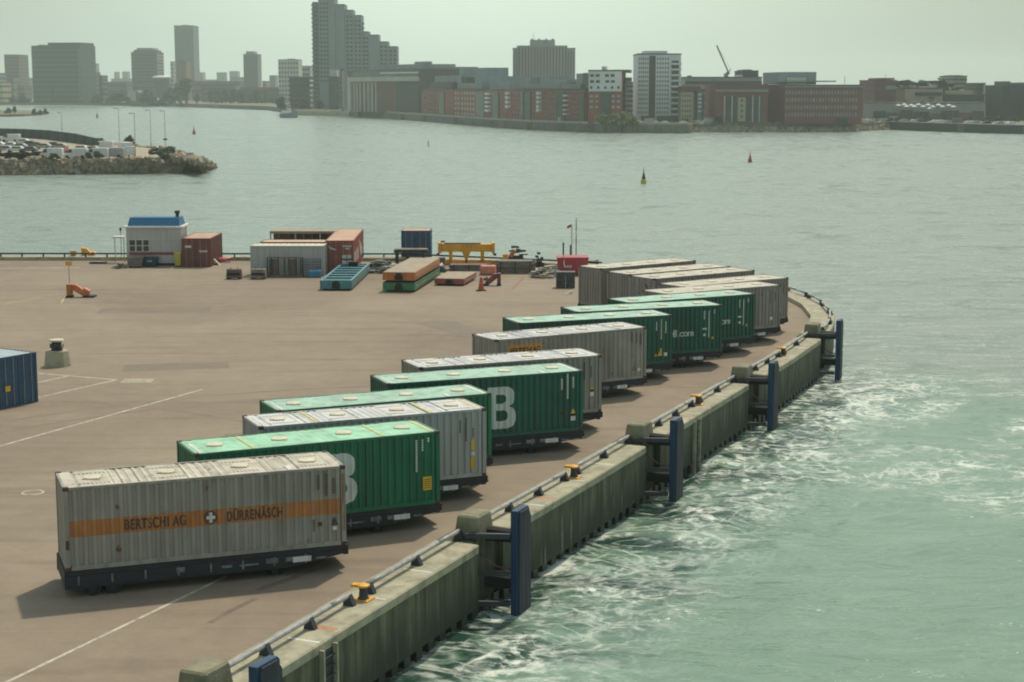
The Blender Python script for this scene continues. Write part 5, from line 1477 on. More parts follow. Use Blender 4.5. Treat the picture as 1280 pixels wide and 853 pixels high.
M['buoy_grey'] = wm('grey_green_buoy_paint', (0.10, 0.14, 0.12), 0.5)
buoy('black buoy with yellow float, nearest buoy in the open water', 804.5, 230, 7, 21, M['buoy_dark'], M['buoy_yellow'])
buoy('red buoy right of the black and yellow one', 937.5, 203, 5, 15, M['buoy_red'], M['buoy_red'])
buoy('red buoy beyond the rocky headland', 242.5, 168, 4, 11, M['buoy_red'], M['buoy_red'])
buoy('small grey buoy off the low grassy spit at far left', 121.5, 147.5, 3, 8, M['buoy_grey'], M['buoy_grey'])
x, y = G(535.5, 183, WATER_Z)
e = thing('stake', 'thin dark stake standing alone in the open water', 'stake', (x, y, WATER_Z))
b = MB(); b.tube((0, 0, -1), (0, 0, 1.7), 0.13, n=6); b.build('stick', M['dark_steel'], e)
b = MB(); b.lathe([(0.2, -0.3), (0.28, 0), (0.28, 0.18), (0.12, 0.3)], 8); b.build('collar', M['buoy_dark'], e)

# ------------------------------------------------------------------ trees
def leaf_crown(name, mat, n, shape, leaf, seed):
    rn = random.Random(seed); b = MB()
    lobes = []
    for k in range(9):
        a = rn.random() * 6.28; r = rn.random() ** 0.5 * 0.62; zc = rn.random()
        lobes.append((math.cos(a) * r * (1 - 0.5 * zc) * shape[0], math.sin(a) * r * (1 - 0.5 * zc) * shape[0], (0.22 + 0.62 * zc) * shape[1], (0.30 + rn.random() * 0.2)))
    for k in range(n):
        lx, ly, lz, lr = lobes[rn.randrange(len(lobes))]
        d = Vector((rn.gauss(0, 1), rn.gauss(0, 1), rn.gauss(0, 1))).normalized() * (rn.random() ** 0.4) * lr
        p = Vector((lx + d.x * shape[0], ly + d.y * shape[0], lz + d.z * shape[1] * 0.55))
        q = Matrix.Rotation(rn.random() * 6.28, 4, 'Z') @ Matrix.Rotation(rn.random() * 6.28, 4, 'X')
        s_ = leaf * (0.6 + rn.random() * 0.8)
        vs = [p + q @ Vector(v) * s_ for v in ((-1, -0.6, 0), (0.9, -0.7, 0.15), (1, 0.6, -0.1), (-0.8, 0.75, 0.12), (0.1, 0, 0.5))]
        b.add(vs, [[0, 1, 4], [1, 2, 4], [2, 3, 4], [3, 0, 4]])
    return b.mesh(name, mat)
def leafmat(name, col):
    m, n, bs = newmat(name)
    N, L = n.nodes, n.links
    bs.inputs['Roughness'].default_value = 0.75
    g = N.new('ShaderNodeNewGeometry'); r = N.new('ShaderNodeMapRange'); r.inputs[3].default_value = 0.55; r.inputs[4].default_value = 1.5
    L.new(g.outputs['Random Per Island'], r.inputs[0])
    v = N.new('ShaderNodeVectorMath'); v.operation = 'SCALE'; v.inputs[0].default_value = col
    L.new(r.outputs[0], v.inputs['Scale']); L.new(v.outputs[0], bs.inputs['Base Color'])
    return m
LEAF = [leafmat('dark_green_leaves', (0.035, 0.062, 0.035)), leafmat('mid_green_leaves', (0.085, 0.105, 0.055)), leafmat('yellow_green_leaves', (0.20, 0.215, 0.085))]
M['bark'] = wm('bark', (0.06, 0.048, 0.035), 0.9)
def trunk_mesh():
    b = MB(); b.tube((0, 0, -0.05), (0, 0, 0.35), 0.055, 0.04, n=8)
    for a in range(4): b.tube((0, 0, 0.22 + a * 0.03), (0.28 * math.cos(a * 1.7), 0.28 * math.sin(a * 1.7), 0.5 + 0.08 * a), 0.026, 0.01, n=5)
    b.tube((0, 0, 0.34), (0.02, 0, 0.75), 0.035, 0.01, n=6)
    return b.mesh('trunk', M['bark'])
TRUNK = trunk_mesh()
CROWNS = {('round', i, v): leaf_crown('crown', LEAF[i], 420, (0.62, 0.9), 0.075, 40 + i * 3 + v) for i in range(3) for v in range(2)}
CROWNS.update({('tall', i, v): leaf_crown('crown', LEAF[i], 420, (0.24, 1.0), 0.055, 80 + i * 3 + v) for i in range(2) for v in range(2)})
def tree(label, px_, D, ytop, zb=1.0, form='round', tone=0, group='trees on the far shore', wide=1.0, seed=0):
    h_ = ZAT(ytop, D) - zb
    e = thing('tree' if form == 'round' else 'poplar_tree', label, 'tree', (XAT(px_, D, 5), D, zb), seed * 1.3, group)
    o = link('trunk', TRUNK, e); o.scale = (h_, h_, h_)
    o = link('crown', CROWNS[(form, tone, seed % 2)], e); o.scale = (h_ * wide, h_ * wide, h_)
    return e

# ------------------------------------------------------------------ far shore ground
SHZ = 1.0
M['far_ground'] = wm('far_shore_ground', (0.15, 0.14, 0.10), 0.9, 0.25, 0.02, (0.07, 0.08, 0.045), 0.7, False)
M['stone'] = wm('grey_quay_stone', (0.17, 0.165, 0.14), 0.9, 0.25, 0.25, (0.07, 0.065, 0.05), 0.6)
M['grass'] = wm('dry_grass', (0.14, 0.13, 0.065), 0.95, 0.3, 0.1, (0.07, 0.07, 0.035), 0.7, False)
M['sand'] = wm('pale_sandy_gravel', (0.36, 0.31, 0.22), 0.95, 0.12, 0.1, (0.2, 0.17, 0.11), 0.5, False)
shore_px = [(-420, 131), (0, 131.6), (110, 132.0), (215, 133.2), (300, 136.8), (335, 138), (372, 144.0), (437, 145.6), (470, 147.2), (560, 154.4), (640, 161.2),
            (700, 164.2), (780, 166.4), (862, 167), (866, 165.4), (960, 165.2), (1060, 164.6), (1110, 162.4), (1200, 165.8), (1280, 168), (1500, 172)]
SHORE = [G(px_, py_, WATER_Z) for px_, py_ in shore_px]
b = MB(); b.prism([(p[0], p[1]) for p in SHORE] + [(3300, SHORE[-1][1]), (3300, 5500), (-3300, 5500), (-3300, SHORE[0][1])], -5, SHZ)
tag(b.build('far_shore_ground', M['far_ground']), kind='structure')
def shore_pt(px_, back=0.0):
    for k in range(len(shore_px) - 1):
        a, c = shore_px[k], shore_px[k + 1]
        if a[0] <= px_ <= c[0]:
            t_ = (px_ - a[0]) / (c[0] - a[0]); py_ = a[1] + t_ * (c[1] - a[1])
            x, y = G(px_, py_, WATER_Z); return x, y + back
    return G(px_, 168, WATER_Z)
def along_shore(mbx, pxa, pxb, y0, y1, z0, z1, n=20):
    pts = [shore_pt(pxa + (pxb - pxa) * k / n) for k in range(n + 1)]
    vs = []
    for p in pts: vs += [(p[0], p[1] + y0, z0), (p[0], p[1] + y0, z1), (p[0], p[1] + y1, z1), (p[0], p[1] + y1, z0)]
    fs = []
    for k in range(n):
        for j in range(4): fs.append([k * 4 + j, k * 4 + (j + 1) % 4, k * 4 + 4 + (j + 1) % 4, k * 4 + 4 + j])
    fs += [[0, 1, 2, 3], [n * 4 + 3, n * 4 + 2, n * 4 + 1, n * 4]]
    mbx.add(vs, fs)
fw = thing('stone_quay', 'long grey stone quay wall with pale parapet below the brick warehouses', 'quay wall')
b = MB(); along_shore(b, 437, 861.5, -0.6, 3.0, -4, 1.1); b.build('wall_face', M['stone'], fw)
M['parapet'] = wm('pale_parapet_stone', (0.40, 0.37, 0.30), 0.8, 0.15, 0.3)
b = MB(); along_shore(b, 437, 861.5, 0.2, 2.2, 1.101, 1.9)
b.build('parapet', M['parapet'], fw)
for px_ in (452, 478, 505, 533, 572, 617, 665, 705, 742, 785, 830):
    x, y = shore_pt(px_); b = MB(); b.box(x - 2.2, x + 2.2, y - 1.0, y - 0.601, -4, 0.8); b.build('stone_pier', M['stone'], fw)

b = MB(); along_shore(b, 1112, 1420, -0.8, 4.0, -4, 1.2, 12)
o = b.build('timber_quay', M['dark_steel']); tag(o, 'dark low timber quay edge at the right of the far shore', 'quay wall')
b = MB(); along_shore(b, 372, 436.5, -9, 2, -3.5, 0.6, 10)
tag(b.build('sandy_beach', M['sand']), kind='structure')
def rock_mass(name, spots, mats, smin, smax, seed, kind='stuff'):
    rn = random.Random(seed); b = MB()
    for (x, y, z) in spots:
        s_ = smin + (smax - smin) * rn.random() ** 2
        b.cur = rn.randrange(len(mats))
        q = Matrix.Translation((x, y, z)) @ Matrix.Rotation(rn.random() * 6, 4, 'Z') @ Matrix.Rotation(rn.random() * 1.2, 4, 'X') 
        vs = []
        for (u, v, w_) in ((-1, -1, -1), (1, -1, -1), (1, 1, -1), (-1, 1, -1), (-1, -1, 1), (1, -1, 1), (1, 1, 1), (-1, 1, 1)):
            vs.append(q @ Vector((u * (0.45 + rn.random() * 0.4), v * (0.4 + rn.random() * 0.35), w_ * (0.3 + rn.random() * 0.35))) * 1.0 if False else q @ (Vector((u * (0.5 + rn.random() * 0.5), v * (0.4 + rn.random() * 0.5), w_ * (0.3 + rn.random() * 0.4))) * s_))
        b.add(vs, [[0, 3, 2, 1], [4, 5, 6, 7], [0, 1, 5, 4], [1, 2, 6, 5], [2, 3, 7, 6], [3, 0, 4, 7]])
    tag(b.build(name, mats), kind=kind)
M['rock_a'] = wm('brown_rock', (0.27, 0.20, 0.135), 0.95, 0.3, 0.8, (0.06, 0.05, 0.04), 0.5, False)
M['rock_b'] = wm('grey_rock', (0.33, 0.28, 0.21), 0.95, 0.3, 0.8, (0.08, 0.07, 0.06), 0.5, False)
M['rock_c'] = wm('dark_wet_rock', (0.055, 0.05, 0.056), 0.8, 0.3, 0.8)
rn = random.Random(12)
sp_ = []
for k in range(900):
    px_ = 864 + rn.random() * 246; x, y = shore_pt(px_); t_ = rn.random()
    sp_.append((x, y - 3.0 + t_ * 6, -2.6 + t_ * 3.9))
rock_mass('shore_rocks', sp_, [M['rock_a'], M['rock_b'], M['rock_b'], M['sand']], 0.5, 1.1, 3)
# low grassy spit at far left
spit = [G(px_, py_, WATER_Z) for px_, py_ in ((-200, 148), (0, 146.2), (30, 145.6), (52, 144.4), (62, 142.5), (50, 141.0), (20, 140), (0, 139.6), (-200, 139))]
b = MB(); b.prism(spit, -4, -1.0); tag(b.build('grassy_spit', M['grass']), kind='structure')
for k, (px_, py_, w_, h_) in enumerate(((10, 142, 13, 7.5), (18, 141.2, 9, 9.5), (43, 144.2, 10, 9), (50, 143.5, 9, 7), (57, 143, 8, 8))):
    x, y = G(px_, py_, -1.0); m_ = dep(y) / FPX
    e = thing('shrub', ('wide dark shrub, first on the grassy spit', 'taller dark shrub behind the first one on the spit', 'dark shrub near the tip of the grassy spit', 'low shrub between the last two on the spit', 'shrub at the very tip of the grassy spit')[k], 'shrub', (x, y, -1.1), k, 'shrubs on the grassy spit')
    o = link('foliage', CROWNS[('round', 0, k % 2)], e); o.scale = (w_ * m_ * 0.75, w_ * m_ * 0.75, h_ * m_ * 1.05)
    o = link('stem', TRUNK, e); o.scale = (h_ * m_ * .8,) * 3

# ------------------------------------------------------------------ rocky headland with parked vans
HZ = 0.7
near_px = [(-160, 203.0), (-60, 201.5), (0, 200.6), (60, 200.0), (120, 199.6), (180, 199.8), (215, 198.5), (236, 199.5), (248, 203)]
far_px = [(243, 199.0), (228, 193.5), (206, 188), (180, 184.5), (150, 181.5), (110, 177.5), (60, 173.5), (0, 169.5), (-60, 167.5), (-160, 165)]
top = [G(px_, py_, HZ) for px_, py_ in near_px + far_px]
cxm = sum(p[0] for p in top) / len(top); cym = sum(p[1] for p in top) / len(top)
water_px = [(-170, 224), (-60, 222.5), (0, 221.5), (60, 221), (120, 220), (180, 219.5), (225, 218.5), (252, 217), (268, 211.5),
            (262, 205), (244, 198), (218, 192), (184, 187.5), (152, 184), (112, 180), (62, 176), (0, 171.5), (-60, 169.5), (-170, 166.5)]
foot = [G(px_, py_, WATER_Z - 0.4) for px_, py_ in water_px]
b = MB(); n = len(top)
vs = [(p[0], p[1], HZ) for p in top] + [(p[0], p[1], WATER_Z - 0.4) for p in foot]
b.cur = 0; b.add(vs, [list(range(n))]); o_ = len(b.f)
b.cur = 1
b.f += [[i, (i + 1) % n, n + (i + 1) % n, n + i] for i in range(n)]; b.mi += [1] * n
o = b.build('headland', [M['sand'], M['rock_a']])
tag(o, kind='structure')
rn = random.Random(5); sp_ = []
for k in range(2600):
    i = rn.random() * (n - 1); a = int(i); t_ = i - a; u = rn.random()
    if a > 8 and rn.random() < 0.7: continue
    pt = Vector(top[a]).lerp(Vector(top[a + 1]), t_); pf = Vector(foot[a]).lerp(Vector(foot[a + 1]), t_)
    q = pt.lerp(pf, u)
    sp_.append((q.x + rn.gauss(0, .2), q.y + rn.gauss(0, .2), HZ + (WATER_Z - 0.4 - HZ) * u + 0.1))
for k in range(420):                     # the heaped tip
    u, v = rn.random(), rn.random()
    pa = Vector(G(205, 197, HZ)).lerp(Vector(G(205, 189.5, HZ)), u); pb = Vector(G(262, 209, -1)).lerp(Vector(G(252, 203, -1)), u)
    q = pa.lerp(pb, v); sp_.append((q.x, q.y, HZ + 0.5 * (1 - v) - 1.6 * v))
rock_mass('headland_rocks', sp_, [M['rock_a'], M['rock_b'], M['rock_a'], M['rock_b']], 0.45, 1.15, 8)
# dry bushes on the tip
for k, (px_, py_, s_) in enumerate(((199, 197.5, 3.6), (213, 196, 3.2), (206, 200, 2.4))):
    x, y = G(px_, py_, HZ)
    e = thing('dry_bush', ('dry bush at the left of the headland tip', 'dry bush farther out on the headland tip', 'low dry bush in front of the other two on the tip')[k], 'bush', (x, y, HZ), k, 'bushes on the headland')
    o = link('foliage', CROWNS[('round', 1, k % 2)], e); o.scale = (s_ * 1.4, s_ * 1.2, s_ * 0.75)
    o = link('stem', TRUNK, e); o.scale = (s_ * 0.6,) * 3
for k, (px_, py_, s_, t_) in enumerate(((124, 180.5, 2.2, 1), (161, 183.5, 3.4, 0), (122, 199.4, 2.2, 1), (111, 199.6, 1.7, 1), (67, 200.2, 1.8, 1))):
    x, y = G(px_, py_, HZ)
    e = thing('bush', ('small bush against the right part of the dark screen', 'round green bush beside the white box truck', 'green bush at the edge in front of the third van', 'small bush at the edge left of the green one', 'small bush at the edge in front of the first van')[k], 'bush', (x, y, HZ), k, 'bushes on the headland')
    o = link('foliage', CROWNS[('round', t_, k % 2)], e); o.scale = (s_ * 1.1, s_, s_)
    o = link('stem', TRUNK, e); o.scale = (s_ * 0.7,) * 3
# dark screen behind the car park
M['screen'] = wm('dark_blue_green_screen', (0.022, 0.045, 0.052), 0.8, 0.15, 0.2, (0.03, 0.035, 0.03), 0.4)
scp = [(-70, 168.5), (0, 171.0), (30, 172.4), (62, 175), (95, 179.5), (128, 184.0), (143, 186.0)]
P2 = [G(px_, py_, HZ) for px_, py_ in scp]
hs = [2.6, 2.6, 2.7, 2.8, 2.7, 1.9, 1.3]
e = thing('fabric_fence', 'long dark screen fence running behind the parked vehicles on the headland', 'fence', (0, 0, 0))
b = MB(); vs = []
for p, h_ in zip(P2, hs): vs += [(p[0], p[1], HZ), (p[0], p[1], HZ + h_), (p[0], p[1] + 0.5, HZ + h_), (p[0], p[1] + 0.5, HZ)]
fs = [[k * 4 + j, k * 4 + (j + 1) % 4, k * 4 + 4 + (j + 1) % 4, k * 4 + 4 + j] for k in range(len(P2) - 1) for j in range(4)] + [[0, 1, 2, 3], [4 * len(P2) - 4 + j for j in (3, 2, 1, 0)]]
b.add(vs, fs); b.build('screen', M['screen'], e)
b = MB()
for k in range(len(P2) - 1):
    for t_ in (0.0, 0.33, 0.66):
        q = Vector(P2[k]).lerp(Vector(P2[k + 1]), t_); h_ = hs[k] + (hs[k + 1] - hs[k]) * t_; b.box(q.x - 0.08, q.x + 0.08, q.y - 0.2, q.y - 0.02, HZ, HZ + h_ + 0.1)
b.build('posts', M['dark_steel'], e)
pp = [G(px_, py_, HZ) for px_, py_ in ((-40, 201.0), (0, 200.4), (46, 199.8))]
e = thing('hedge', 'low dark clipped hedge along the near edge of the car park at left', 'hedge', (0, 0, 0))
rnh = random.Random(3); b = MB()
for k in range(900):
    t_ = rnh.random() * 2; i = min(int(t_), 1); q = Vector(pp[i]).lerp(Vector(pp[i + 1]), t_ - i)
    p = Vector((q.x + rnh.gauss(0, .2), q.y + 0.3 + rnh.random() * 1.6, HZ + rnh.random() ** 0.7 * 1.45))
    Q = Matrix.Rotation(rnh.random() * 6.28, 4, 'Z') @ Matrix.Rotation(rnh.random() * 6.28, 4, 'X'); s_ = 0.28 + rnh.random() * 0.2
    b.add([p + Q @ Vector(v) * s_ for v in ((-1, -0.6, 0), (0.9, -0.7, 0.15), (1, 0.6, -0.1), (-0.8, 0.75, 0.12))], [[0, 1, 2, 3]])
b.build('foliage', leafmat('dark_blue_green_leaves', (0.018, 0.038, 0.036)), e)
b = MB()
for k in range(8): q = Vector(pp[0]).lerp(Vector(pp[2]), k / 7); b.tube((q.x, q.y + 1, HZ), (q.x, q.y + 1, HZ + 0.8), 0.06, n=5)
b.build('stems', M['bark'], e)

def paint(nm, c): return wm(nm, c, 0.35, 0.05, 0.5, (0.1, 0.09, 0.08), 0.15)
PAINTS = {'white': paint('white_car_paint', (0.62, 0.63, 0.62)), 'silver': paint('silver_car_paint', (0.33, 0.34, 0.35)), 'black': paint('black_car_paint', (0.02, 0.021, 0.024)),
          'dark blue': paint('dark_blue_car_paint', (0.03, 0.05, 0.09)), 'red': paint('red_car_paint', (0.25, 0.03, 0.03)), 'beige': paint('beige_car_paint', (0.36, 0.32, 0.25)), 'grey': paint('grey_car_paint', (0.12, 0.125, 0.13))}
def vehicle_meshes(kind, col):
    def f():
        pt = PAINTS[col]; r = {}
        if kind == 'van':
            prof = [(-2.6, 0.35), (2.55, 0.35), (2.65, 0.95), (1.75, 1.35), (1.15, 2.2), (0.8, 2.32), (-2.5, 2.32), (-2.62, 2.1)]; w_ = 1.0
            glass = [[(1.72, 1.38), (1.16, 2.12), (0.62, 2.12), (0.62, 1.38)]]; wsh = ((1.18, 2.17), (1.76, 1.37)); wx = (-1.6, 1.7)
        elif kind == 'truck':
            prof = [(-2.9, 0.55), (1.2, 0.55), (1.2, 3.3), (-2.9, 3.3)]; w_ = 1.15
            glass = [[(2.75, 1.45), (2.55, 2.25), (1.55, 2.25), (1.55, 1.45)]]; wsh = ((2.62, 2.3), (2.86, 1.45)); wx = (-1.9, 2.1)
        else:
            prof = [(-2.1, 0.32), (2.1, 0.32), (2.15, 0.72), (1.1, 0.95), (0.45, 1.42), (-1.2, 1.45), (-1.95, 0.98), (-2.15, 0.9)]; w_ = 0.86
            glass = [[(1.0, 0.97), (0.45, 1.36), (-1.15, 1.38), (-1.65, 0.99)]]; wsh = ((0.46, 1.42), (1.08, 0.97)); wx = (-1.3, 1.35)
        b = MB(); b.slab_y(prof, -w_, w_)
        if kind == 'truck': b.slab_y([(1.25, 0.45), (2.95, 0.45), (2.95, 1.35), (2.62, 2.35), (1.25, 2.35)], -w_ + 0.06, w_ - 0.06)
        r['body'] = b.mesh('body', pt, bevel=0.06)
        b = MB()
        for g in glass:
            b.slab_y(g, -w_ - 0.008, -w_ + 0.03); b.slab_y(g, w_ - 0.03, w_ + 0.008)
        r['side_window'] = b.mesh('side_window', M['glass'])
        b = MB(); (xa, za), (xb, zb) = wsh; b.beam((xa + 0.012, 0, za), (xb + 0.012, 0, zb), 2 * w_ - 0.25, 0.02)
        r['windscreen'] = b.mesh('windscreen', M['glass'])
        wr = 0.34 if kind == 'car' else 0.42
        b = MB(); b.tube((0, -0.12, 0), (0, 0.12, 0), wr, n=12); r['wheel'] = b.mesh('wheel', M['black'])
        r['wx'] = wx; r['w'] = w_; r['wr'] = wr
        return r
    return cached(('veh', kind, col), f)
def vehicle(kind, col, label, x, y, z, rz, group, parts=True):
    r = vehicle_meshes(kind, col)
    if not parts:
        o = link('parked_' + kind, r['body']); o.location = (x, y, z); o.rotation_euler = (0, 0, rz)
        return tag(o, label, kind, group)
    e = thing('parked_' + kind, label, {'van': 'van', 'truck': 'truck', 'car': 'car'}[kind], (x, y, z), rz, group)
    link('body', r['body'], e); link('side_windows', r['side_window'], e); link('windscreen', r['windscreen'], e)
    for wx in r['wx']:
        for sy in (-1, 1):
            o = link('wheel', r['wheel'], e); o.location = (wx, sy * (r['w'] - 0.1), r['wr'])
    return e
HV = [('van', 'white', 'white van at the left of the front row of vans on the headland', 64, 198.6, 180), ('van', 'white', 'white van second in the front row, in front of the dark screen', 95, 199, 180),
      ('van', 'white', 'white van third in the front row, behind the green bush', 121, 198.4, 180), ('van', 'silver', 'silver van fourth in the front row beside the box truck', 141, 198, 178),
      ('truck', 'white', 'white box truck at the right end of the front row', 158.5, 196.5, -60), ('van', 'white', 'white van parked behind the front row by the dark screen', 129, 188.5, 178),
      ('car', 'silver', 'silver car near the left border above the dark hedge', 6, 190.0, 175), ('car', 'white', 'white car behind the dark hedge', 20, 190.6, 178), ('car', 'grey', 'grey car right behind the hedge end', 36, 190.8, 178),
      ('car', 'white', 'white car in the back row with pale roof left of the two dark ones', 28, 180.5, 170), ('car', 'black', 'black car in the back row', 36, 182.8, 172), ('car', 'grey', 'dark grey car in the middle of the back row', 44, 184.6, 172),
      ('car', 'silver', 'silver car at the right end of the back row', 54, 186.5, 172), ('car', 'dark blue', 'dark blue car beside the screen in the back row', 66, 184.6, 170), ('car', 'beige', 'beige car beside the screen, last of the back row', 74, 186.6, 170),
      ('car', 'red', 'red car squeezed behind the first white van', 81, 192.8, 100), ('car', 'silver', 'silver car at the far left by the screen end', 2, 176.5, 90), ('car', 'black', 'black car in the gap between hedge and first white van', 46, 197.5, 178),
      ('car', 'white', 'small white car at the left border between the two rows', -4, 184.5, 175)]
HV += [('car', 'white', 'white car in the middle gap between the two rows of cars', 12, 185.5, 172), ('car', 'silver', 'silver car just right of the white one between the rows', 24, 186.6, 172), ('van', 'white', 'white van at the left border in the back row by the screen', 14, 178.0, 172),
       ('car', 'white', 'white car in front of the dark screen behind the second van', 100, 189.5, 175), ('car', 'silver', 'silver car behind the third van of the front row', 114, 190.5, 178)]
for kd, cl, lab, px_, py_, a in HV:
    x, y = G(px_, py_, HZ); vehicle(kd, cl, lab, x, y, HZ, R(a), 'vehicles parked on the headland')
# lamp posts
for px_, pyb, pyt, lab in ((78, 176, 141, 'lamp post behind the middle of the dark screen'), (149.5, 182, 136, 'lamp post just left of the box truck'), (169.5, 197, 142, 'lamp post standing in front on the open sand'),
                           (189, 185.5, 138, 'lamp post behind the dry bushes'), (207, 189.5, 139, 'lamp post farthest out toward the headland tip')):
    x, y = G(px_, pyb, HZ); h_ = ZAT(pyt, y) - HZ
    e = thing('lamp_post', lab, 'lamp post', (x, y, HZ), 0, 'lamp posts on the headland')
    b = MB(); b.tube((0, 0, 0), (0, 0, h_), 0.10, 0.06, n=6); b.build('pole', M['steel_pipe'], e)
    b = MB(); b.beam((-0.7, 0, h_ + 0.02), (0.1, 0, h_ + 0.02), 0.12, 0.08); b.box(-1.2, -0.6, -0.13, 0.13, h_ - 0.06, h_ + 0.08); b.build('lamp_head', M['dark_steel'], e)
    if px_ == 207: b = MB(); b.box(-0.5, 0.5, -0.12, 0.12, h_ * 0.28, h_ * 0.32); b.build('sign_board', M['dark_steel'], e)

# ------------------------------------------------------------------ the town across the water
def bm_(nm, c, rough=0.75, var=0.12, sc=0.05): return wm(nm, c, rough, var, sc, tuple(q * 0.5 for q in c), 0.35)
B = {'dark_glass': bm_('dark_curtain_wall', (0.010, 0.034, 0.046), 0.35), 'band': bm_('pale_blue_grey_bands', (0.085, 0.125, 0.135)), 'brown': bm_('brown_block_render', (0.15, 0.12, 0.10)),
     'dark': bm_('dark_grey_block', (0.075, 0.075, 0.075)), 'brick': bm_('red_brick', (0.29, 0.092, 0.065)), 'dull_brick': bm_('dull_brown_brick', (0.17, 0.085, 0.065)), 'pale': bm_('pale_render', (0.47, 0.45, 0.39)),
     'white': bm_('white_render', (0.72, 0.73, 0.72)), 'grey': bm_('grey_render', (0.25, 0.265, 0.265)), 'blue_grey': bm_('blue_grey_panels', (0.23, 0.275, 0.29)), 'cream': bm_('cream_render', (0.42, 0.36, 0.25)),
     'glass': wm('window_glass', (0.035, 0.05, 0.055), 0.2, 0.3, 0.2, dirt_amt=0.1, streak=False), 'green_glass': wm('green_glass_bay', (0.04, 0.075, 0.068), 0.25, 0.2, 0.1, dirt_amt=0.1, streak=False),
     'pane_mid': wm('dull_reflecting_glass', (0.22, 0.245, 0.235), 0.3, 0.5, 0.3, dirt_amt=0.1, streak=False), 'pane_pale': wm('pale_reflecting_glass', (0.36, 0.38, 0.37), 0.3, 0.2, 0.3, dirt_amt=0.1, streak=False), 'roof': bm_('dark_roofing', (0.09, 0.09, 0.095)), 'maroon': bm_('dark_red_brick', (0.18, 0.060, 0.052)),
     'slate': bm_('slate_panels', (0.14, 0.168, 0.178)), 'navy': bm_('navy_dark_block', (0.035, 0.050, 0.060)), 'stair': bm_('blue_grey_tower_panels', (0.21, 0.255, 0.27))}
class Bld:
    def __init__(s, label, x0, x1, yt, D0, D1=None, depth=25, mat='grey', zb=SHZ, group=None, cat='building', name='building', roof=True):
        D1 = D0 if D1 is None else D1
        s.px0, s.px1 = x0, x1; s.f0, s.f1 = x0, x1
        if abs(D0 - D1) < 12:              # the outline given includes the visible flank: narrow the front accordingly
            if x1 < 640: s.f1 = max(640 + (x1 - 640) * (1 + depth / D0), x0 + 3)
            if x0 > 640: s.f0 = min(640 + (x0 - 640) * (1 + depth / D0), x1 - 3)
            x0, x1 = s.f0, s.f1
        s.x0, s.x1, s.D0, s.D1 = x0, x1, D0, D1
        s.zm = zb + 0.65 * (ZAT(yt, (D0 + D1) / 2) - zb)
        A = Vector((XAT(x0, D0, s.zm), D0)); C = Vector((XAT(x1, D1, s.zm), D1)); d = C - A
        s.w = d.length; s.rz = math.atan2(d.y, d.x); s.A = A; s.u = d.normalized()
        s.Dm = (D0 + D1) / 2; s.zb = zb; s.h = ZAT(yt, s.Dm) - zb; s.depth = depth
        s.e = thing(name, label, cat, (A.x, A.y, zb), s.rz, group)
        b = MB(); b.box(0, s.w, 0, depth, 0, s.h); s.wall = b.build('wall', B[mat], s.e)
        if roof:
            b = MB(); t_ = max(0.5, s.h * 0.012); b.box(-0.2, s.w + 0.2, -0.2, depth + 0.2, s.h + 0.002, s.h + t_); b.build('roof', B['roof'], s.e)
    def X(s, px):          # local x of a photo column on the facade
        px = s.f0 + (px - s.px0) * (s.f1 - s.f0) / (s.px1 - s.px0)
        k = (px - 640) / FPX * (CP - (s.zm - HC) * SP / s.Dm)          # x/y of the sight line (level view)
        den = s.u.x - k * s.u.y
        return (k * s.A.y - s.A.x) / den if abs(den) > 1e-6 else 0
    def Z(s, py): return ZAT(py, s.Dm) - s.zb
    def part(s, name, px0, px1, pyt, pyb, mat, proud=0.25, parent=None):
        b = MB(); b.box(s.X(px0), s.X(px1), -proud, 0.0 - 0.002, max(0.02, s.Z(pyb)), s.Z(pyt)); return b.build(name, B[mat] if isinstance(mat, str) else mat, parent or s.e)
    def top(s, name, px0, px1, pyt, mat, y0=2, y1=None, zlow=None):
        b = MB(); b.box(s.X(px0), s.X(px1), y0, y1 or s.depth - 2, s.h + 0.6 if zlow is None else zlow, s.Z(pyt)); return b.build(name, B[mat], s.e)
    def bands(s, n, mat='glass', frac=0.5, name='window_band', z0=0.02, z1=0.98):
        fh = s.h * (z1 - z0) / n
        b = MB(); b.box(-0.12, s.w + 0.12, -0.12, s.depth + 0.12, 0, fh * frac); me = b.mesh(name, B[mat])
        for k in range(n):
            o = link(name, me, s.e); o.location = (0, 0, s.h * z0 + fh * (k + (1 - frac) / 2))
    def windows(s, nx, nz, mat='glass', wf=0.5, hf=0.55, px0=None, px1=None, z0=0.03, z1=0.97, name='window', proud=0.12, skip=()):
        xa = 0.0 if px0 is None else s.X(px0); xb = s.w if px1 is None else s.X(px1)
        cw = (xb - xa) / nx; fh = s.h * (z1 - z0) / nz
        b = MB(); b.box(0, cw * wf, -proud, -0.002, 0, fh * hf); me = b.mesh(name, B[mat])
        for i in range(nx):
            if i in skip: continue
            for k in range(nz):
                o = link(name, me, s.e); o.location = (xa + cw * (i + (1 - wf) / 2), 0, s.h * z0 + fh * (k + (1 - hf) / 2))
    def strips(s, n, mat='glass', wf=0.4, z0=0.04, z1=0.96, name='window_strip', px0=None, px1=None):
        xa = 0.0 if px0 is None else s.X(px0); xb = s.w if px1 is None else s.X(px1); cw = (xb - xa) / n
        b = MB(); b.box(0, cw * wf, -0.12, -0.002, s.h * z0, s.h * z1); me = b.mesh(name, B[mat])
        for i in range(n): o = link(name, me, s.e); o.location = (xa + cw * (i + (1 - wf) / 2), 0, 0)
GF = 'buildings across the water'
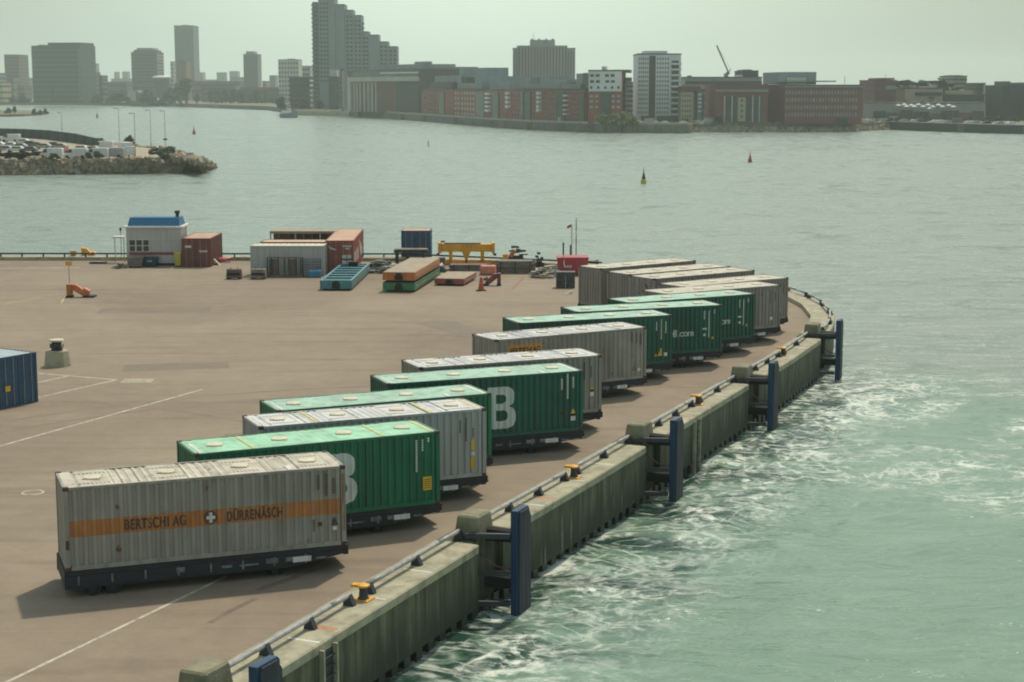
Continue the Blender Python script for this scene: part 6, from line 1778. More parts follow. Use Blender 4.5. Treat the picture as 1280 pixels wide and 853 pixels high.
# left cluster
q = Bld('wide brown block left of the dark banded office block', 6, 36, 69, 2000, depth=40, mat='brown', group=GF); q.bands(12, 'dark', 0.35)
q = Bld('big dark banded office block at the far left shore', 40, 112, 58, 1700, 1690, 34, 'dark_glass', group=GF)
q.bands(11, 'band', 0.22); q.part('upper_storey', 63, 111.5, 53.4, 58, 'dark_glass', 0.0) if False else q.top('upper_storey', 63, 111.4, 53.4, 'dark_glass'); q.top('plant_room', 49, 55, 56, 'dark'); q.part('entrance_bay', 66, 70, 107, 127, 'navy', 0.6); q.part('corner_panel', 108, 112, 60, 126, 'brown', 0.4)
q = Bld('pale blue grey slab behind the right corner of the dark office block', 108, 124.5, 80, 2300, depth=30, mat='blue_grey', group=GF); q.strips(5, 'grey', 0.4)
q = Bld('low brown tiered block right of the dark office block', 112, 126, 91, 1720, depth=25, mat='brown', group=GF); q.bands(6, 'dark', 0.4)
q = Bld('dark gabled block right of the low brown tiered block', 124, 135, 95, 1740, depth=25, mat='dark', group=GF); q.bands(5, 'glass', 0.4)
q = Bld('dark grey tower with cut corners left of the tallest slab', 164.5, 205, 66, 2000, depth=40, mat='dark', group=GF)
q.bands(14, 'glass', 0.35); q.top('upper_tier', 168, 202, 62.5, 'dark'); q.top('crown_storey', 173, 197, 60, 'grey', 3, zlow=ZAT(62.5, 2000) - SHZ)
q = Bld('tallest slim slab tower of the left skyline', 218.5, 249, 33, 2300, depth=40, mat='slate', group=GF); q.strips(9, 'dark', 0.4); q.top('plant_room', 229, 238, 31, 'slate', 10)
q = Bld('brick red block in front of the tallest slim slab', 220, 239, 77, 2000, depth=30, mat='dull_brick', group=GF); q.strips(6, 'brown', 0.4); q.top('plant_room', 223, 233, 75.2, 'dark', 6)
q = Bld('narrow grey slab at the left foot of the tallest tower', 213.5, 220, 77.5, 2200, depth=25, mat='grey', group=GF); q.bands(9, 'glass', 0.35)
q = Bld('grey tower with sloping crown right of the open skyline gap', 304.5, 327, 68.5, 2000, depth=30, mat='slate', group=GF)
q.strips(7, 'dark', 0.4); q.top('crown_storey', 308, 321, 64.3, 'grey', 3); 
for lab, x0, x1, yt, D_, mt in (('faint slab right of the tallest tower', 250, 257, 91, 2700, 'blue_grey'), ('left one of two small faint slabs in the skyline gap', 271, 284, 91, 3000, 'blue_grey'), ('right one of two small faint slabs in the skyline gap', 287, 300, 89.5, 3000, 'blue_grey'),
                                ('faint block left of two between office block and cut corner tower', 143, 150, 90.5, 3100, 'blue_grey'), ('faint block right of two between office block and cut corner tower', 153, 163, 90, 3100, 'blue_grey'), ('low dark block at the left border of the skyline', -8, 8, 92, 1900, 'dark'), ('small red roofed block left of the pale gridded block', 328, 337, 102, 1900, 'brick'), ('small blue grey block left of the pale gridded block', 337, 348, 95, 1950, 'blue_grey')):
    q = Bld(lab, x0, x1, yt, D_, depth=25, mat=mt, group=GF); q.bands(6, 'grey', 0.35)
q = Bld('pale gridded office block left of the stepped tower', 348, 378, 75, 1700, depth=30, mat='pale', group=GF); q.windows(7, 9, 'glass', 0.55, 0.5); q.top('plant_room', 360, 370, 73.4, 'grey', 8)
q = Bld('grey block between the pale gridded block and the stepped tower', 378, 392, 83, 1750, depth=30, mat='grey', group=GF); q.bands(7, 'glass', 0.4)
# low blocks along the left shore
lows = [(-20, 14, 104, 1850, 'cream', 'pale long low block with columns at the left border'), (14, 22, 98, 1900, 'brown', 'small brown block beside the pale columned one'), (22, 40, 108, 1850, 'brown', 'low brown block left of the dark office block'), (134, 166, 103, 1900, 'brown', 'long low brown block behind the glass ramp'),
        (166, 214, 106, 1950, 'brown', 'long low brown block below the white roof disc'), (240, 305, 102, 1950, 'brown', 'long low brown block behind the poplars'), (300, 352, 110, 1700, 'dull_brick', 'low dull brick block left of the moored vessel'), (252, 300, 108, 1800, 'brown', 'low brown terrace behind the right poplars')]
for x0, x1, yt, D_, mt, lab in lows:
    q = Bld(lab, x0, x1, yt, D_, depth=30, mat=mt, group=GF); q.bands(3, 'dark', 0.35)
for k in range(9):
    x0 = -10 + k * 36 + (k % 3) * 5
    q = Bld(('long roof line far behind the %s' % ('left border', 'brown block', 'dark office block', 'low brown tiered block', 'cut corner tower', 'tallest tower', 'two faint slabs', 'sloping crown tower', 'pale gridded block')[k]), x0, x0 + 34, 98 + (k * 37 % 5) - 2, 2600 + k * 40, depth=60, mat=('brown', 'grey', 'dark')[k % 3], group=GF); q.bands(3, 'grey', 0.3)
D_ = 1900
e = thing('stadium_roof', 'white shallow disc roof right of the cut corner tower', 'stadium', (XAT(203, D_), D_, SHZ))
m_ = D_ / FPX; zt = ZAT(95, D_) - SHZ
b = MB(); b.lathe([(11.5 * m_, zt - 2.6), (11.8 * m_, zt - 1.2), (7 * m_, zt)], 28); b.build('roof', B['white'], e)
b = MB(); b.lathe([(9 * m_, 0), (9 * m_, zt - 2.61)], 20); b.build('wall', B['dark'], e)
# glass ramp building
D_ = 1690
e = thing('glass_ramp_building', 'pale sloping glass roofed building on the left shore', 'building', (XAT(160, D_), D_, SHZ), 0, GF)
u = D_ / FPX
b = MB(); b.slab_y([(0, 0), (48 * u, 0), (24 * u, (ZAT(121, D_) - SHZ)), (10 * u, ZAT(113.5, D_) - SHZ), (0, ZAT(113.5, D_) - SHZ)], 0, 30); b.build('wall', B['band'], e)
b = MB(); b.box(0.5 * u, 9.5 * u, -0.3, -0.002, 2, ZAT(114, D_) - SHZ); b.build('gable_panel', B['pale'], e)
b = MB()
for k in range(6): b.beam(((11 + k * 3) * u, -0.2, ZAT(114.5, D_) - SHZ - (k + 0.3) * 1.7), ((17 + k * 4.5) * u, -0.2, 1), 0.5, 0.3)
b.build('glazing_bars', B['pane_pale'], e)
# stepped tower
TD = 1230
tw = thing('stepped_tower', 'tall stepped residential tower with balconies rising above the whole skyline', 'tower', (XAT(391, TD, 40), TD, SHZ), 0, GF)
u = TD * CP / FPX
def tz(py): return ZAT(py, TD) - SHZ
steps = [(0.0, 7.5, 4.5, 'stair', 0), (7.52, 28, -1.5, 'stair', 0.6), (28.02, 40, 6.5, 'stair', 2.0), (40.02, 50, 13.5, 'stair', 3.2), (50.02, 60.5, 20, 'stair', 4.0), (60.52, 69, 40.5, 'stair', 5), (69.02, 81.5, 44.5, 'stair', 5.6), (81.52, 93, 53, 'stair', 6.2), (93.02, 104.5, 59, 'stair', 6.8)]
for k, (a, c, yt, mt, yo) in enumerate(steps):
    b = MB(); b.box(a * u, c * u, yo, 24, 0, tz(yt)); o = b.build('tower_wing', B[mt], tw)
    b = MB(); b.box(a * u + 0.1, c * u - 0.1, yo + 0.2, 23.8, tz(yt) + 0.002, tz(yt) + 0.8); b.build('roof', B['roof'], o)
fl = 3.05; nf = int(tz(2) / fl)
b = MB(); b.box(-0.9 * u, 7.4 * u, -0.9, -0.002, 0, 1.15); bal = b.mesh('balcony', B['band'])
b = MB(); b.box(0, 1.6, -0.12, -0.002, 0, 1.7); wme = b.mesh('window', B['glass'])
b = MB(); b.box(0.4 * u, 7.2 * u, -0.15, -0.002, 0, 1.75); bwm = b.mesh('window_band', B['glass'])
for f_ in range(1, nf):
    o = link('balcony', bal, tw); o.location = (0, 0, f_ * fl)
    o = link('window_band', bwm, tw); o.location = (0, 0, f_ * fl + 1.2)
for (a, c, yt, mt, yo) in steps[1:]:
    cols = [0.18, 0.62] if c - a < 15 else [0.08, 0.28, 0.46]
    fls = [f_ for f_ in range(int(tz(90) / fl), int(tz(yt) / fl))] if a > 28 else range(6, int(tz(yt) / fl))
    if a in (28.02,) or a == 69.02: continue
    for f_ in list(fls)[::1]:
        for cc in cols:
            o = link('window', wme, tw); o.location = ((a + (c - a) * cc) * u, yo, f_ * fl + 0.9)
for f_ in range(8, int(tz(20) / fl)):
    if f_ * fl < tz(21.5):
        b = MB() if f_ == 8 else b
        if f_ == 8: b.box(0, 1.4 * u, 6, 20, 0, 1.0); rbm = b.mesh('balcony', B['band'])
        if f_ * fl > tz(40): o = link('balcony', rbm, tw); o.location = (60.52 * u, 0, f_ * fl)
# buildings at the tower's foot
q = Bld('dark low block at the left foot of the stepped tower', 362, 392, 97, 1240, depth=25, mat='dark', group=GF); q.bands(6, 'glass', 0.4)
q = Bld('dark green glazed block at the right foot of the stepped tower', 411, 427, 97, 1180, depth=20, mat='navy', group=GF); q.bands(6, 'green_glass', 0.5); q.part('pale_sign_panel', 414, 425, 87.5, 95.5, 'pale', 3.0); q.top('lift_head', 414, 425, 87.5, 'pale', 1, 12)
q = Bld('narrow pale framed slab beside the dark green glazed block', 426.5, 433.5, 87, 1120, depth=20, mat='dark', group=GF); q.part('pale_frame', 431, 433, 88, 141, 'pale', 0.5); q.strips(1, 'pane_pale', 0.3)
q = Bld('modern block with white portal frame and dark glass top storeys', 435, 525, 88.5, 1085, 985, 45, 'roof', group=GF); q.part('brick_front', 441.5, 496, 102.5, 142.5, 'dull_brick', 0.3)
q.part('glass_storey', 441, 524, 89, 96, 'green_glass', 0.4); q.part('portal_beam', 437, 524.5, 96.3, 102, 'pale', 1.6); q.part('portal_post', 437, 441, 102.05, 142, 'pale', 1.6)
q.part('white_band', 476, 524, 91, 92.4, 'white', 0.7)
for a in (443.5, 447, 451, 456, 461, 466, 470.5): q.part('fin', a, a + 1.2, 103, 142, 'pale', 0.9)
q.part('glass_bay', 463, 468.5, 106, 141, 'green_glass', 0.5); q.part('grey_screen', 496, 524.5, 103, 144, 'dark', 0.6)
q.top('roof_storey', 447, 512, 81, 'blue_grey', 8, 30); q.top('roof_storey', 497, 521, 84.5, 'grey', 4, 40)
for a in (499, 503.5, 508, 512): q.top('vent', a, a + 1.2, 78, 'grey', 10, 14, zlow=ZAT(81, q.Dm) - SHZ)
# brick warehouses
def warehouse(label, x0, x1, yt, D0, D1, nz, cols, bays, mat='brick', pale=(), depth=22):
    q = Bld(label, x0, x1, yt, D0, D1, depth, mat, group='brick warehouses behind the stone quay')
    for a, c in cols: q.windows(max(1, int(round((c - a) / 3.6))), nz, 'pane_pale' if (a, c) in pale else 'glass', 0.45, 0.5, a, c)
    for a, c in bays: q.part('glass_bay', a, c, yt + 2, q_base(q) , 'green_glass', 0.5)
    return q
def q_base(q): return 426.5 - FPX * ((SHZ - HC) * CP + q.Dm * SP) / (q.Dm * CP - (SHZ - HC) * SP)
q = warehouse('plain red brick warehouse next to the modern block', 527, 567, 112.5, 965, 890, 5, [(529, 548)], [(550, 556)]); q.top('roof_storey', 535, 568, 95, 'grey', 4); q.top('roof_storey', 536, 562, 103, 'roof', 1, 4)
q.top('lift_tower', 560.5, 567, 86.5, 'blue_grey', 6, 14)
q = warehouse('red brick warehouse with rows of pale windows', 567.5, 615, 112.5, 888, 810, 5, [(568, 575), (576, 594)], [(596, 606)], pale=((568, 575), (576, 594))); q.top('roof_storey', 569, 598, 104, 'grey', 2); q.top('lift_tower', 579.5, 592, 84.8, 'blue_grey', 6, 18); q.top('roof_storey', 599.5, 614, 96, 'blue_grey', 5); q.top('attic_tower', 569.5, 571.5, 96, 'dark', 3, 8); q.top('attic_tower', 574.5, 576.5, 96, 'dark', 3, 8)
for zz in (116, 121, 126, 131, 136): q.part('balcony', 609, 614, zz, zz + 2.6, 'white', 1.4)
q = warehouse('red brick warehouse with one column of white balconies', 615.5, 655, 112.5, 808, 765, 6, [(625, 634), (641, 653)], [(616.5, 624), (652, 655)]); q.top('attic_storey', 617, 631, 101.5, 'blue_grey', 3); q.top('attic_storey', 632, 654, 97, 'grey', 3)
for zz in (115, 120.5, 126, 131.5): q.part('balcony', 634.8, 638, zz, zz + 3.6, 'white', 1.4)
q = warehouse('red brick warehouse with pale attic below the big grey office block', 655.5, 695, 112.5, 764, 735, 6, [(666, 673), (677, 694)], [(656.5, 664)]); q.top('attic_storey', 656, 694, 104, 'grey', 2); q.top('roof_parapet', 663, 694, 99.5, 'blue_grey', 6); q.top('plant_room', 645.5, 661, 94.5, 'blue_grey', 8)
for zz in (115, 120.5, 126, 131.5, 136): q.part('balcony', 673.8, 676.5, zz, zz + 3.6, 'white', 1.4)
q = warehouse('red brick warehouse with dark glass bays left of the white topped one', 695.5, 732, 113, 734, 717, 6, [(708, 712), (713, 724)], [(696, 706.5), (725, 731)]); q.top('attic_storey', 697, 721, 105, 'grey', 2); q.top('roof_block', 711, 720, 92, 'grey', 4); q.top('glass_storey', 721.5, 732, 91.5, 'green_glass', 3)
for zz in (119, 125, 131, 137, 142): q.part('balcony', 707.2, 711, zz, zz + 1.6, 'white', 1.6)
q = warehouse('red brick warehouse with white top storeys', 732.5, 777, 89, 710, 708, 8, [], [(750, 762)]); q.part('white_storeys', 733, 777, 89.5, 114.5, 'white', 0.6)
for (zt_, xs_) in ((93, (735, 742.5, 755, 762.5)), (100.5, (735, 743, 755.5, 763)), (108, (735, 744.5, 754, 763, 771.5))):
    for xx in xs_: q.part('window', xx, xx + 5 if zt_ < 105 else xx + 3, zt_, zt_ + 3.2, 'glass', 0.75)
for zt_ in (119, 125.5, 132.5):
    for xx in (735, 742, 764, 771): q.part('window', xx, xx + 4, zt_, zt_ + 3, 'pane_pale', 0.2)
q.top('plant_room', 748.5, 754, 83, 'white', 6, 14); q.top('glass_storey', 764, 786, 91, 'green_glass', 6)
q = Bld('grey glazed block left of the white tower', 777.5, 791, 104, 715, depth=20, mat='grey', group=GF); q.bands(8, 'glass', 0.45); q.top('roof_storey', 778, 790, 97, 'green_glass', 3)
q = Bld('big grey office block with ribbed facade behind the brick warehouses', 641, 719, 61, 1250, depth=45, mat='blue_grey', group=GF); q.strips(22, 'dark', 0.35)
q.top('centre_block', 646, 709, 57, 'grey', 1); q.top('crown_storey', 663, 694, 49.5, 'grey', 10, zlow=ZAT(57, 1250) - SHZ)
q.part('centre_bay', 647, 709, 57.5, 112, 'grey', 2.5); 
b = MB(); cw = (q.X(709) - q.X(647)) / 16; b.box(0, cw * 0.45, -2.65, -2.502, q.Z(110), q.Z(59)); me_ = b.mesh('window_strip', B['dark'])
for i in range(16): o = link('window_strip', me_, q.e); o.location = (q.X(647) + cw * (i + 0.27), 0, 0)
for a in (664, 673, 682, 690): q.top('mast', a, a + 2.5, 47.8, 'grey', 14, 18, zlow=ZAT(49.5, 1250) - SHZ)
b = MB(); b.box(q.X(667), q.X(667.5), 15, 15.3, q.Z(50), q.Z(40)); b.build('antenna', B['grey'], q.e)
# white tower
q = Bld('white residential tower with gridded windows on the waterfront', 791.5, 851, 68.5, 735, depth=28, mat='white', group=GF, cat='tower', name='tower')
q.windows(5, 13, 'glass', 0.42, 0.5, 792, 806.5, 0.12); q.part('dark_recess', 807, 816, 70, 152, 'dark', 0.15); q.windows(5, 13, 'glass', 0.40, 0.5, 817, 835, 0.12); q.part('balcony_stack', 838, 848, 76, 148, 'glass', 0.2)
for zt_ in range(79, 148, 7): q.part('balcony', 837.5, 851.5, zt_, zt_ + 2.4, 'white', 1.7)
q.top('penthouse', 802, 833, 63.5, 'white', 4); q.part('penthouse_window', 804, 817, 65.2, 67.8, 'glass', -2.5) if False else None
q.part('ground_glazing', 797, 816, 145, 153, 'glass', 0.3); q.part('ground_glazing', 818, 848, 145, 153, 'green_glass', 0.3)
# right of the white tower
q = Bld('long flat grey roofed block stretching behind the cream house', 846, 952, 97.5, 800, depth=40, mat='grey', group=GF); q.bands(5, 'glass', 0.4); q.top('plant_room', 852, 857, 94.5, 'dark', 6, 12)
q = Bld('cream house with dark attic between white tower and red brick block', 846, 866, 115.5, 722, depth=18, mat='cream', group=GF); q.windows(4, 5, 'glass', 0.4, 0.45, 847, 864, 0.15); q.top('attic_storey', 846, 880, 108, 'maroon', 2)
q = Bld('white balconied house beside the cream house', 866.3, 880, 115.5, 722, depth=18, mat='grey', group=GF)
for zt_ in (117.5, 122.5, 127.5, 132.5, 138): q.part('balcony', 867, 874, zt_, zt_ + 2.2, 'white', 1.6)
q.part('glass_bay', 874.5, 880, 117, 151, 'green_glass', 0.4)
q = Bld('red brick block with tall dark openings and a yellowish bay', 881, 960, 107, 712, depth=40, mat='maroon', group=GF)
for a, c in ((895, 905), (906.5, 913), (927, 935), (940, 951)): q.part('dark_opening', a, c, 120, 152, 'glass', 0.2)
for a in (894, 905.2, 936.5, 946.5): q.part('pale_pilaster', a, a + 1, 120, 153, 'white', 0.6)
q.part('yellow_bay', 914.5, 926, 122, 152, 'cream', 1.0)
for zt_ in (124, 130.5, 137, 144): q.part('window', 919, 921.5, zt_, zt_ + 3.5, 'glass', 1.1)
q.part('cornice', 881, 960, 112, 115, 'grey', 0.8)
q = Bld('very long red brick block with a regular grid of windows', 960.5, 1078, 107.5, 712, 716, 45, 'maroon', group=GF)
q.windows(24, 4, 'pane_mid', 0.5, 0.52, 961, 1071, 0.14, 0.92)
q.part('cornice', 960.5, 1078, 108, 109.4, 'grey', 0.6); q.part('gateway', 1040, 1056, 148, 156, 'navy', 0.4)
q.top('glass_penthouse', 968, 1016, 90, 'blue_grey', 8); q.top('canopy_roof', 955, 1042, 101, 'grey', 4, 20, zlow=ZAT(102.6, q.Dm) - SHZ); q.top('penthouse_base', 970, 998, 97, 'pale', 6, 8)
b = MB(); b.box(q.X(1061.5), q.X(1062), 10, 10.3, q.h, q.Z(95)); b.build('antenna', B['grey'], q.e)
q = Bld('dark roof block beside the harbour crane', 918, 947.5, 89.5, 830, depth=30, mat='navy', group=GF); q.bands(6, 'glass', 0.4); q.top('upper_block', 922, 938, 87, 'navy', 4)
# crane
D_ = 850; x = XAT(907, D_)
cr = thing('harbour_crane', 'thin luffing crane leaning left above the roofs', 'crane', (x, D_, SHZ))
u = D_ / FPX
b = MB(); b.box(-1.0, 1.0, -1, 1, 0, ZAT(92, D_) - SHZ); b.build('mast', B['grey'], cr)
b = MB(); b.beam((3.0 * u, 0, ZAT(91, D_) - SHZ), (-12.2 * u, 0, ZAT(57, D_) - SHZ), 0.7, 0.7); b.build('jib', B['grey'], cr)
b = MB(); b.box(0.2 * u, 4.2 * u, -1, 1, ZAT(93.2, D_) - SHZ, ZAT(90, D_) - SHZ); b.build('cab', B['grey'], cr)
b = MB(); b.tube((3.6 * u, 0, ZAT(90, D_) - SHZ), (5.5 * u, 0, ZAT(86.5, D_) - SHZ), 0.25, n=5); b.tube((5.5 * u, 0, ZAT(86.5, D_) - SHZ), (-12 * u, 0, ZAT(57.4, D_) - SHZ), 0.07, n=4); b.build('stay', B['grey'], cr)
x, y = shore_pt(934.5, 6)
e = thing('flagpole', 'tall white flagpole standing in front of the red brick block', 'flagpole', (x, y, SHZ))
b = MB(); b.tube((0, 0, 0), (-0.4, 0, ZAT(109, y) - SHZ), 0.26, 0.18, n=6); b.build('pole', B['white'], e)
b = MB(); b.lathe([(0.8, 0), (0.8, 0.4)], 8); b.build('foot', B['grey'], e)
# right end
q = Bld('dark red block with pale strip window right of the long brick block', 1074, 1120, 101.5, 790, depth=35, mat='maroon', group=GF); q.bands(6, 'dark', 0.3); q.top('upper_storey', 1091, 1119, 97.6, 'maroon', 3); q.part('pale_strip', 1097, 1119, 107.5, 112, 'grey', 0.4)
b = MB(); b.box(q.X(1106), q.X(1106.4), 10, 10.4, q.h, q.Z(92)); b.build('antenna', B['dark'], q.e)
q = Bld('low grey harbour shed with white parasols on its terrace', 1079, 1232, 129.5, 775, depth=20, mat='grey', group=GF, name='harbour_shed'); [q.part('shop_front', a, c, t_, 151, m_, 0.4) for a, c, t_, m_ in ((1081, 1098, 139, 'navy'), (1099, 1117, 141, 'green_glass'), (1118, 1133, 138, 'dark'), (1134, 1156, 140, 'navy'), (1157, 1171, 142, 'brown'), (1172, 1196, 138.5, 'navy'), (1197, 1213, 141, 'dull_brick'), (1214, 1230, 139, 'dark'))]
for a in (1086, 1101, 1128, 1149, 1171, 1189, 1207, 1222): q.top('roof_vent', a, a + 4, 126.5 + (a % 3), 'dark', 6, 10)
q = Bld('cream stepped terrace building behind the white parasols', 1118, 1178, 111.5, 800, depth=22, mat='cream', group=GF); q.part('dark_terrace', 1134, 1176, 115.5, 120, 'navy', 1.0); q.part('window_band', 1156, 1164, 121.5, 124, 'glass', 0.8); q.part('window_band', 1156, 1164, 126.5, 128.5, 'glass', 0.8); q.top('upper_block', 1155, 1170, 108, 'pale', 2)
q = Bld('grey tower block with pale attic at the right part of the skyline', 1174, 1208, 96, 900, depth=30, mat='grey', group=GF); q.bands(9, 'dark', 0.4); q.top('crown_storey', 1180, 1202, 94, 'grey', 4)
q = Bld('navy block with cream roof storey below the grey tower block', 1178, 1230, 119.5, 795, depth=25, mat='navy', group=GF); q.windows(11, 4, 'green_glass', 0.5, 0.5); q.top('attic_storey', 1180, 1212, 113.5, 'cream', 3)
q = Bld('slim dark block with pale corner right of the navy block', 1205, 1231, 105, 850, depth=25, mat='navy', group=GF); q.part('pale_corner', 1225, 1230.5, 106, 145, 'pale', 0.8); q.bands(7, 'dark', 0.4)
q = Bld('large navy residential block near the right border', 1231, 1262, 108, 780, depth=30, mat='navy', group=GF); q.windows(7, 6, 'green_glass', 0.5, 0.45)
q = Bld('dark block with a plum coloured bay at the right border', 1262, 1330, 106, 775, depth=30, mat='navy', group=GF); q.windows(12, 6, 'dark', 0.5, 0.45); q.part('plum_bay', 1271, 1290, 126, 140, 'maroon', 0.6)
q = Bld('flat dark roof block rising behind the large navy block', 1244, 1262, 103, 900, depth=25, mat='navy', group=GF); q.bands(7, 'dark', 0.4)
q = Bld('flat dark block behind the plum bayed one', 1262, 1300, 104.5, 910, depth=25, mat='dark', group=GF); q.bands(7, 'glass', 0.4)
b = MB(); q2 = q; b.box(q.X(1266) - 12, q.X(1266) - 11.5, 10, 10.5, q.h - 10, q.Z(95)); 
pav = [(1123, 131), (1130, 130), (1133, 132.5), (1139, 131), (1143, 132.5), (1148, 130.2), (1154, 132.6), (1160, 130.5), (1166, 132.8), (1173, 130.5), (1178, 132.6), (1186, 131), (1191.5, 132.8), (1162, 135)]
for k, (px_, py_) in enumerate(pav):
    D_ = 768 if py_ > 132 else 772
    e = thing('white_parasol', 'white parasol, one of the row on the terrace of the grey harbour shed', 'parasol', (XAT(px_, D_, 8), D_, SHZ), 0, 'white parasols on the shed terrace')
    zt_ = ZAT(py_, D_) - SHZ
    if k == 0:
        b = MB(); b.lathe([(1.35, -0.5), (1.3, -0.35), (0.1, 0.35)], 6); pcm = b.mesh('canopy', B['white']); b = MB(); b.tube((0, 0, -4.5), (0, 0, -0.1), 0.06, n=5); ppm = b.mesh('pole', B['grey'])
    o = link('canopy', pcm, e); o.location = (0, 0, zt_); o = link('pole', ppm, e); o.location = (0, 0, zt_)
# trees of the far shore
TL = []
rn = random.Random(77)
for k in range(15): TL.append((262 + k * 4.9 + rn.random() * 2, 1640 + rn.random() * 30, 112 + rn.random() * 5, 'tall', k % 2, 'poplar in the long row along the left shore', 'poplars in a row along the left shore', 1.6))
for px_, yt, lab in ((214.5, 111, 'poplar left of the big round tree below the brick red block'), (233, 99, 'tall poplar right of the big round tree below the brick red block'), (246, 118, 'small poplar beside the taller one below the brick red block')):
    TL.append((px_, 1650, yt, 'tall', 0, lab, 'trees on the far shore', 1.5))
TL.append((226, 1655, 98, 'round', 1, 'big round tree below the brick red block', 'trees on the far shore', 1.0))
for px_, yt, lab in ((30, 117, 'round tree left of the dark office block'), (120, 117, 'round tree at the right foot of the dark office block'), (141, 114, 'round tree left of the glass ramp building'), (153, 112, 'second round tree left of the glass ramp building'), (186, 109, 'round tree behind the glass ramp building'), (207, 113, 'round tree right of the glass ramp building'),
                     (340, 117, 'round tree right end of the poplar row'), (352, 119, 'round tree behind the moored vessel'), (380, 122, 'round tree left of the beach, by the stepped tower'), (399, 124, 'round tree by the beach below the balconies'), (16, 119, 'round tree below the pale columned block')):
    TL.append((px_, 1660 if px_ < 345 else 1205, yt, 'round', 0, lab, 'trees on the far shore', 1.1))
for px_, yt, lab in ((752, 140, 'yellow green tree left of the others below the white topped warehouse'), (761, 142, 'yellow green tree in the middle below the white topped warehouse'), (770, 139.5, 'yellow green tree right of the middle one'), (783, 138.5, 'biggest yellow green tree beside the white tower'), (790, 144, 'small yellow green tree at the foot of the white tower')):
    TL.append((px_, 694, yt, 'round', 2, lab, 'yellow green trees by the white tower', 1.2))
for px_, yt, lab in ((1124, 96, 'dark tree at the left above the cream terrace building'), (1133, 97.5, 'dark tree second from the left above the cream terrace'), (1142, 94.5, 'tallest dark tree above the cream terrace'), (1152, 97.5, 'dark tree right of the tallest one above the cream terrace'), (1161, 97, 'dark tree above the pale upper block'), (1168, 95, 'broad dark tree left of the grey tower block'), (1177, 94.5, 'dark tree touching the grey tower block')):
    TL.append((px_, 840, yt, 'round', 0, lab, 'dark trees above the cream terrace', 1.5))
for px_, yt, lab in ((1086, 147, 'small green shrub tree at the corner of the long brick block'), (1113, 146, 'low tree in front of the shed left of the shore cars'), (1150, 145, 'low tree in the middle of the shed front'), (1165, 144, 'low wide tree right of the middle of the shed front'), (1190, 143.5, 'low tree at the right end of the shed front'), (1205, 146, 'low tree below the slim dark block'), (856, 146, 'dark tree in front of the cream house'), (899, 144, 'dark tree before the tall openings of the red block')):
    TL.append((px_, 712 if px_ < 1000 else 752, yt, 'round', 1, lab, 'low trees along the right shore', 1.3))
for px_, yt, lab in ((1096, 148, 'low bush behind the second car from the long brick block'), (1122, 145.5, 'low bush beside the third shop front of the shed'), (1140, 147, 'low bush between the parked cars below the parasols'), (1178, 146.5, 'low bush near the right end of the parasol row'), (1214, 144, 'round tree in front of the slim dark block'), (1236, 142, 'round dark tree in front of the large navy block'), (1249, 144, 'second dark tree in front of the large navy block'), (1268, 143, 'dark tree at the foot of the plum bayed block')):
    TL.append((px_, 752, yt, 'round', 0, lab, 'low trees along the right shore', 1.3))
for k, (px_, D_, yt, fm, tn, lab, gp_, wd) in enumerate(TL): tree(lab, px_, D_, yt, SHZ, fm, tn, gp_, wd, k)
# cars along the far shore
rn = random.Random(9); cl_ = ['white', 'silver', 'white', 'black', 'grey', 'white', 'red', 'beige', 'dark blue']
pos = [(706, 'white'), (733, 'white'), (740, 'black'), (748, 'grey'), (766, 'white'), (775, 'silver'), (800, 'white'), (812, 'silver'), (820, 'white'), (832, 'white'), (843, 'black'), (858, 'white'), (868, 'silver'), (878, 'white'), (888, 'white'), (906, 'silver'), (920, 'beige'),
       (1084, 'white'), (1092, 'white'), (1102, 'silver'), (1112, 'beige'), (1122, 'silver'), (1134, 'beige'), (1150, 'white'), (1160, 'black'), (1173, 'white'), (1183, 'white'), (1193, 'silver'), (1204, 'grey'), (1218, 'white'), (1226, 'silver'), (1240, 'black'), (1258, 'silver'), (1272, 'white')]
for k, (px_, cl) in enumerate(pos):
    x, y = shore_pt(px_, 7.0 + rn.random() * 5)
    part_of = 'stone quay by the white tower' if px_ < 862 else 'rocky shore before the red brick block' if px_ < 1000 else 'right shore below the grey shed'
    vehicle('van' if k % 7 == 0 else 'car', cl, f'small {cl} {"van" if k % 7 == 0 else "car"} parked on the {part_of}', x, y, SHZ, R(rn.choice((0, 180, 10, 175))), f'vehicles parked on the {part_of}', parts=False)
# moored vessel
x, y = G(361, 147.5, WATER_Z); u = dep(y, WATER_Z) / FPX
ve = thing('moored_vessel', 'small grey vessel with white wheelhouse moored off the beach', 'vessel', (x, y, WATER_Z), R(4))
Lh = 11.5 * u
b = MB(); secs = []
for k in range(9):
    t_ = k / 8; xx = -Lh + 2 * Lh * t_; wv = 2.6 * min(1.0, 0.55 + t_ * 2) * (1 if t_ < 0.6 else math.sqrt(max(0.02, 1 - ((t_ - 0.6) / 0.4) ** 2))); zz = 2.6 + 1.4 * t_ ** 2
    secs += [(xx, -wv, zz), (xx * 0.95, -wv * 0.7, -0.4), (xx * 0.95, wv * 0.7, -0.4), (xx, wv, zz)]
fs = [[k * 4 + j, k * 4 + (j + 1) % 4, k * 4 + 4 + (j + 1) % 4, k * 4 + 4 + j] for k in range(8) for j in range(4)] + [[0, 1, 2, 3], [35, 34, 33, 32]]
b.add(secs, fs); b.build('hull', B['blue_grey'], ve)
b = MB(); b.box(-Lh * 0.75, Lh * 0.3, -2.0, 2.0, 2.75, 4.4); b.build('deckhouse', B['white'], ve)
b = MB(); b.box(-Lh * 0.15, Lh * 0.22, -1.6, 1.6, 4.41, 7.6); wh = b.build('wheelhouse', B['white'], ve)
b = MB(); b.box(-Lh * 0.155, Lh * 0.225, -1.63, 1.63, 6.2, 7.0); b.build('window_band', B['glass'], wh)
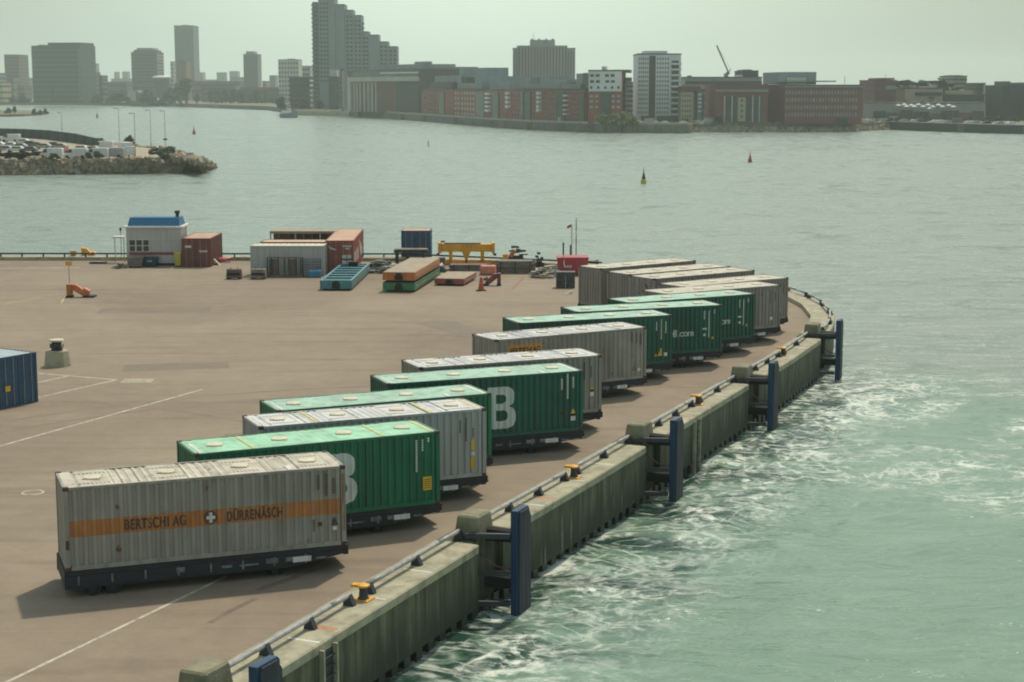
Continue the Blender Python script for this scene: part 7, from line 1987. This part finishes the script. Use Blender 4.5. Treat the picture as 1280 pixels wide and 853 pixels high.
b = MB(); b.box(-Lh * 0.12, Lh * 0.18, -1.2, 1.2, 7.61, 8.3); b.build('funnel', B['brick'], ve)
b = MB(); b.tube((0, 0, 8.3), (0, 0, 11.5), 0.15, n=5); b.build('mast', B['grey'], ve)

# ------------------------------------------------------------------ hazy air
b = MB(); b.box(-3800, 3800, -700, 6600, -6.2, 125)
hz = b.build('haze', None) if False else None
me = b.mesh('haze', [])
hz = link('haze', me); tag(hz, kind='stuff')
hm = bpy.data.materials.new('thin_harbour_haze'); hm.use_nodes = True
hm.node_tree.nodes.clear()
hv = hm.node_tree.nodes.new('ShaderNodeVolumePrincipled'); ho = hm.node_tree.nodes.new('ShaderNodeOutputMaterial')
hv.inputs['Color'].default_value = HAZE_COLOR
hv.inputs['Density'].default_value = HAZE_DENSITY
hv.inputs['Anisotropy'].default_value = 0.35
hm.node_tree.links.new(hv.outputs[0], ho.inputs['Volume'])
me.materials.append(hm)

# ------------------------------------------------------------------ small wear on the yard
M['patch'] = wm('repaired_asphalt', (0.185, 0.148, 0.110), 0.9, 0.15, 0.5, (0.2, 0.165, 0.13), 0.6, False)
for cx, cy, wx, wy, a in ((-11.0, 75, 3.2, 5.0, 0.4), (-19.5, 96, 6.0, 2.4, 0.2), (-4.0, 112, 2.6, 7.0, 0.5), (-26, 121, 8.0, 3.0, 0.1)):
    b = MB(); Mx = Matrix.Translation((cx, cy, 0)) @ Matrix.Rotation(a, 4, 'Z')
    b.add([Mx @ Vector(v) for v in ((-wx / 2, -wy / 2, 0.003), (wx / 2, -wy / 2, 0.003), (wx / 2, wy / 2, 0.003), (-wx / 2, wy / 2, 0.003))], [[0, 1, 2, 3]])
    tag(b.build('asphalt_patch', M['patch']), kind='structure')
M['track'] = wm('faint_tyre_track', (0.195, 0.155, 0.113), 0.9, 0.2, 0.7, (0.21, 0.17, 0.13), 1.0, False)
def arc(cx, cy, r, a0, a1, wd, n=16):
    gline([(cx + r * math.cos(R(a0 + (a1 - a0) * k / n)), cy + r * math.sin(R(a0 + (a1 - a0) * k / n))) for k in range(n + 1)], wd, M['track'], 'tyre_mark', 0.0015)
for cx, cy, r, a0, a1 in ((-30, 60, 26, 10, 75), (-2, 60, 30, 95, 150), (-2, 60, 27.9, 98, 146)):
    arc(cx, cy, r, a0, a1, 0.32)
